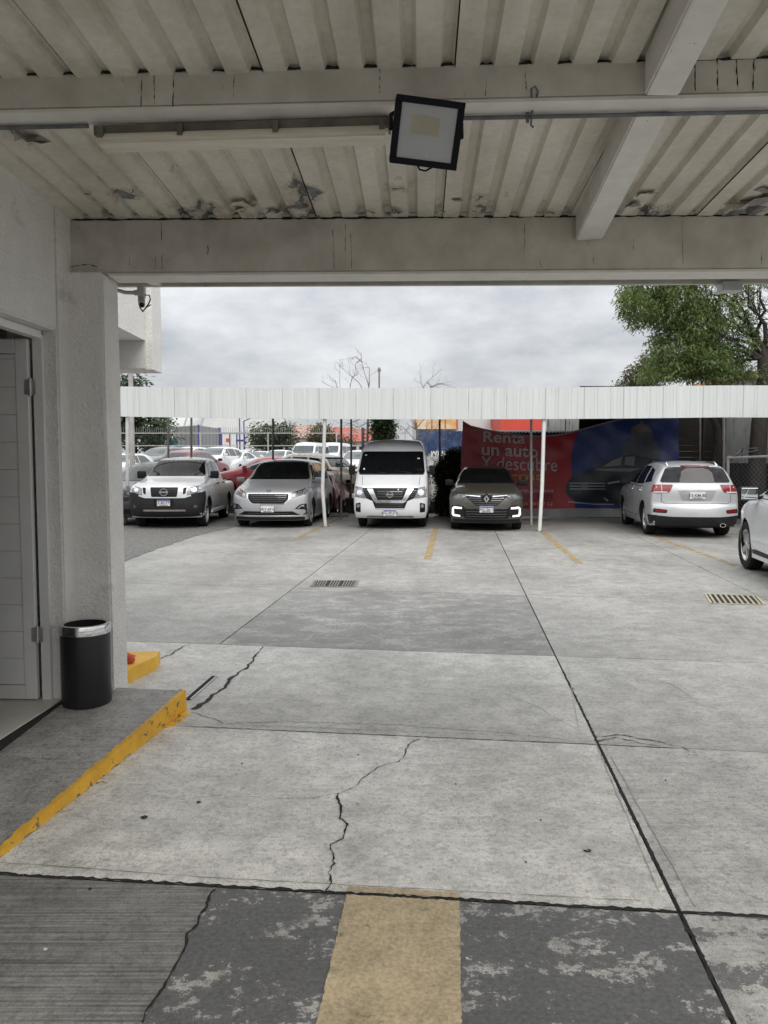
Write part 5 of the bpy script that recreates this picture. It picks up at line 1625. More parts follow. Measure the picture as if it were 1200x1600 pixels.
# ---- further cars: four body shapes, copied with other paints
def generic(name, kind, paintname, bar='black'):
    if kind == 'suv':
        sp = dict(L=4.6, W=1.84, clear=.24, rw=.36, axles=(.9, 3.6), R=.09, cowl=(1.2, 1.13), ws=.2, crown=.05, nose=(.9, .25, .05), tail=(.8, .2, .05),
                  top=[(.1, .24), (.03, .35), (0, .6), (.06, .88), (.28, .99), (1.0, 1.1), (1.22, 1.15), (1.95, 1.56), (2.35, 1.66), (3.2, 1.68), (4.0, 1.63), (4.3, 1.52), (4.5, 1.1), (4.57, .95), (4.6, .5), (4.5, .3)],
                  wf=[(.25, .95), (.5, 1), (.85, 1), (1.05, .965), (1.2, .89), (1.4, .80), (1.58, .70), (1.68, .65)])
        wsd = [(-.72, 1.16), (.72, 1.16), (.56, 1.57), (-.56, 1.57)]; rw_ = [(-.64, 1.12), (.64, 1.12), (.54, 1.5), (-.54, 1.5)]
        wins = [[(1.5, 1.14), (2.0, 1.47), (2.35, 1.54), (2.35, 1.12)], [(2.42, 1.12), (2.42, 1.55), (3.15, 1.54), (3.25, 1.13)], [(3.32, 1.14), (3.25, 1.53), (3.8, 1.47), (4.12, 1.18)]]
        zz = (.72, .92, .45)
    elif kind == 'sedan':
        sp = dict(L=4.45, W=1.74, clear=.2, rw=.31, axles=(.85, 3.45), R=.08, cowl=(1.1, .98), ws=.2, crown=.04, nose=(.9, .25, .05), tail=(.8, .2, .05),
                  top=[(.1, .2), (.03, .3), (0, .5), (.06, .72), (.25, .82), (.95, .95), (1.15, 1.0), (1.9, 1.38), (2.2, 1.445), (2.7, 1.45), (3.2, 1.38), (3.8, 1.06), (4.3, 1.02), (4.4, .92), (4.45, .6), (4.38, .28)],
                  wf=[(.2, .95), (.45, 1), (.75, 1), (.92, .95), (1.02, .88), (1.25, .77), (1.4, .68), (1.46, .64)])
        wsd = [(-.66, 1.0), (.66, 1.0), (.52, 1.37), (-.52, 1.37)]; rw_ = [(-.58, 1.08), (.58, 1.08), (.5, 1.35), (-.5, 1.35)]
        wins = [[(1.45, 1.0), (1.95, 1.29), (2.3, 1.35), (2.3, .98)], [(2.37, .98), (2.37, 1.355), (2.85, 1.33), (3.3, 1.05)]]
        zz = (.58, .76, .38)
    elif kind == 'hatch':
        sp = dict(L=4.0, W=1.7, clear=.2, rw=.31, axles=(.8, 3.3), R=.09, cowl=(1.0, 1.0), ws=.2, crown=.04, nose=(.9, .25, .05), tail=(.8, .2, .06),
                  top=[(.1, .2), (.03, .3), (0, .5), (.06, .74), (.25, .84), (.85, .98), (1.05, 1.04), (1.75, 1.42), (2.1, 1.5), (2.8, 1.5), (3.4, 1.42), (3.75, 1.1), (3.95, .95), (4.0, .6), (3.92, .3)],
                  wf=[(.2, .95), (.45, 1), (.75, 1), (.95, .95), (1.05, .88), (1.3, .77), (1.45, .68), (1.5, .64)])
        wsd = [(-.66, 1.05), (.66, 1.05), (.52, 1.41), (-.52, 1.41)]; rw_ = [(-.58, 1.08), (.58, 1.08), (.5, 1.36), (-.5, 1.36)]
        wins = [[(1.35, 1.04), (1.8, 1.32), (2.15, 1.4), (2.15, 1.02)], [(2.22, 1.02), (2.22, 1.4), (2.8, 1.38), (3.2, 1.1)]]
        zz = (.60, .80, .4)
    else:
        sp = dict(L=5.6, W=1.95, clear=.3, rw=.35, axles=(1.0, 4.4), R=.12, cowl=(.9, 1.3), ws=.12, crown=.06, nose=(.9, .2, .03), tail=(.6, .06, .02),
                  top=[(.12, .3), (.03, .4), (0, .6), (.04, .95), (.2, 1.1), (.75, 1.28), (.95, 1.35), (1.6, 1.98), (1.85, 2.16), (2.2, 2.24), (5.2, 2.24), (5.5, 2.15), (5.58, 1.9), (5.6, .6), (5.5, .35)],
                  wf=[(.3, .94), (.5, 1), (1.0, 1.0), (1.35, .97), (1.9, .91), (2.12, .84), (2.24, .78)])
        wsd = [(-.84, 1.36), (.84, 1.36), (.76, 1.94), (-.76, 1.94)]; rw_ = [(-.75, 1.3), (.75, 1.3), (.7, 1.85), (-.7, 1.85)]
        wins = [[(1.35, 1.35), (1.8, 1.88), (2.2, 1.9), (2.2, 1.32)], [(2.35, 1.35), (2.35, 1.9), (3.6, 1.9), (3.6, 1.35)], [(3.75, 1.35), (3.75, 1.9), (5.2, 1.9), (5.2, 1.35)]]
        zz = (.75, .98, .45)
    c = Car(name, sp, paintname)
    c.under(); c.wheels('alloy', 5, .21, .02)
    gl = 'glass_far'
    c.patch('windscreen', rnd(wsd, .05), 'F', gl, .018, .04, grid=.12)
    c.patch('rear_window', rnd(rw_, .05), 'R', gl, .018, .04, grid=.12)
    for wn in wins: c.patch('side_window', rnd(wn, .04), 'L', gl, .008, both=True, grid=.12)
    hw = sp['W'] / 2
    z0, z1, zl = zz
    c.patch('headlight', rnd([(hw * .56, z1 - .03), (hw * .9, z1 + .03), (hw * .92, z0 + .04), (hw * .6, z0)], .03), 'F', 'lamp', .007, both=True, grid=.1)
    g = c.patch('grille', rnd([(-hw * .5, z1 - .02), (hw * .5, z1 - .02), (hw * .42, z0 - .06), (-hw * .42, z0 - .06)], .04), 'F', 'black', .005, grid=.12)
    c.patch('lower_grille', rnd([(-hw * .6, zl), (hw * .6, zl), (hw * .66, zl - .12), (-hw * .66, zl - .12)], .03), 'F', 'black', .005, grid=.12)
    c.patch('tail_light', rnd([(hw * .58, z1 + .12), (hw * .9, z1 + .12), (hw * .92, z1 - .08), (hw * .6, z1 - .06)], .03), 'R', 'red_lens', .007, both=True, grid=.1)
    c.patch('lower_bumper', [(-hw * .9, .42), (hw * .9, .42), (hw * .88, .26), (-hw * .88, .26)], 'R', 'trim', .006, grid=.12)
    c.mirror(wins[0][0][0] + .08, wins[0][0][1] + .0, size=(.09, .10, .075))
    return c

def repaint(root, old, new):
    for o in [root] + list(root.children_recursive):
        for sl in o.material_slots:
            if sl.material and sl.material.name == M[old].name:
                sl.link = 'OBJECT'
                sl.material = M[new]

PROTO = {}
def far_car(kind, paintname, label, px, Y, z, yaw, front=True, group='cars parked in the back lot', s=1.0, cat='car', name=None):
    nm = name or {'suv': 'parked_suv', 'sedan': 'parked_sedan', 'hatch': 'parked_hatchback', 'van': 'parked_van'}[kind]
    if kind not in PROTO:
        c = generic(nm, kind, 'p_white'); PROTO[kind] = c; r_ = c.root
    else:
        r_ = copy_tree(PROTO[kind].root); r_.name = nm
    for o in [r_] + list(r_.children_recursive):
        for sl in o.material_slots:
            if sl.material == M['p_white'] and paintname != 'p_white':
                sl.link = 'OBJECT'; sl.material = M[paintname]
    tag(r_, label, cat, group)
    ax = axis_vec(yaw)
    p = P(px, 800, Y)
    L = PROTO[kind].sp['L']
    loc = Vector((p.x, Y, z)) if front else Vector((p.x, Y, z)) + ax * L
    r_.location = loc
    r_.rotation_euler = (0, 0, R(90 - yaw) + (0 if front else math.pi))
    r_.scale = (s, s, s)
    return r_

for k_ in ('suv', 'sedan', 'hatch', 'van'):
    pass
far_car('suv', 'p_white', 'white SUV in the back lot, right of the two other SUVs in the far row', 309, 45, lot(45) + .05, 15, s=1.06)
far_car('suv', 'p_dgrey', 'dark grey SUV in the far row of the back lot nearest the concrete pole', 212, 43, lot(43) + .05, 20, s=1.06)
far_car('suv', 'p_silver', 'pale silver SUV in the far row, between the dark grey and the white SUV', 260, 45, lot(45) + .05, 15, s=1.06)
far_car('suv', 'p_maroon', 'maroon SUV with its tailgate to the camera, behind the silver pickup', 272, 37, lot(37) - .03, 14, False)
far_car('sedan', 'p_white', 'white sedan facing the camera above the pickup cab', 345, 47, lot(47), 14, s=1.05)
far_car('sedan', 'p_white', 'white sedan half hidden behind the white sedan above the pickup cab', 357, 60, lot(60), 14, s=1.05)
far_car('sedan', 'p_silver', 'silver sedan right of the white sedan, over the roof of the red car', 388, 52, lot(52), 14, s=1.03)
far_car('hatch', 'p_white', 'white hatchback in the back lot, left of the white vans', 418, 50, lot(50), 12, s=1.06)
far_car('sedan', 'p_white', 'low white sedan right in front of the white vans', 446, 44, lot(44) - .05, 12)
far_car('suv', 'p_white', 'white SUV in the back lot between the grey posts and the high-roof van', 546, 39, lot(39) - .02, 10)
far_car('van', 'p_white', 'white cargo van in the back lot, the nearer and wider of two', 466, 58, lot(58) - .1, 12, cat='van')
far_car('van', 'p_white', 'white cargo van partly hidden behind the nearer cargo van', 507, 62, lot(62) - .1, 12, cat='van')
far_car('hatch', 'p_white', 'white car behind the far left wall edge, only its front corner showing', 158, 36, lot(36), 14)
far_car('sedan', 'p_white', 'white sedan by the fence, behind the white SUV of the far row', 330, 64, lot(64) + .12, 14)
far_car('sedan', 'p_silver', 'silver sedan in the last row by the fence, under the blue gantry', 372, 66, lot(66) + .1, 14)
# red fastback side-on, beige crossover side-on, heading left
r1 = far_car('sedan', 'p_red', 'red car parked side-on behind the pickup and the grey minivan', 318, 27.5, lot(27.5), 82, True)
r2 = far_car('hatch', 'p_maroon', 'red hatchback showing only its tail lamp behind the grey minivan', 482, 23.2, 0, 6, False, s=.92)
b1 = far_car('suv', 'p_black', 'black SUV beside the pickup, half hidden by the white stucco pillar', 178, 19.6, 0, 9, True, group='cars parked under the carport')
# beige crossover with a dark roof
sp = dict(PROTO['hatch'].sp); sp.update(L=4.3, W=1.76, rw=.34, cowl=(1.15, 1.06),
     top=[(.1, .22), (.03, .32), (0, .55), (.06, .82), (.25, .92), (.95, 1.04), (1.15, 1.1), (1.9, 1.5), (2.2, 1.585), (2.8, 1.59), (3.5, 1.52), (3.8, 1.43), (4.1, 1.12), (4.22, 1.0), (4.3, .85), (4.28, .5), (4.2, .3)],
     axles=(.85, 3.46), wf=[(.2, .95), (.5, 1), (.85, 1), (1.02, .955), (1.12, .89), (1.35, .78), (1.52, .69), (1.6, .65)])
kic = Car('parked_crossover', sp, 'p_beige', 'beige crossover with black roof parked side-on behind the thin grey posts', 'car')
c = kic
c.under(); c.wheels('alloy', 5, .21, .02)
c.patch('roof_panel', rnd([(1.95, -.6), (3.75, -.58), (3.75, .58), (1.95, .6)], .1), 'T', 'p_dgrey', .006, grid=.12)
c.patch('windscreen', rnd([(-.70, 1.11), (.70, 1.11), (.55, 1.48), (-.55, 1.48)], .05), 'F', 'glass_far', .018, .04, grid=.12)
c.patch('rear_window', rnd([(-.60, 1.13), (.60, 1.13), (.52, 1.42), (-.52, 1.42)], .05), 'R', 'glass_far', .018, .04, grid=.12)
c.patch('spoiler', [(-.55, 1.44), (.55, 1.44), (.54, 1.48), (-.54, 1.48)], 'R', 'p_dgrey', .08, .08)
for wn in ([(1.5, 1.1), (1.95, 1.39), (2.3, 1.46), (2.3, 1.08)], [(2.38, 1.08), (2.38, 1.465), (3.0, 1.45), (3.15, 1.12)], [(3.22, 1.14), (3.1, 1.44), (3.5, 1.40), (3.75, 1.2)]):
    c.patch('side_window', rnd(wn, .03), 'L', 'glass', .008, both=True, grid=.1)
c.door([(1.4, .4), (2.3, .38), (2.3, 1.0), (1.45, 1.02)], (2.15, .95))
c.door([(2.36, .38), (3.0, .4), (3.2, .75), (3.2, 1.02), (2.36, 1.0)], (3.05, .96))
c.patch('tail_light', rnd([(.42, 1.02), (.80, 1.05), (.82, .93), (.46, .92)], .03), 'R', 'red_lens', .01, both=True)
for ax in 'Ll':
    bm = bmesh.new(); c.surf(bm, rnd([(3.88, 1.03), (4.2, 1.0), (4.2, .90), (4.0, .92)], .03), ax, .010, .02, .05)
    ob('tail_light', fix(bm), 'red_lens', c.root, True)
c.patch('lower_bumper', [(-.86, .55), (.86, .55), (.84, .26), (-.84, .26)], 'R', 'trim', .01, grid=.1)
c.mirror(1.6, 1.08, size=(.09, .1, .07))
t_ = P(546, 800, 25.9); ax = axis_vec(-62)     # heading away and to the left
c.place(Vector((t_.x, 25.9, lot(26))) + axis_vec(-58) * 4.3, -58, False)
# ------------------------------------------------------------------ carport
CP = empty('carport', (0, 19, 0)); tag(CP, 'long white carport with deep ribbed metal fascia on thin posts', 'carport')
CO = Vector((0, 19, 0))
M['fascia'] = pm('fascia_white', (.63, .655, .645), .45, col2=(.57, .595, .585), scale=1.6, mp=(5, 1, .25), spots=(.40, .40, .37), spot_scale=3, spot_lo=.58, spot_hi=.80, spot_mp=(6, 1, .22))
ft0, ft1 = P(184, 602.8, 19.6), P(1200, 602.2, 18.2); fb0, fb1 = P(184, 649.6, 19.6), P(1200, 652.3, 18.2)
fm0, fm1 = P(600, 606.5, 19.03), P(600, 655.2, 19.03)
span = ft1.x - ft0.x
def fpt(x, top):
    t = (x - ft0.x) / span
    a, b = (ft0, ft1) if top else (fb0, fb1)
    p = a.lerp(b, t)
    tm = (fm0.x - ft0.x) / span
    mid = (fm0 if top else fm1).z - (a.z + (b.z - a.z) * tm)
    sag = mid * max(0, 1 - ((t - tm) / .5) ** 2)
    return Vector((x, p.y, p.z + sag))
xL, xR = ft0.x - 2.2, ft1.x + .35
x = xL; k = 0
yn = Vector((-(ft1.y - ft0.y), span, 0)).normalized()      # away from the camera
while x < xR - .1:
    x2 = min(x + .305 * 3, xR)
    bm = bmesh.new()
    cols = []
    xx = x
    while xx < x2 - .02:
        for (a, d) in ((0, 0), (.012, -.014), (.036, -.014), (.048, 0), (.15, -.003), (.158, -.008), (.166, -.003), (.235, -.003), (.243, -.008), (.251, -.003)):
            if xx + a < x2 - .004: cols.append((xx + a, d))
        xx += .305
    cols.append((x2 - .004, 0))
    off = .003 * (k % 2)
    vt = []
    for (cx, d) in cols:
        a, b = fpt(cx, False), fpt(cx, True)
        vt.append((bm.verts.new(a + yn * (d - off) - CO), bm.verts.new(b + yn * (d - off) - CO)))
    for A, B in zip(vt[:-1], vt[1:]): bm.faces.new((A[0], B[0], B[1], A[1]))
    bk = [(v[0].co + yn * .03, v[1].co + yn * .03) for v in (vt[0], vt[-1])]
    bv = [(bm.verts.new(a), bm.verts.new(b)) for a, b in bk]
    bm.faces.new((bv[0][0], bv[0][1], bv[1][1], bv[1][0]))
    bm.faces.new((vt[0][0], bv[0][0], bv[1][0], vt[-1][0])); bm.faces.new((vt[0][1], vt[-1][1], bv[1][1], bv[0][1]))
    ob('fascia_panel', fix(bm), 'fascia', CP)
    x = x2; k += 1
xa, xb = xL + .1, 8.55
M['roof_under'] = pm('carport_sheet', (.20, .20, .19), .6, .2, col2=(.15, .145, .14), scale=2)
def clear_sheet():  # unseen roof bay made translucent to brighten the pickup below
    m = bpy.data.materials.new('added_translucent_sheet'); m.use_nodes = True
    nt = m.node_tree; bs = nt.nodes['Principled BSDF']
    v = nt.nodes.new('ShaderNodeTexCoord').outputs['Object']
    c = ramp(nt, noi(nt, v, 2, 6), (.62, .63, .60), (.80, .81, .79))
    nt.links.new(c, bs.inputs['Base Color']); bs.inputs['Roughness'].default_value = .5
    tr = nt.nodes.new('ShaderNodeBsdfTranslucent'); nt.links.new(c, tr.inputs['Color'])
    mx = nt.nodes.new('ShaderNodeMixShader'); mx.inputs[0].default_value = .7
    nt.links.new(bs.outputs[0], mx.inputs[1]); nt.links.new(tr.outputs[0], mx.inputs[2]); nt.links.new(mx.outputs[0], nt.nodes['Material Output'].inputs[0])
    return m
M['clear_sheet'] = clear_sheet()
for (r0, r1, nR, mt) in ((xa, -4.95, 34, 'clear_sheet'), (-4.95, xb, 116, 'roof_under')):
    bm = bmesh.new(); vt = []
    for i in range(nR + 1):
        xx = r0 + (r1 - r0) * i / nR
        p = fpt(xx, True); h = .03 * (i % 2)
        vt.append((bm.verts.new(Vector((xx, p.y + .06, p.z - .16 + h)) - CO), bm.verts.new(Vector((xx + .3, p.y + 6.4, p.z - .04 + h)) - CO)))
    for A, B in zip(vt[:-1], vt[1:]): bm.faces.new((A[0], B[0], B[1], A[1]))
    ob('roof_sheet', bm, mt, CP)
def rail(name, a, b, w, h, mat):
    bm = bmesh.new(); d = Vector((0, w, 0)); u = Vector((0, 0, h))
    hexa(bm, [p - CO for p in (a, b, b + d, a + d, a + u, b + u, b + d + u, a + d + u)]); ob(name, fix(bm), mat, CP)
for dy in (2.3, 5.2):
    rail('purlin', Vector((xa, fpt(xa, True).y + dy, fpt(xa, True).z - .28)), Vector((xb, fpt(xb, True).y + dy, fpt(xb, True).z - .28)), .05, .09, 'post_grey')
def post(pts, r_, mat, label=None):
    bm = bmesh.new(); tube(bm, [p - CO for p in pts], r_, 10)
    o = ob('post', bm, mat, CP, True, 40)
    if label: o['label'] = label
    return o
def frontpost(top, mid, bot, r_=.046):
    b = G(*bot); Y = b.y
    y1 = fpt(P(top[0], 650, 19).x, False).y + .1
    pts = [b]
    if mid: pts.append(P(mid[0], mid[1], Y - (Y - y1) * .45))
    pts += [P(top[0], top[1], y1), P(top[0], top[1] - 30, y1)]
    post(pts, r_, 'post_white', 'white front post, bent out of plumb')
    bm = bmesh.new(); lathe(bm, [(.10, 0), (.10, .012), (.0001, .012)], 12, 'z', Matrix.Translation(b - CO)); ob('base_plate', fix(bm), 'bare', CP)
frontpost((199, 652), (199, 770), (196, 818))
frontpost((507.5, 656), (504, 765), (508.5, 823))
frontpost((850, 655), (847, 760), (843, 830))
for (px, yt, by) in ((263, 650, 806), (299, 650, 806), (426.5, 652, 808), (533.2, 655, 812), (548.7, 655, 801.5), (687, 655, 805), (830, 655, 820), (1094, 652, 806), (1131, 652, 812)):
    b = G(px, by); post([b, P(px, yt, b.y), P(px, yt - 25, b.y)], .033 if px < 1000 else .04, 'post_grey' if px not in (830, 1131) else 'post_pale')  # grey-brown of the rear posts carries the shade under the carport
# wheel stop by the middle post
bm = bmesh.new(); p = G(519, 807); box(bm, p + Vector((-.45, -.07, 0)), p + Vector((.5, .07, .11)), .02)
tag(ob('wheel_stop', bm, 'post_pale'), 'pale concrete wheel stop on the ground beside the minivan', 'wheel stop')

# ------------------------------------------------------------------ banner
YB = 22.6
BA = empty('banner', (5.6, YB, 1.5)); tag(BA, 'large red and blue printed vinyl banner sagging under the carport', 'banner')
BO2 = Vector((5.6, YB, 1.5))
def b2(px, py): p = P(px, py, YB); return (p.x, p.z)
def rip(x, z):
    t = x - 2.4
    return (.05 * math.sin(t * 1.7 + z * .8) + .028 * math.sin(t * 3.6 - z * 3.1 + .6) + .014 * math.sin(t * 7 + z * 9) + .03 * math.sin((z - 2.9) * 5 - abs(t) * 1.2) * math.exp(-max(0, 2.9 - z) * .6))
def bsheet(name, polys, off, mat, parent=BA, grid=.14):
    bm = bmesh.new()
    for poly in polys:
        bnd = resample(list(poly) + [poly[0]], grid)[:-1]
        vo, fo, ov = fill2d(bnd, grid)
        vs = [bm.verts.new(Vector((v.x, YB + rip(v.x, v.y) - off, v.y)) - BO2) for v in vo]
        for f in fo:
            try: bm.faces.new([vs[q] for q in f])
            except ValueError: pass
    return ob(name, fix(bm), mat, parent, True, 180)
def vin(name, c, c2=None): return pm(name, c, .42, col2=c2 or tuple(v * .8 for v in c), scale=1.5, bump=.25, bscale=4, bdist=.05)
M['v_red'] = vin('vinyl_red', (.32,.014,.022)); M['v_blue'] = vin('vinyl_blue', (.004, .013, .09), (.006, .027, .15)); M['v_grey'] = vin('vinyl_grey', (.24, .25, .25)); M['v_text'] = vin('vinyl_text', (.40, .36, .36))
M['v_yellow'] = vin('vinyl_yellow', (.36, .26, .04)); M['v_car'] = vin('vinyl_dark_car', (.005, .007, .013), (.009, .012, .02)); M['v_chrome'] = vin('vinyl_light', (.27, .29, .32)); M['v_dome'] = vin('vinyl_dome', (.10, .07, .055), (.06, .05, .05))
M['v_dome2'] = vin('vinyl_stone', (.045, .05, .065), (.03, .035, .05)); M['v_num'] = vin('vinyl_number', (.05, .012, .06)); M['v_glass'] = vin('vinyl_window', (.15, .165, .175))
topc = [(723, 659), (735, 666), (760, 672), (790, 677.5), (820, 681), (848, 682), (870, 680), (888, 677), (905, 672.5)]
topb = [(905, 672.5), (935, 664), (965, 656), (1000, 650), (1030, 648), (1061, 648)]
edge = [(897, 690), (892.5, 715), (893, 742), (896, 770), (898, 794)]
red = [b2(*p) for p in topc + edge + [(860, 795), (718, 794)]]
blue = [b2(*p) for p in topb + [(1060, 700), (1058, 796)] + [(898, 794)] + edge[::-1][1:]]
floor_ = [b2(*p) for p in ((718, 794), (860, 795), (898, 794), (1058, 796), (1058, 809), (718, 806))]
bsheet('red_panel', [red], 0, 'v_red'); bsheet('blue_panel', [blue], 0.001, 'v_blue'); bsheet('grey_border', [floor_], 0.002, 'v_grey')
hemp = [b2(x, y) for x, y in topc + topb[1:]]
bm = bmesh.new(); tube(bm, [Vector((x, YB + rip(x, z) - .01, z + .005)) - BO2 for x, z in resample(hemp, .15)], .022, 8); ob('hem', bm, 'v_grey', BA, True)
def btext(s, pxl, pxr, pyc, hpx, mat, bold=0.0, yoff=.010, slope=0):
    me = text_mesh(s, 1.0, bold, .0, 'LEFT')
    yoff = .042 if hpx > 10 else .02
    xs = [v.co.x for v in me.vertices]; ys = [v.co.y for v in me.vertices]
    l, z0 = b2(pxl, pyc); r_, _ = b2(pxr, pyc)
    sx = (r_ - l) / (max(xs) - min(xs)); sy = hpx * YB / FPX / (max(ys) - min(ys))
    my = (max(ys) + min(ys)) / 2; mx = min(xs)
    for v in me.vertices:
        x = l + (v.co.x - mx) * sx; z = z0 + (v.co.y - my) * sy - slope * (x - l)
        v.co = Vector((x, YB + rip(x, z) - yoff, z)) - BO2
    return link('lettering', me, mat, BA)
btext('Renta', 755, 820, 682, 17, 'v_text', .016, slope=.05); btext('un auto', 753, 840, 703, 16, 'v_text', .016, slope=.05); btext('Y descubre', 752, 870, 723, 20, 'v_text', .0, slope=.03)
btext('la forma', 735, 851, 744, 14, 'v_yellow', .016); btext('de moverte. Llámanos', 780, 864, 766, 6, 'v_text', .01); btext('792 1871', 814, 862, 776.5, 8, 'v_num', .015); btext('624 505 8011 / 12', 795, 863, 787, 5, 'v_text', .01)
def bp_(*pp): return [b2(*p) for p in pp]
# printed dome and car
bsheet('printed_tower', [bp_((972, 716), (974, 690), (984, 690), (984, 676), (1018, 676), (1020, 690), (1028, 692), (1030, 716))], .006, 'v_dome2')
bsheet('printed_dome', [bp_((983, 676), (986, 668), (993, 664), (998, 662), (999, 658), (1003, 658), (1004, 662), (1010, 666), (1016, 672), (1018, 676))], .009, 'v_dome')
bsheet('printed_columns', [bp_((x, 690), (x, 679), (x + 2.2, 679), (x + 2.2, 690)) for x in (986, 992.5, 999, 1005.5, 1012)], .011, 'v_dome')
carp = bp_((884, 772), (883.5, 759), (889, 750), (905, 740), (926, 732), (940, 724), (958, 715), (985, 711), (1010, 714), (1030, 724), (1032, 784), (985, 790), (930, 787), (895, 781))
bsheet('printed_car', [carp], .013, 'v_car')
bsheet('printed_windscreen', [bp_((942, 729), (956, 720), (972, 713.5), (970, 727), (955, 729)), bp_((977, 714), (992, 713), (990, 728), (976, 726))], .017, 'v_glass')
bsheet('printed_hood', [bp_((928, 733), (955, 731.5), (1000, 732), (985, 737), (945, 736))], .017, 'v_glass')
bsheet('printed_grille', [bp_((890, y), (946, y + .5), (946, y + 1.9), (890, y + 1.6)) for y in (754, 758.5, 763)] + [bp_((887, 783), (930, 787), (960, 787.5), (960, 789), (930, 788.6), (887, 785))] +
       [bp_((945, 777), (952, 782), (950, 784), (944, 778)), bp_((950, 754), (974, 750), (976, 752), (950, 757))], .017, 'v_chrome')
cx, cz = b2(912.5, 760.5)
ringp = []
er = .105
o_ = ell(cx, cz, er, er, 28); i_ = ell(cx, cz, er * .86, er * .86, 28)
bm = bmesh.new()
A = [bm.verts.new(Vector((x, YB + rip(cx, cz) - .024, z)) - BO2) for x, z in o_]; B = [bm.verts.new(Vector((x, YB + rip(cx, cz) - .024, z)) - BO2) for x, z in i_]
for k in range(28): bm.faces.new((A[k], A[(k + 1) % 28], B[(k + 1) % 28], B[k]))
def stroke(pts, w=.014):
    for (ax_, az), (bx, bz) in zip(pts[:-1], pts[1:]):
        d = Vector((bx - ax_, bz - az)).normalized() * w / 2; n = Vector((-d.y, d.x))
        q = [(ax_ + n.x, az + n.y), (bx + n.x, bz + n.y), (bx - n.x, bz - n.y), (ax_ - n.x, az - n.y)]
        bm.faces.new([bm.verts.new(Vector((cx + x * er, YB + rip(cx, cz) - .025, cz + z * er)) - BO2) for x, z in q])
stroke([(-.38, .72), (0, -.02), (.38, .72)], .16); stroke([(-.72, .40), (-.36, -.66), (0, .12), (.36, -.66), (.72, .40)], .16)
ob('printed_emblem', fix(bm), 'v_chrome', BA)

# ------------------------------------------------------------------ things behind the banner
def bldg(name, label, cat='building'):
    r_ = empty(name); tag(r_, label, cat); return r_
def pxbox(px0, px1, pyt, pyb, Y, depth, zlo=None):
    a, b = P(px0, pyb, Y), P(px1, pyt, Y)
    return Vector((a.x, Y, a.z if zlo is None else zlo)), Vector((b.x, Y + depth, b.z))
M['orange_panel'] = pm('faded_orange_panel', (.62, .30, .07), .6, col2=(.62, .52, .36), scale=1.1, spots=(.62, .60, .54), spot_scale=1.6, spot_lo=.5, spot_hi=.66)
M['white_wall'] = pm('white_wall', (.60, .60, .59), .8, col2=(.5, .5, .49), scale=1)
M['red_wall'] = pm('red_wall', (.58, .07, .04), .6, col2=(.5, .055, .035), scale=1)
M['blue_glass'] = pm('blue_glass', (.045, .085, .19), .12, col2=(.02, .035, .08), scale=2.2, spots=(.16, .2, .28), spot_scale=4, spot_lo=.55, spot_hi=.7)
M['sheet_old'] = pm('weathered_sheet', (.52, .52, .50), .7, col2=(.42, .42, .40), scale=1.5, spots=(.045, .043, .04), spot_scale=2.6, spot_lo=.56, spot_hi=.64, spot_mp=(6, 6, .35))
M['mossy'] = pm('mossy_boards', (.035, .032, .026), .9, col2=(.014, .013, .011), scale=2, mp=(6, 6, .5), bump=.5, bscale=14)
M['planks'] = pm('dark_planks', (.022, .019, .017), .9, col2=(.012, .011, .010), scale=3, mp=(.4, 1, 6))
M['blue_sheet'] = pm('blue_grey_sheet', (.10, .12, .16), .6, col2=(.07, .08, .10), scale=3)
M['rock'] = pm('rubble', (.11, .105, .095), .95, col2=(.045, .042, .04), scale=5, bump=1.0, bscale=8, bdist=.08)
s = bldg('shop_building', 'shop with faded orange signboard over a blue glass front, right of the van')
lo, hi = pxbox(650, 730, 672, 722, 44, 6, lot(44)); hi.z = P(0, 655, 44).z + 1.5
bm = bmesh.new(); box(bm, lo, hi); ob('wall', bm, 'white_wall', s)
for (a, b) in ((649.5, 674), (675.5, 695), (696.5, 713)):
    l2, h2 = pxbox(a, b, 640, 670.5, 43.8, .15); bm = bmesh.new(); box(bm, l2, h2); ob('sign_panel', bm, 'orange_panel', s)
bm = bmesh.new(); l2, h2 = pxbox(648, 650, 640, 672, 43.75, .1); box(bm, l2, h2); l2, h2 = pxbox(713.5, 715.5, 640, 672, 43.75, .1); box(bm, l2, h2); ob('sign_frame', bm, 'red_wall', s)
for k in range(5):
    l2, h2 = pxbox(652 + k * 15.4, 666.8 + k * 15.4, 673.5, 707, 43.85, .1); bm = bmesh.new(); box(bm, l2, h2); ob('window', bm, 'blue_glass', s)
for tx_, tpx in (('R', 677), ('VULAR', 696)):
    me = text_mesh(tx_, .5, .01, .01)
    tp = P(tpx, 710, 43.7)
    for v in me.vertices: v.co = Vector((tp.x + v.co.x, 43.7 - v.co.z, tp.z + v.co.y))
    link('lettering', me, 'post_white', s)
s = bldg('white_shed', 'plain white wall seen above the left dip of the banner')
lo, hi = pxbox(724, 780, 640, 676, 36, .35, lot(36)); bm = bmesh.new(); box(bm, lo, hi); ob('wall', bm, 'white_wall', s)
l2, h2 = pxbox(768, 783, 670, 674, 35.7, .3); bm = bmesh.new(); box(bm, l2, h2); ob('coping', bm, 'post_white', s)
s = bldg('red_shed', 'bright red wall seen over the middle of the banner')
lo, hi = pxbox(782, 853, 640, 671, 33, 4, lot(33)); bm = bmesh.new(); box(bm, lo, hi); ob('wall', bm, 'red_wall', s)
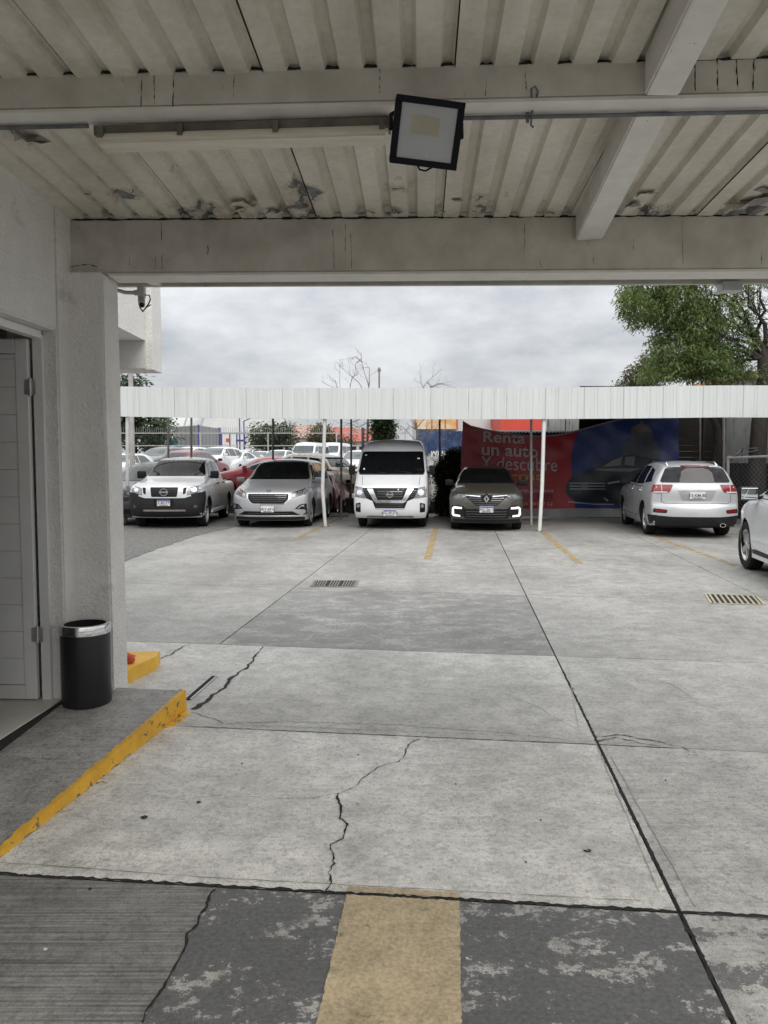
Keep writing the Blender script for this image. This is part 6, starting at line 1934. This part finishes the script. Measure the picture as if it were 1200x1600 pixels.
def corr(name, a, b, z0, z1, mat, pitch=.19, h=.03, parent=None):
    bm = bmesh.new(); L_ = (b - a).length; n = int(L_ / pitch * 4); t = (b - a).normalized(); nn = Vector((-t.y, t.x, 0))
    vt = []
    for i in range(n + 1):
        p = a + t * (L_ * i / n) + nn * (h * (0, 1, 1, 0)[i % 4])
        vt.append((bm.verts.new((p.x, p.y, z0)), bm.verts.new((p.x, p.y, z1))))
    for A, B in zip(vt[:-1], vt[1:]): bm.faces.new((A[0], B[0], B[1], A[1]))
    return ob(name, bm, mat, parent)
o = corr('sheet_wall', P(853, 700, 25.5), P(912, 700, 25.5), 0, P(0, 640, 25.5).z, 'sheet_old')
tag(o, 'weathered white corrugated sheet wall above the right half of the banner', 'wall')
bm = bmesh.new(); l2, h2 = pxbox(748, 905, 677, 690, 24.6, 1.0); 
n = 60
vt = []
for i in range(n + 1):
    xx = l2.x + (h2.x - l2.x) * i / n; hh = .05 * (i % 2)
    vt.append((bm.verts.new((xx, 24.6, P(0, 676.5, 24.6).z + hh)), bm.verts.new((xx, 26.4, P(0, 674.5, 26.4).z + hh)), bm.verts.new((xx, 24.62, P(0, 690, 24.6).z))))
for A, B in zip(vt[:-1], vt[1:]): bm.faces.new((A[0], B[0], B[1], A[1])); bm.faces.new((A[2], B[2], B[0], A[0]))
tag(ob('lean_to_roof', bm, 'blue_sheet'), 'dark blue corrugated lean-to roof peeping over the sagging banner top', 'roof')
# dark back wall of planks
bw = bldg('plank_wall', 'dark wooden plank wall closing the back of the carport at the right', 'wall')
bm = bmesh.new(); xa_, xb_ = P(905, 700, 23.6).x, P(1136, 700, 23.6).x
z = 0
while z < 3.9:
    box(bm, (xa_, 23.6, z), (xb_, 23.66 + .01 * random.random(), z + .178)); z += .18
ob('planks', bm, 'planks', bw)
bm = bmesh.new()
for px in (925, 985, 1045, 1100): p = P(px, 700, 23.5); box(bm, (p.x - .04, 23.5, 0), (p.x + .04, 23.59, 3.9))
ob('battens', bm, 'mossy', bw)
# side wall at right
sw0, sw1 = Vector((P(1134, 700, 23.5).x, 23.5, 0)), Vector((10.4, 11.0, 0))
swl = bldg('sheet_wall', 'black-stained white corrugated wall along the right side of the yard', 'wall')
corr('upper_sheets', sw1, sw0, 1.2, 3.45, 'sheet_old', parent=swl); 
nn_ = Vector((-.05, 0, 0))
corr('lower_boards', sw1 + nn_, sw0 + nn_, 0, 1.62, 'mossy', .3, .02, parent=swl)
# house roof corner behind the tree
s = bldg('brick_house', 'corner of a house with orange tile roof behind the big tree')
p = P(1185, 590, 30)
bm = bmesh.new(); box(bm, (p.x - .9, 30, 0), (p.x + 3, 34, p.z - .1)); ob('wall', bm, 'post_pale', s)
M['tile_roof'] = pm('tile_roof', (.30, .12, .06), .8, col2=(.2, .08, .04), scale=8)
bm = bmesh.new(); prism(bm, [Vector((p.x - 1.2, 29.6, p.z - .1)), Vector((p.x + 3, 29.6, p.z + .2)), Vector((p.x + 3, 29.6, p.z + .45)), Vector((p.x - .9, 29.6, p.z + .15))], (0, 4.5, 0)); ob('roof', fix(bm), 'tile_roof', s)

# chain-link fence at the right
CF = bldg('chain_link_fence', 'short chain-link fence with steel rail beside the white SUV at right', 'fence')
fa_, fb_ = Vector((P(1138, 716, 17.6).x, 17.6, 0)), Vector((P(1212, 712, 16.6).x, 16.6, 0))
zt = P(1190, 713, 17).z
bm = bmesh.new(); tube(bm, [fa_ + Vector((0, 0, zt - .03)), fb_ + Vector((0, 0, zt))], .028, 8); ob('top_rail', bm, 'post_grey', CF, True)
for k, p in enumerate((fa_, fb_)):
    bm = bmesh.new(); tube(bm, [p, p + Vector((0, 0, zt + .02 if k == 0 else 3.0))], .035, 10); ob('post', bm, 'post_grey', CF, True)
bm = bmesh.new(); a = P(1160, 701, 17.3); b = P(1142, 719, 17.55); tube(bm, [b, a, a + Vector((0, 0, -.2))], .025, 6)
tube(bm, [a, P(1185, 700, 16.9)], .006, 4); tube(bm, [P(1150, 711, 17.4), P(1185, 703, 16.9)], .006, 4); ob('barb_arm', bm, 'bare', CF)
verts = []; edges = []
L_ = (fb_ - fa_).length; t = (fb_ - fa_).normalized()
def fpp(u, z): q = fa_ + t * u; return (q.x, q.y, z)
bm = bmesh.new()
stp = .075
for dirn in (1, -1):
    u = -zt
    while u < L_ + zt:
        a0, b0 = u, u + dirn * zt
        s0 = 0; s1 = 1
        pts = []
        for k in range(2):
            pass
        lo_ = max(0, min(a0, b0)); hi_ = min(L_, max(a0, b0))
        if hi_ - lo_ > .02:
            z_a = (lo_ - a0) / (b0 - a0) * zt; z_b = (hi_ - a0) / (b0 - a0) * zt
            tube(bm, [fpp(lo_, z_a), fpp(hi_, z_b)], .0022, 3, False)
        u += stp * 1.41
ob('wire_mesh', bm, 'bare', CF)

# retaining wall of the back lot
bm = bmesh.new()
rng = random.Random(21)
xx = -14
while xx < 2.6:
    w_ = rng.uniform(.2, .45); z = 0
    while z < lot(25) + .02:
        h_ = rng.uniform(.13, .22); box(bm, (xx, 24.88 - rng.uniform(0, .08), z - .02), (xx + w_ * .98, 25.05, z + h_), .035); z += h_
    xx += w_
tag(ob('retaining_wall', bm, 'rock'), 'low dark rubble wall holding up the back lot behind the parked cars', 'wall')

# ------------------------------------------------------------------ far background left
M['tent'] = pm('tent_white', (.70, .71, .70), .6, col2=(.64, .65, .64), scale=.5)
M['panel_grey'] = pm('panel_grey', (.30, .32, .335), .5, col2=(.25, .27, .285), scale=.6, mp=(2, 2, .3))
M['blue_steel'] = pm('blue_steel', (.06, .07, .26), .5)
M['roof_red'] = pm('roof_red', (.42, .10, .075), .7, col2=(.34, .08, .06), scale=1)
M['roof_pink'] = pm('roof_pink', (.44, .27, .22), .7, col2=(.36, .21, .17), scale=1)
s = bldg('arched_tent', 'huge white arched hangar tent far behind the parked cars', 'tent')
tc = P(386, 692, 125); rad = 80 * 125 / FPX; zb2 = tc.z
ax_ = Vector((-.75, .66, 0)).normalized(); ac = Vector((.66, .75, 0)).normalized()
bm = bmesh.new(); rows = []
for k in range(13):
    o_ = Vector((tc.x, tc.y, 0)) + ax_ * (k * 4.5)
    rows.append([bm.verts.new(o_ + ac * (rad * 1.1 * math.cos(a)) + Vector((0, 0, zb2 + rad * 1.05 * math.sin(a)))) for a in [math.pi * j / 22 for j in range(23)]])
for A, B in zip(rows[:-1], rows[1:]):
    for j in range(22): bm.faces.new((A[j], A[j + 1], B[j + 1], B[j])).smooth = True
bm.faces.new(rows[0]); bm.faces.new(rows[-1])
wl = [v.co.copy() for v in (rows[0][0], rows[0][-1], rows[-1][-1], rows[-1][0])]
for a, b in zip(wl, wl[1:] + wl[:1]):
    bm.faces.new([bm.verts.new(q) for q in (a, b, Vector((b.x, b.y, 1.2)), Vector((a.x, a.y, 1.2)))])
ob('tent_skin', bm, 'tent', s)
for k in range(13):
    o_ = Vector((tc.x, tc.y, 0)) + ax_ * (k * 4.5)
    bm = bmesh.new(); tube(bm, [o_ + ac * (rad * 1.11 * math.cos(a)) + Vector((0, 0, zb2 + rad * 1.06 * math.sin(a))) for a in [math.pi * j / 16 for j in range(17)]], .12, 5, False); ob('rib', bm, 'post_pale', s)
s = bldg('panel_building', 'grey metal panel building in front of the arched tent')
bm = bmesh.new(); lo, hi = pxbox(262, 311, 665, 700, 82, 1, 1.2)
c = [Vector((lo.x, 84, 0)), Vector((P(311, 700, 80).x, 80, 0)), Vector((P(343, 700, 88).x, 88, 0)), Vector((lo.x + 1, 95, 0))]
zt_ = P(311, 664.5, 80).z
hexa(bm, [v + Vector((0, 0, 1.2)) for v in c] + [v + Vector((0, 0, zt_)) for v in c]); ob('wall', fix(bm), 'panel_grey', s)
bm = bmesh.new()
for k in range(1, 6):
    for a, b in ((c[0], c[1]), (c[1], c[2])):
        p = a.lerp(b, k / 6); box(bm, (p.x - .05, p.y - .08, 1.3), (p.x + .05, p.y - .02, zt_ - .05))
ob('panel_joints', bm, 'post_grey', s)
bm = bmesh.new(); box(bm, c[2] + Vector((-.15, -.2, 1.2)), c[2] + Vector((.15, .1, zt_ + .1))); ob('corner_post', bm, 'blue_steel', s); bm = bmesh.new(); box(bm, c[1] + Vector((-.08, -.15, 1.2)), c[1] + Vector((.08, .0, zt_ + .05))); ob('corner_post', bm, 'blue_steel', s)
lo, hi = pxbox(264, 276, 686, 697, 79, .5); bm = bmesh.new(); box(bm, lo, hi)
M['teal'] = pm('teal', (.05, .20, .26), .6); tag(ob('teal_container', bm, 'teal'), 'small teal container in front of the grey panel building', 'container')
s = bldg('blue_gantry', 'blue steel frame with red panel in front of the tent', 'frame')
bm = bmesh.new()
for px in (346, 359, 370, 382): p = P(px, 690, 78); box(bm, (p.x - .06, 78, 1.3), (p.x + .06, 78.12, P(0, 676, 78).z))
a, b = P(344, 678, 78), P(398, 678, 78); box(bm, (a.x, 78.13, a.z), (b.x, 78.25, a.z + .15)); a, b = P(369, 690, 78), P(382, 690, 78); box(bm, (a.x, 77.85, a.z), (b.x, 77.98, a.z + .2)); ob('frame', bm, 'blue_steel', s)
lo, hi = pxbox(353, 359, 685, 691, 77.6, .15); bm = bmesh.new(); box(bm, lo, hi); ob('red_panel', bm, 'red_wall', s)
for px, yt, lab in ((374, 640, 'tall thin blue pole behind the blue gantry, left of two'), (381, 658, 'shorter blue lamp pole just right of the tall blue pole')):
    p = P(px, yt, 76); bm = bmesh.new(); tube(bm, [(p.x, 76, 1.2), (p.x, 76, p.z)], .07, 6)
    if yt > 650: tube(bm, [(p.x, 76, p.z), (p.x + .8, 76, p.z + .35)], .05, 6)
    tag(ob('lamp_pole', bm, 'blue_steel'), lab, 'pole')
for i, (px0, px1, yr, ye, Y, m_, lab) in enumerate(((450, 512, 665, 683, 118, 'roof_pink', 'house with a pale pink metal roof right of the tent'), (512, 548, 668, 686, 110, 'roof_red', 'house with a bright red roof between the two tree crowns'),
                                     (538, 580, 670, 688, 102, 'roof_red', 'house with a red roof and white gable beside the van'))):
    s = bldg('roofed_house', lab, 'house'); s['group'] = 'houses behind the lot'
    a, b = P(px0, ye, Y), P(px1, ye, Y); zr = P(0, yr, Y + 6).z
    bm = bmesh.new(); box(bm, (a.x, Y, 1.2), (b.x, Y + 12, a.z - .15)); ob('wall', bm, 'white_wall', s)
    bm = bmesh.new(); prism(bm, [Vector((a.x - .2, Y - .6, a.z - .15)), Vector((a.x - .2, Y + 6, zr)), Vector((a.x - .2, Y + 12.6, a.z - .15))], (b.x - a.x + .4, 0, 0)); ob('roof', fix(bm), m_, s)
    for k in range(2):
        xx = a.x + (b.x - a.x) * (.3 + .4 * k); bm = bmesh.new(); box(bm, (xx - .5, Y - .06, a.z - 1.9), (xx + .5, Y - .01, a.z - .8)); ob('window', bm, 'dark', s)
# back fence
YF = 68
BF = bldg('back_fence', 'pale steel fence with bent-in pickets along the far side of the lot', 'fence')
zt = P(0, 677.5, YF).z; zb3 = P(0, 697, YF).z
bm = bmesh.new(); a, b = P(120, 677, YF), P(640, 677, YF); box(bm, (a.x, YF, zt), (b.x, YF + .08, zt + .08)); box(bm, (a.x, YF, zb3), (b.x, YF + .08, zb3 + .07)); ob('rail', bm, 'post_pale', BF)
for px in (154, 208, 313, 419, 526, 633):
    p = P(px, 690, YF); bm = bmesh.new(); box(bm, (p.x - .05, YF - .09, 1.1), (p.x + .05, YF - .01, zt + .1)); ob('post', bm, 'post_pale', BF)
bm = bmesh.new(); px = 122
while px < 640:
    p = P(px, 677, YF); tube(bm, [(p.x, YF, zt + .08), (p.x, YF, zt + .3), (p.x + .06, YF - .18, zt + .52)], .016, 4, False); px += 3.4
o = ob('pickets', bm, 'post_pale', BF); o['kind'] = 'stuff'
bm = bmesh.new()
xx = a.x
while xx < b.x:                      # thin vertical mesh wires
    tube(bm, [(xx, YF + .03, 1.25), (xx, YF + .03, zt)], .006, 3, False); xx += .16
o = ob('wires', bm, 'bare', BF); o['kind'] = 'stuff'
# poles
p = P(203, 540, 28); bm = bmesh.new(); lathe(bm, [(.10, lot(28)), (.075, p.z + 3)], 14, 'z', Matrix.Translation((p.x, 28, 0)))
tag(ob('utility_pole', fix(bm), 'post_pale', smooth=True), 'grey concrete utility pole rising behind the left end of the carport', 'pole')
p = P(592.5, 578, 48); LPp = bldg('lamp_post', 'thin grey lamp post with cross-arm standing above the carport fascia', 'lamp post')
bm = bmesh.new(); tube(bm, [(p.x, 48, lot(48)), (p.x, 48, p.z + .15)], [.07, .05], 8); ob('pole', bm, 'post_grey', LPp, True)
bm = bmesh.new(); box(bm, (p.x - .11, 47.9, p.z - .08), (p.x + .11, 48.1, p.z + .08), .02); ob('lamp_head', bm, 'post_grey', LPp)
p = P(567, 668, 26.5); bm = bmesh.new(); box(bm, (p.x - .05, 26.45, lot(26)), (p.x + .05, 26.55, p.z))
for k in range(6): box(bm, (p.x + .05, 26.47, p.z - .12 - k * .13), (p.x + .09, 26.53, p.z - .06 - k * .13))
tag(ob('fence_post', bm, 'bare'), 'black steel fence post with insulators left of the van roof', 'post')

# ------------------------------------------------------------------ trees
def leaves(name, clusters, size, width, per, spread, mat, parent, seed=1, droop=.5):
    rng = random.Random(seed); vs = []; fs = []
    for (c, r_) in clusters:
        base = c
        for k in range(per):
            a = rng.uniform(0, 2 * math.pi); el = rng.uniform(-droop, .55)
            d = Vector((math.cos(a) * math.cos(el), math.sin(a) * math.cos(el), math.sin(el) - droop * .5)).normalized()
            o_ = base + Vector((rng.gauss(0, 1), rng.gauss(0, 1), rng.gauss(0, 1))) * spread
            sd = d.cross(Vector((rng.uniform(-.4, .4), rng.uniform(-.4, .4), 1))).normalized()
            L_ = size * rng.uniform(.6, 1.3); w_ = width * rng.uniform(.7, 1.2)
            i = len(vs)
            vs += [o_, o_ + d * L_ * .45 + sd * w_, o_ + d * L_ + Vector((0, 0, -L_ * .2)), o_ + d * L_ * .45 - sd * w_]
            fs.append((i, i + 1, i + 2, i + 3))
    me = bpy.data.meshes.new(name); me.from_pydata([tuple(v) for v in vs], [], fs)
    return link(name, me, mat, parent)
def crown_pts(ells, Y, dY, dens, rng, skin=.35):
    out = []
    for (cx, cy, rx, ry, k) in ells:
        n = int(rx * ry * dens * k)
        for _ in range(n):
            while True:
                u, v, w = rng.uniform(-1, 1), rng.uniform(-1, 1), rng.uniform(-1, 1)
                q = u * u + v * v + w * w
                if q < 1 and q > skin * rng.random(): break
            out.append((P(cx + u * rx, cy + v * ry, Y + w * dY), 0))
    return out
def limb(bm, a, b, r0, r1, rng, n=7, wob=.06):
    pts = []; L_ = (b - a).length
    for i in range(n + 1):
        t = i / n
        o_ = Vector((rng.uniform(-1, 1), rng.uniform(-1, 1), rng.uniform(-1, 1) + .6 * math.sin(t * math.pi))) * wob * L_ * (1 if 0 < i < n else 0)
        pts.append(a.lerp(b, t) + o_)
    tube(bm, pts, [r0 + (r1 - r0) * i / n for i in range(n + 1)], 7, False)
    return pts
def twigs(bm, p, d, L_, r_, depth, rng, tips=None):
    pts = [p]; q = p.copy(); dd = d.normalized()
    for i in range(4):
        dd = (dd + Vector((rng.uniform(-.3, .3), rng.uniform(-.3, .3), rng.uniform(-.2, .28)))).normalized()
        q = q + dd * L_ / 4; pts.append(q.copy())
    tube(bm, pts, [r_ * (1 - .16 * i) for i in range(5)], 5, False)
    if tips is not None: tips.append(pts[-1])
    if depth > 0:
        for k in range(rng.randint(2, 3)):
            i = rng.randint(1, 4)
            d2 = (dd + Vector((rng.uniform(-1, 1), rng.uniform(-1, 1), rng.uniform(-.4, .9))) * .9).normalized()
            twigs(bm, pts[i], d2, L_ * rng.uniform(.5, .75), r_ * .55, depth - 1, rng, tips)

rng = random.Random(31)
BT = empty('leafy_tree', (9.8, 19.9, 0)); tag(BT, 'big leafy green tree with dark trunk rising behind the right end of the carport', 'tree')
TO = Vector((9.8, 19.9, 0))
YT = 20.6
EL = [(1005, 478, 38, 36, 1), (985, 462, 22, 22, .9), (1060, 470, 55, 42, 1), (1062, 545, 52, 48, 1.1), (1110, 560, 48, 42, 1.1), (1040, 585, 48, 24, 1), (1135, 590, 42, 24, 1), (1095, 505, 42, 40, .8), (1140, 500, 34, 34, .35), (1170, 540, 26, 40, .35),
      (1060, 405, 95, 45, .6), (1175, 425, 70, 40, .35), (1150, 470, 40, 30, .3), (1195, 590, 30, 20, .5)]
cl_ = crown_pts(EL, YT, 1.0, .145, rng)
cl_ = [(p, r_) for p, r_ in cl_ if not (p.z < 3.85)]
cl_ = [(p - TO, r_) for p, r_ in cl_]
leaves('crown', cl_, .15, .020, 13, .09, 'leaf', BT, 3, .75)
bm = bmesh.new()
tp_ = [TO + Vector((-.15, 0, 0)), P(1183, 720, 19.85), P(1187, 660, 19.9), P(1195, 600, 20), P(1194, 560, 20.1)]
tube(bm, [p - TO for p in tp_], [.24, .21, .20, .19, .16], 12)
f_ = P(1194, 560, 20.1)
for (px, py, Y, r_) in ((1145, 470, 20.6, .075), (1188, 455, 20.3, .08), (1150, 505, 20.9, .05), (1110, 540, 20.4, .06), (1060, 475, 20.4, .05), (1170, 440, 20.8, .06), (1075, 560, 20.6, .04), (1010, 480, 20.5, .035), (1215, 470, 20.2, .07), (1135, 575, 20.9, .035), (1130, 440, 20.8, .05)):
    e_ = P(px, py, Y)
    pts = limb(bm, f_ - TO, e_ - TO, r_, r_ * .3, rng)
    for k in range(5):
        i_ = rng.randint(3, 7); d = Vector((rng.uniform(-1, .4), rng.uniform(-.5, .5), rng.uniform(-.2, 1)))
        twigs(bm, pts[i_], d, rng.uniform(.5, .9), .016, 2, rng)
ob('trunk', bm, 'bark', BT, True)
bm = bmesh.new()
T2o = P(1118, 720, 21.8); T2o.z = 0
tube(bm, [T2o, P(1119, 720, 21.8), P(1122, 690, 21.8), P(1120, 668, 21.8), P(1113, 655, 21.9), P(1108, 640, 22)], [.16, .14, .12, .10, .085, .07], 9)
tag(ob('bare_tree', bm, 'bark', smooth=True), 'thin dark curved trunk leaning in the shade behind the silver SUV', 'tree')
SH = empty('olive_shrub', P(985, 600, 25.5)); so = SH.location.copy(); tag(SH, 'olive green bushy tree peeping over the fascia left of the leafy tree', 'tree')
cl_ = [(p - so, 0) for p, _ in crown_pts([(1000, 590, 28, 22, 1), (985, 602, 22, 14, 1), (1020, 575, 26, 26, 1), (1010, 640, 40, 50, .6)], 25.5, 1.0, .22, rng)]
leaves('crown', cl_, .14, .03, 8, .08, 'leaf_olive', SH, 5)
bm = bmesh.new(); b_ = Vector((so.x + .4, 25.5, 0)) - so; limb(bm, b_, Vector((0.3, 0, 0)), .12, .04, rng); ob('trunk', bm, 'bark', SH, True)

def far_tree(name, label, ells, Y, mat, size, dens, base_px, seed, dY=3.0, group='trees beyond the lot'):
    rng = random.Random(seed)
    z0 = lot(min(Y, 72)); b_ = P(base_px, 700, Y); b_.z = z0
    t_ = empty(name, b_); tag(t_, label, 'tree', group)
    pts = crown_pts(ells, Y, dY, dens, rng)
    pts = [(p - b_, 0) for p, _ in pts if p.z > z0 + .3]
    leaves('crown', pts, size, size * .3, 9, size * .9, mat, t_, seed)
    bm = bmesh.new()
    c = Vector((0, 0, max(p.z for p, _ in pts) * .55)); tube(bm, [Vector((0, 0, 0)), c * .5, c], [.3, .24, .16], 8)
    for k in range(7):
        q = pts[rng.randrange(len(pts))][0]; limb(bm, c * rng.uniform(.5, 1), q, .1, .03, rng)
    ob('trunk', bm, 'bark', t_, True)
far_tree('dark_tree', 'dark broad tree behind the fence at far left, nearest the utility pole', [(195, 625, 32, 40, 1), (225, 660, 38, 40, 1), (190, 665, 30, 40, 1), (215, 596, 14, 12, .7), (192, 594, 10, 12, .7)], 76, 'leaf_dark', .5, .11, 210, 41)
far_tree('dark_tree', 'lower dark tree at the left of the grey panel building', [(250, 675, 20, 28, 1), (235, 685, 22, 22, 1)], 74, 'leaf_dark', .42, .16, 246, 42)
far_tree('round_tree', 'rounded grey-green tree in front of the arched tent', [(412, 682, 24, 18, 1), (440, 682, 26, 20, 1), (425, 690, 34, 16, 1)], 73, 'leaf_dark', .36, .26, 427, 43, 2)
far_tree('round_tree', 'olive rounded tree in front of the pink and red roofs', [(500, 682, 20, 18, 1), (512, 690, 22, 14, 1), (505, 674, 12, 12, 1)], 73, 'leaf_olive', .34, .28, 505, 44, 2)
far_tree('thin_tree', 'thin brownish tree with sparse leaves in front of the red roofs', [(540, 690, 16, 14, .35), (548, 682, 14, 12, .3)], 72, 'leaf_olive', .25, .28, 542, 45, 1.5)
# ivy mass on a stump, shrub beside the crossover
def bush(name, label, ells, Y, mat, size, dens, base, seed, dY=.5, z0=0.0, mat2=None):
    rng = random.Random(seed); b_ = P(base, 700, Y); b_.z = z0
    t_ = empty(name, b_); tag(t_, label, 'shrub')
    pts = [(p - b_, 0) for p, _ in crown_pts(ells, Y, dY, dens, rng) if p.z > z0 + .03]
    leaves('foliage', pts, size, size * .28, 7, size * .8, mat, t_, seed)
    if mat2: leaves('blossom', pts[::4], size * .8, size * .34, 4, size, mat2, t_, seed + 1)
    bm = bmesh.new()
    for k in range(9): limb(bm, Vector((rng.uniform(-.1, .1), 0, 0)), pts[rng.randrange(len(pts))][0], .03, .008, rng)
    ob('stem', bm, 'bark', t_, True)
bush('ivy_stump', 'dense dark green ivy clump above the van roof', [(598, 655, 14, 20, 1), (600, 672, 14, 18, 1), (596, 690, 12, 16, 1)], 27, 'leaf_dark', .13, 1.6, 598, 51, .4, lot(27))
bush('tall_shrub', 'dark shrub with pale leaves between the van and the banner', [(694, 735, 14, 22, .8), (708, 722, 14, 20, 1), (708, 755, 16, 34, 1), (698, 782, 18, 30, 1), (714, 735, 10, 30, 1), (686, 745, 8, 14, .5), (717, 712, 7, 14, .6)], 23.6, 'leaf_dark', .085, 2.0, 702, 52, .4, 0, 'flower')
# bare trees seen over and under the fascia
def bare_tree(label, trunk, lines, Y, seed, z0, extra=3, sp=2):
    rng = random.Random(seed); b_ = P(trunk[0][0], trunk[0][1], Y); b_.z = z0
    t_ = empty('bare_tree', b_); tag(t_, label, 'tree')
    bm = bmesh.new()
    tp_ = [b_] + [P(x, y, Y) for x, y in trunk[1:]]
    tube(bm, [p - b_ for p in tp_], [.055 - .03 * i / len(tp_) for i in range(len(tp_))], 8); ob('trunk', bm, 'twig', t_, True)
    bm = bmesh.new(); lv = []
    for ln in lines:
        yy = Y; pts = []
        for x, y in ln: pts.append(P(x, y, yy) - b_); yy += rng.uniform(-.25, .25)
        tube(bm, pts, [max(.005, .016 - .011 * i / (len(pts) - 1)) for i in range(len(pts))], 5, False)
        for k in range(extra):
            i = rng.randint(1, len(pts) - 1); d = pts[i] - pts[i - 1]
            twigs(bm, pts[i].lerp(pts[i - 1], rng.random()), d.normalized() + Vector((rng.uniform(-1, 1), rng.uniform(-.5, .5), rng.uniform(-.3, .6))), rng.uniform(.25, .5), .0055, 1, rng, lv)
    ob('branches', bm, 'twig', t_, True)
    return t_, lv, b_
t1, lv, bb = bare_tree('leafless tree with fine twigs poking above the fascia left of the lamp post', [(572, 730), (574, 690), (575, 650), (577, 615)],
    [[(577, 615), (576, 600), (570, 585), (566, 568), (564, 550)], [(576, 612), (577, 595), (577, 575), (574, 574)], [(574, 620), (560, 597), (545, 585), (530, 571)], [(574, 625), (531, 615), (531, 590), (531, 573)], [(566, 566), (556, 557), (546, 562)],
     [(565, 560), (555, 570), (556, 577)], [(546, 610), (550, 590), (560, 584)], [(529, 612), (524, 594)], [(574, 640), (540, 620), (520, 605), (505, 598)], [(574, 650), (555, 658), (540, 664), (525, 668)], [(574, 655), (590, 662), (605, 655)], [(575, 660), (560, 668), (548, 662), (535, 660)],
     [(574, 680), (582, 668), (588, 655)]], 27.5, 61, lot(27.5), 4)
leaves('leaf_tufts', [(p, 0) for p in lv[::3] if p.z < 3.2], .07, .02, 5, .06, 'leaf_olive', t1, 9)
bare_tree('leafless tree with crossing branches right of the ivy clump', [(648, 730), (650, 700), (652, 680), (650, 660)],
    [[(652, 672), (640, 665), (628, 680)], [(651, 690), (630, 668), (612, 660)], [(650, 670), (662, 655), (672, 620), (668, 606)], [(652, 655), (658, 610), (668, 596), (690, 577)], [(668, 597), (672, 604), (690, 600), (712, 606)], [(664, 612), (660, 602), (657, 595)],
     [(652, 690), (665, 678), (668, 656)], [(652, 680), (680, 670), (690, 655)], [(650, 700), (668, 690), (676, 668)], [(651, 676), (645, 650)], [(672, 606), (684, 599), (696, 600)]], 28, 62, lot(28), 3)

# ------------------------------------------------------------------ sky, sun, camera
w = bpy.data.worlds.new('World'); SC.world = w; w.use_nodes = True
nt = w.node_tree
bg = nt.nodes['Background']
sky = nt.nodes.new('ShaderNodeTexSky'); sky.sky_type = 'NISHITA'; sky.sun_disc = False
SUN_EL, SUN_ROT = R(46), R(165)
sky.sun_elevation = SUN_EL; sky.sun_rotation = SUN_ROT; sky.dust_density = 3
tc = nt.nodes.new('ShaderNodeTexCoord'); v = tc.outputs['Generated']
sep = nt.nodes.new('ShaderNodeSeparateXYZ'); nt.links.new(v, sep.inputs[0])
def mth(op, a, b=None):
    m = nt.nodes.new('ShaderNodeMath'); m.operation = op
    for i, q in enumerate((a, b)):
        if q is None: continue
        if isinstance(q, (int, float)): m.inputs[i].default_value = q
        else: nt.links.new(q, m.inputs[i])
    return m.outputs[0]
el = mth('MAXIMUM', sep.outputs[2], 0.0)
den = mth('ADD', el, .22)
cmb = nt.nodes.new('ShaderNodeCombineXYZ')
nt.links.new(mth('DIVIDE', sep.outputs[0], den), cmb.inputs[0]); nt.links.new(mth('DIVIDE', sep.outputs[1], den), cmb.inputs[1]); nt.links.new(mth('MULTIPLY', el, 3.0), cmb.inputs[2])
n1 = noi(nt, v, 3.6, 8, .55, (1, 1, 2.6)); n2 = noi(nt, v, 10, 9, .6, (1, 1, 2.2))
CS = 5.05
base = ramp(nt, n1, tuple(CS * q for q in (.53, .55, .585)), tuple(CS * q for q in (.90, .905, .915)), .38, .62)
base = mixc(nt, .45, base, ramp(nt, n2, (.80, .81, .83), (1.16, 1.16, 1.155), .36, .62), 'MULTIPLY')
grad = nt.nodes.new('ShaderNodeMapRange'); grad.inputs['From Min'].default_value = .15; grad.inputs['From Max'].default_value = 1.0; grad.inputs['To Min'].default_value = 1.0; grad.inputs['To Max'].default_value = 3.25
nt.links.new(el, grad.inputs['Value'])
gc = nt.nodes.new('ShaderNodeCombineColor')
for i, q in enumerate((1.0, .985, .94)): nt.links.new(mth('ADD', mth('MULTIPLY', mth('SUBTRACT', grad.outputs[0], 1.0), q), 1.0), gc.inputs[i])
base = mixc(nt, 1.0, base, gc.outputs[0], 'MULTIPLY')
col = mixc(nt, .90, sky.outputs[0], base)
nt.links.new(col, bg.inputs['Color']); bg.inputs['Strength'].default_value = .12
sl = bpy.data.lights.new('sun', 'SUN'); sl.energy = 1.1; sl.angle = R(40); sl.color = (1, .965, .92)
so_ = bpy.data.objects.new('sun', sl); COL.objects.link(so_)
# the sky texture's sun stands at azimuth SUN_ROT measured from +Y towards +X
sd = Vector((math.sin(SUN_ROT) * math.cos(SUN_EL), math.cos(SUN_ROT) * math.cos(SUN_EL), math.sin(SUN_EL)))
so_.rotation_euler = (-sd).to_track_quat('-Z', 'Y').to_euler()
cd = bpy.data.cameras.new('camera'); co = bpy.data.objects.new('camera', cd); COL.objects.link(co)
co.location = (0, 0, CAMH); co.rotation_euler = (math.pi / 2 - PITCH, 0, 0)
cd.sensor_width = 36; cd.sensor_fit = 'AUTO'; cd.lens = FPX / 1600 * 36; cd.clip_end = 4000; cd.clip_start = .05
SC.camera = co
SC.view_settings.view_transform = 'Standard'; SC.view_settings.look = 'None'; SC.view_settings.exposure = 0.60; SC.view_settings.gamma = 1
SC.cycles.max_bounces = 8; SC.cycles.diffuse_bounces = 5; SC.cycles.transparent_max_bounces = 12
SC.cycles.use_denoising = True
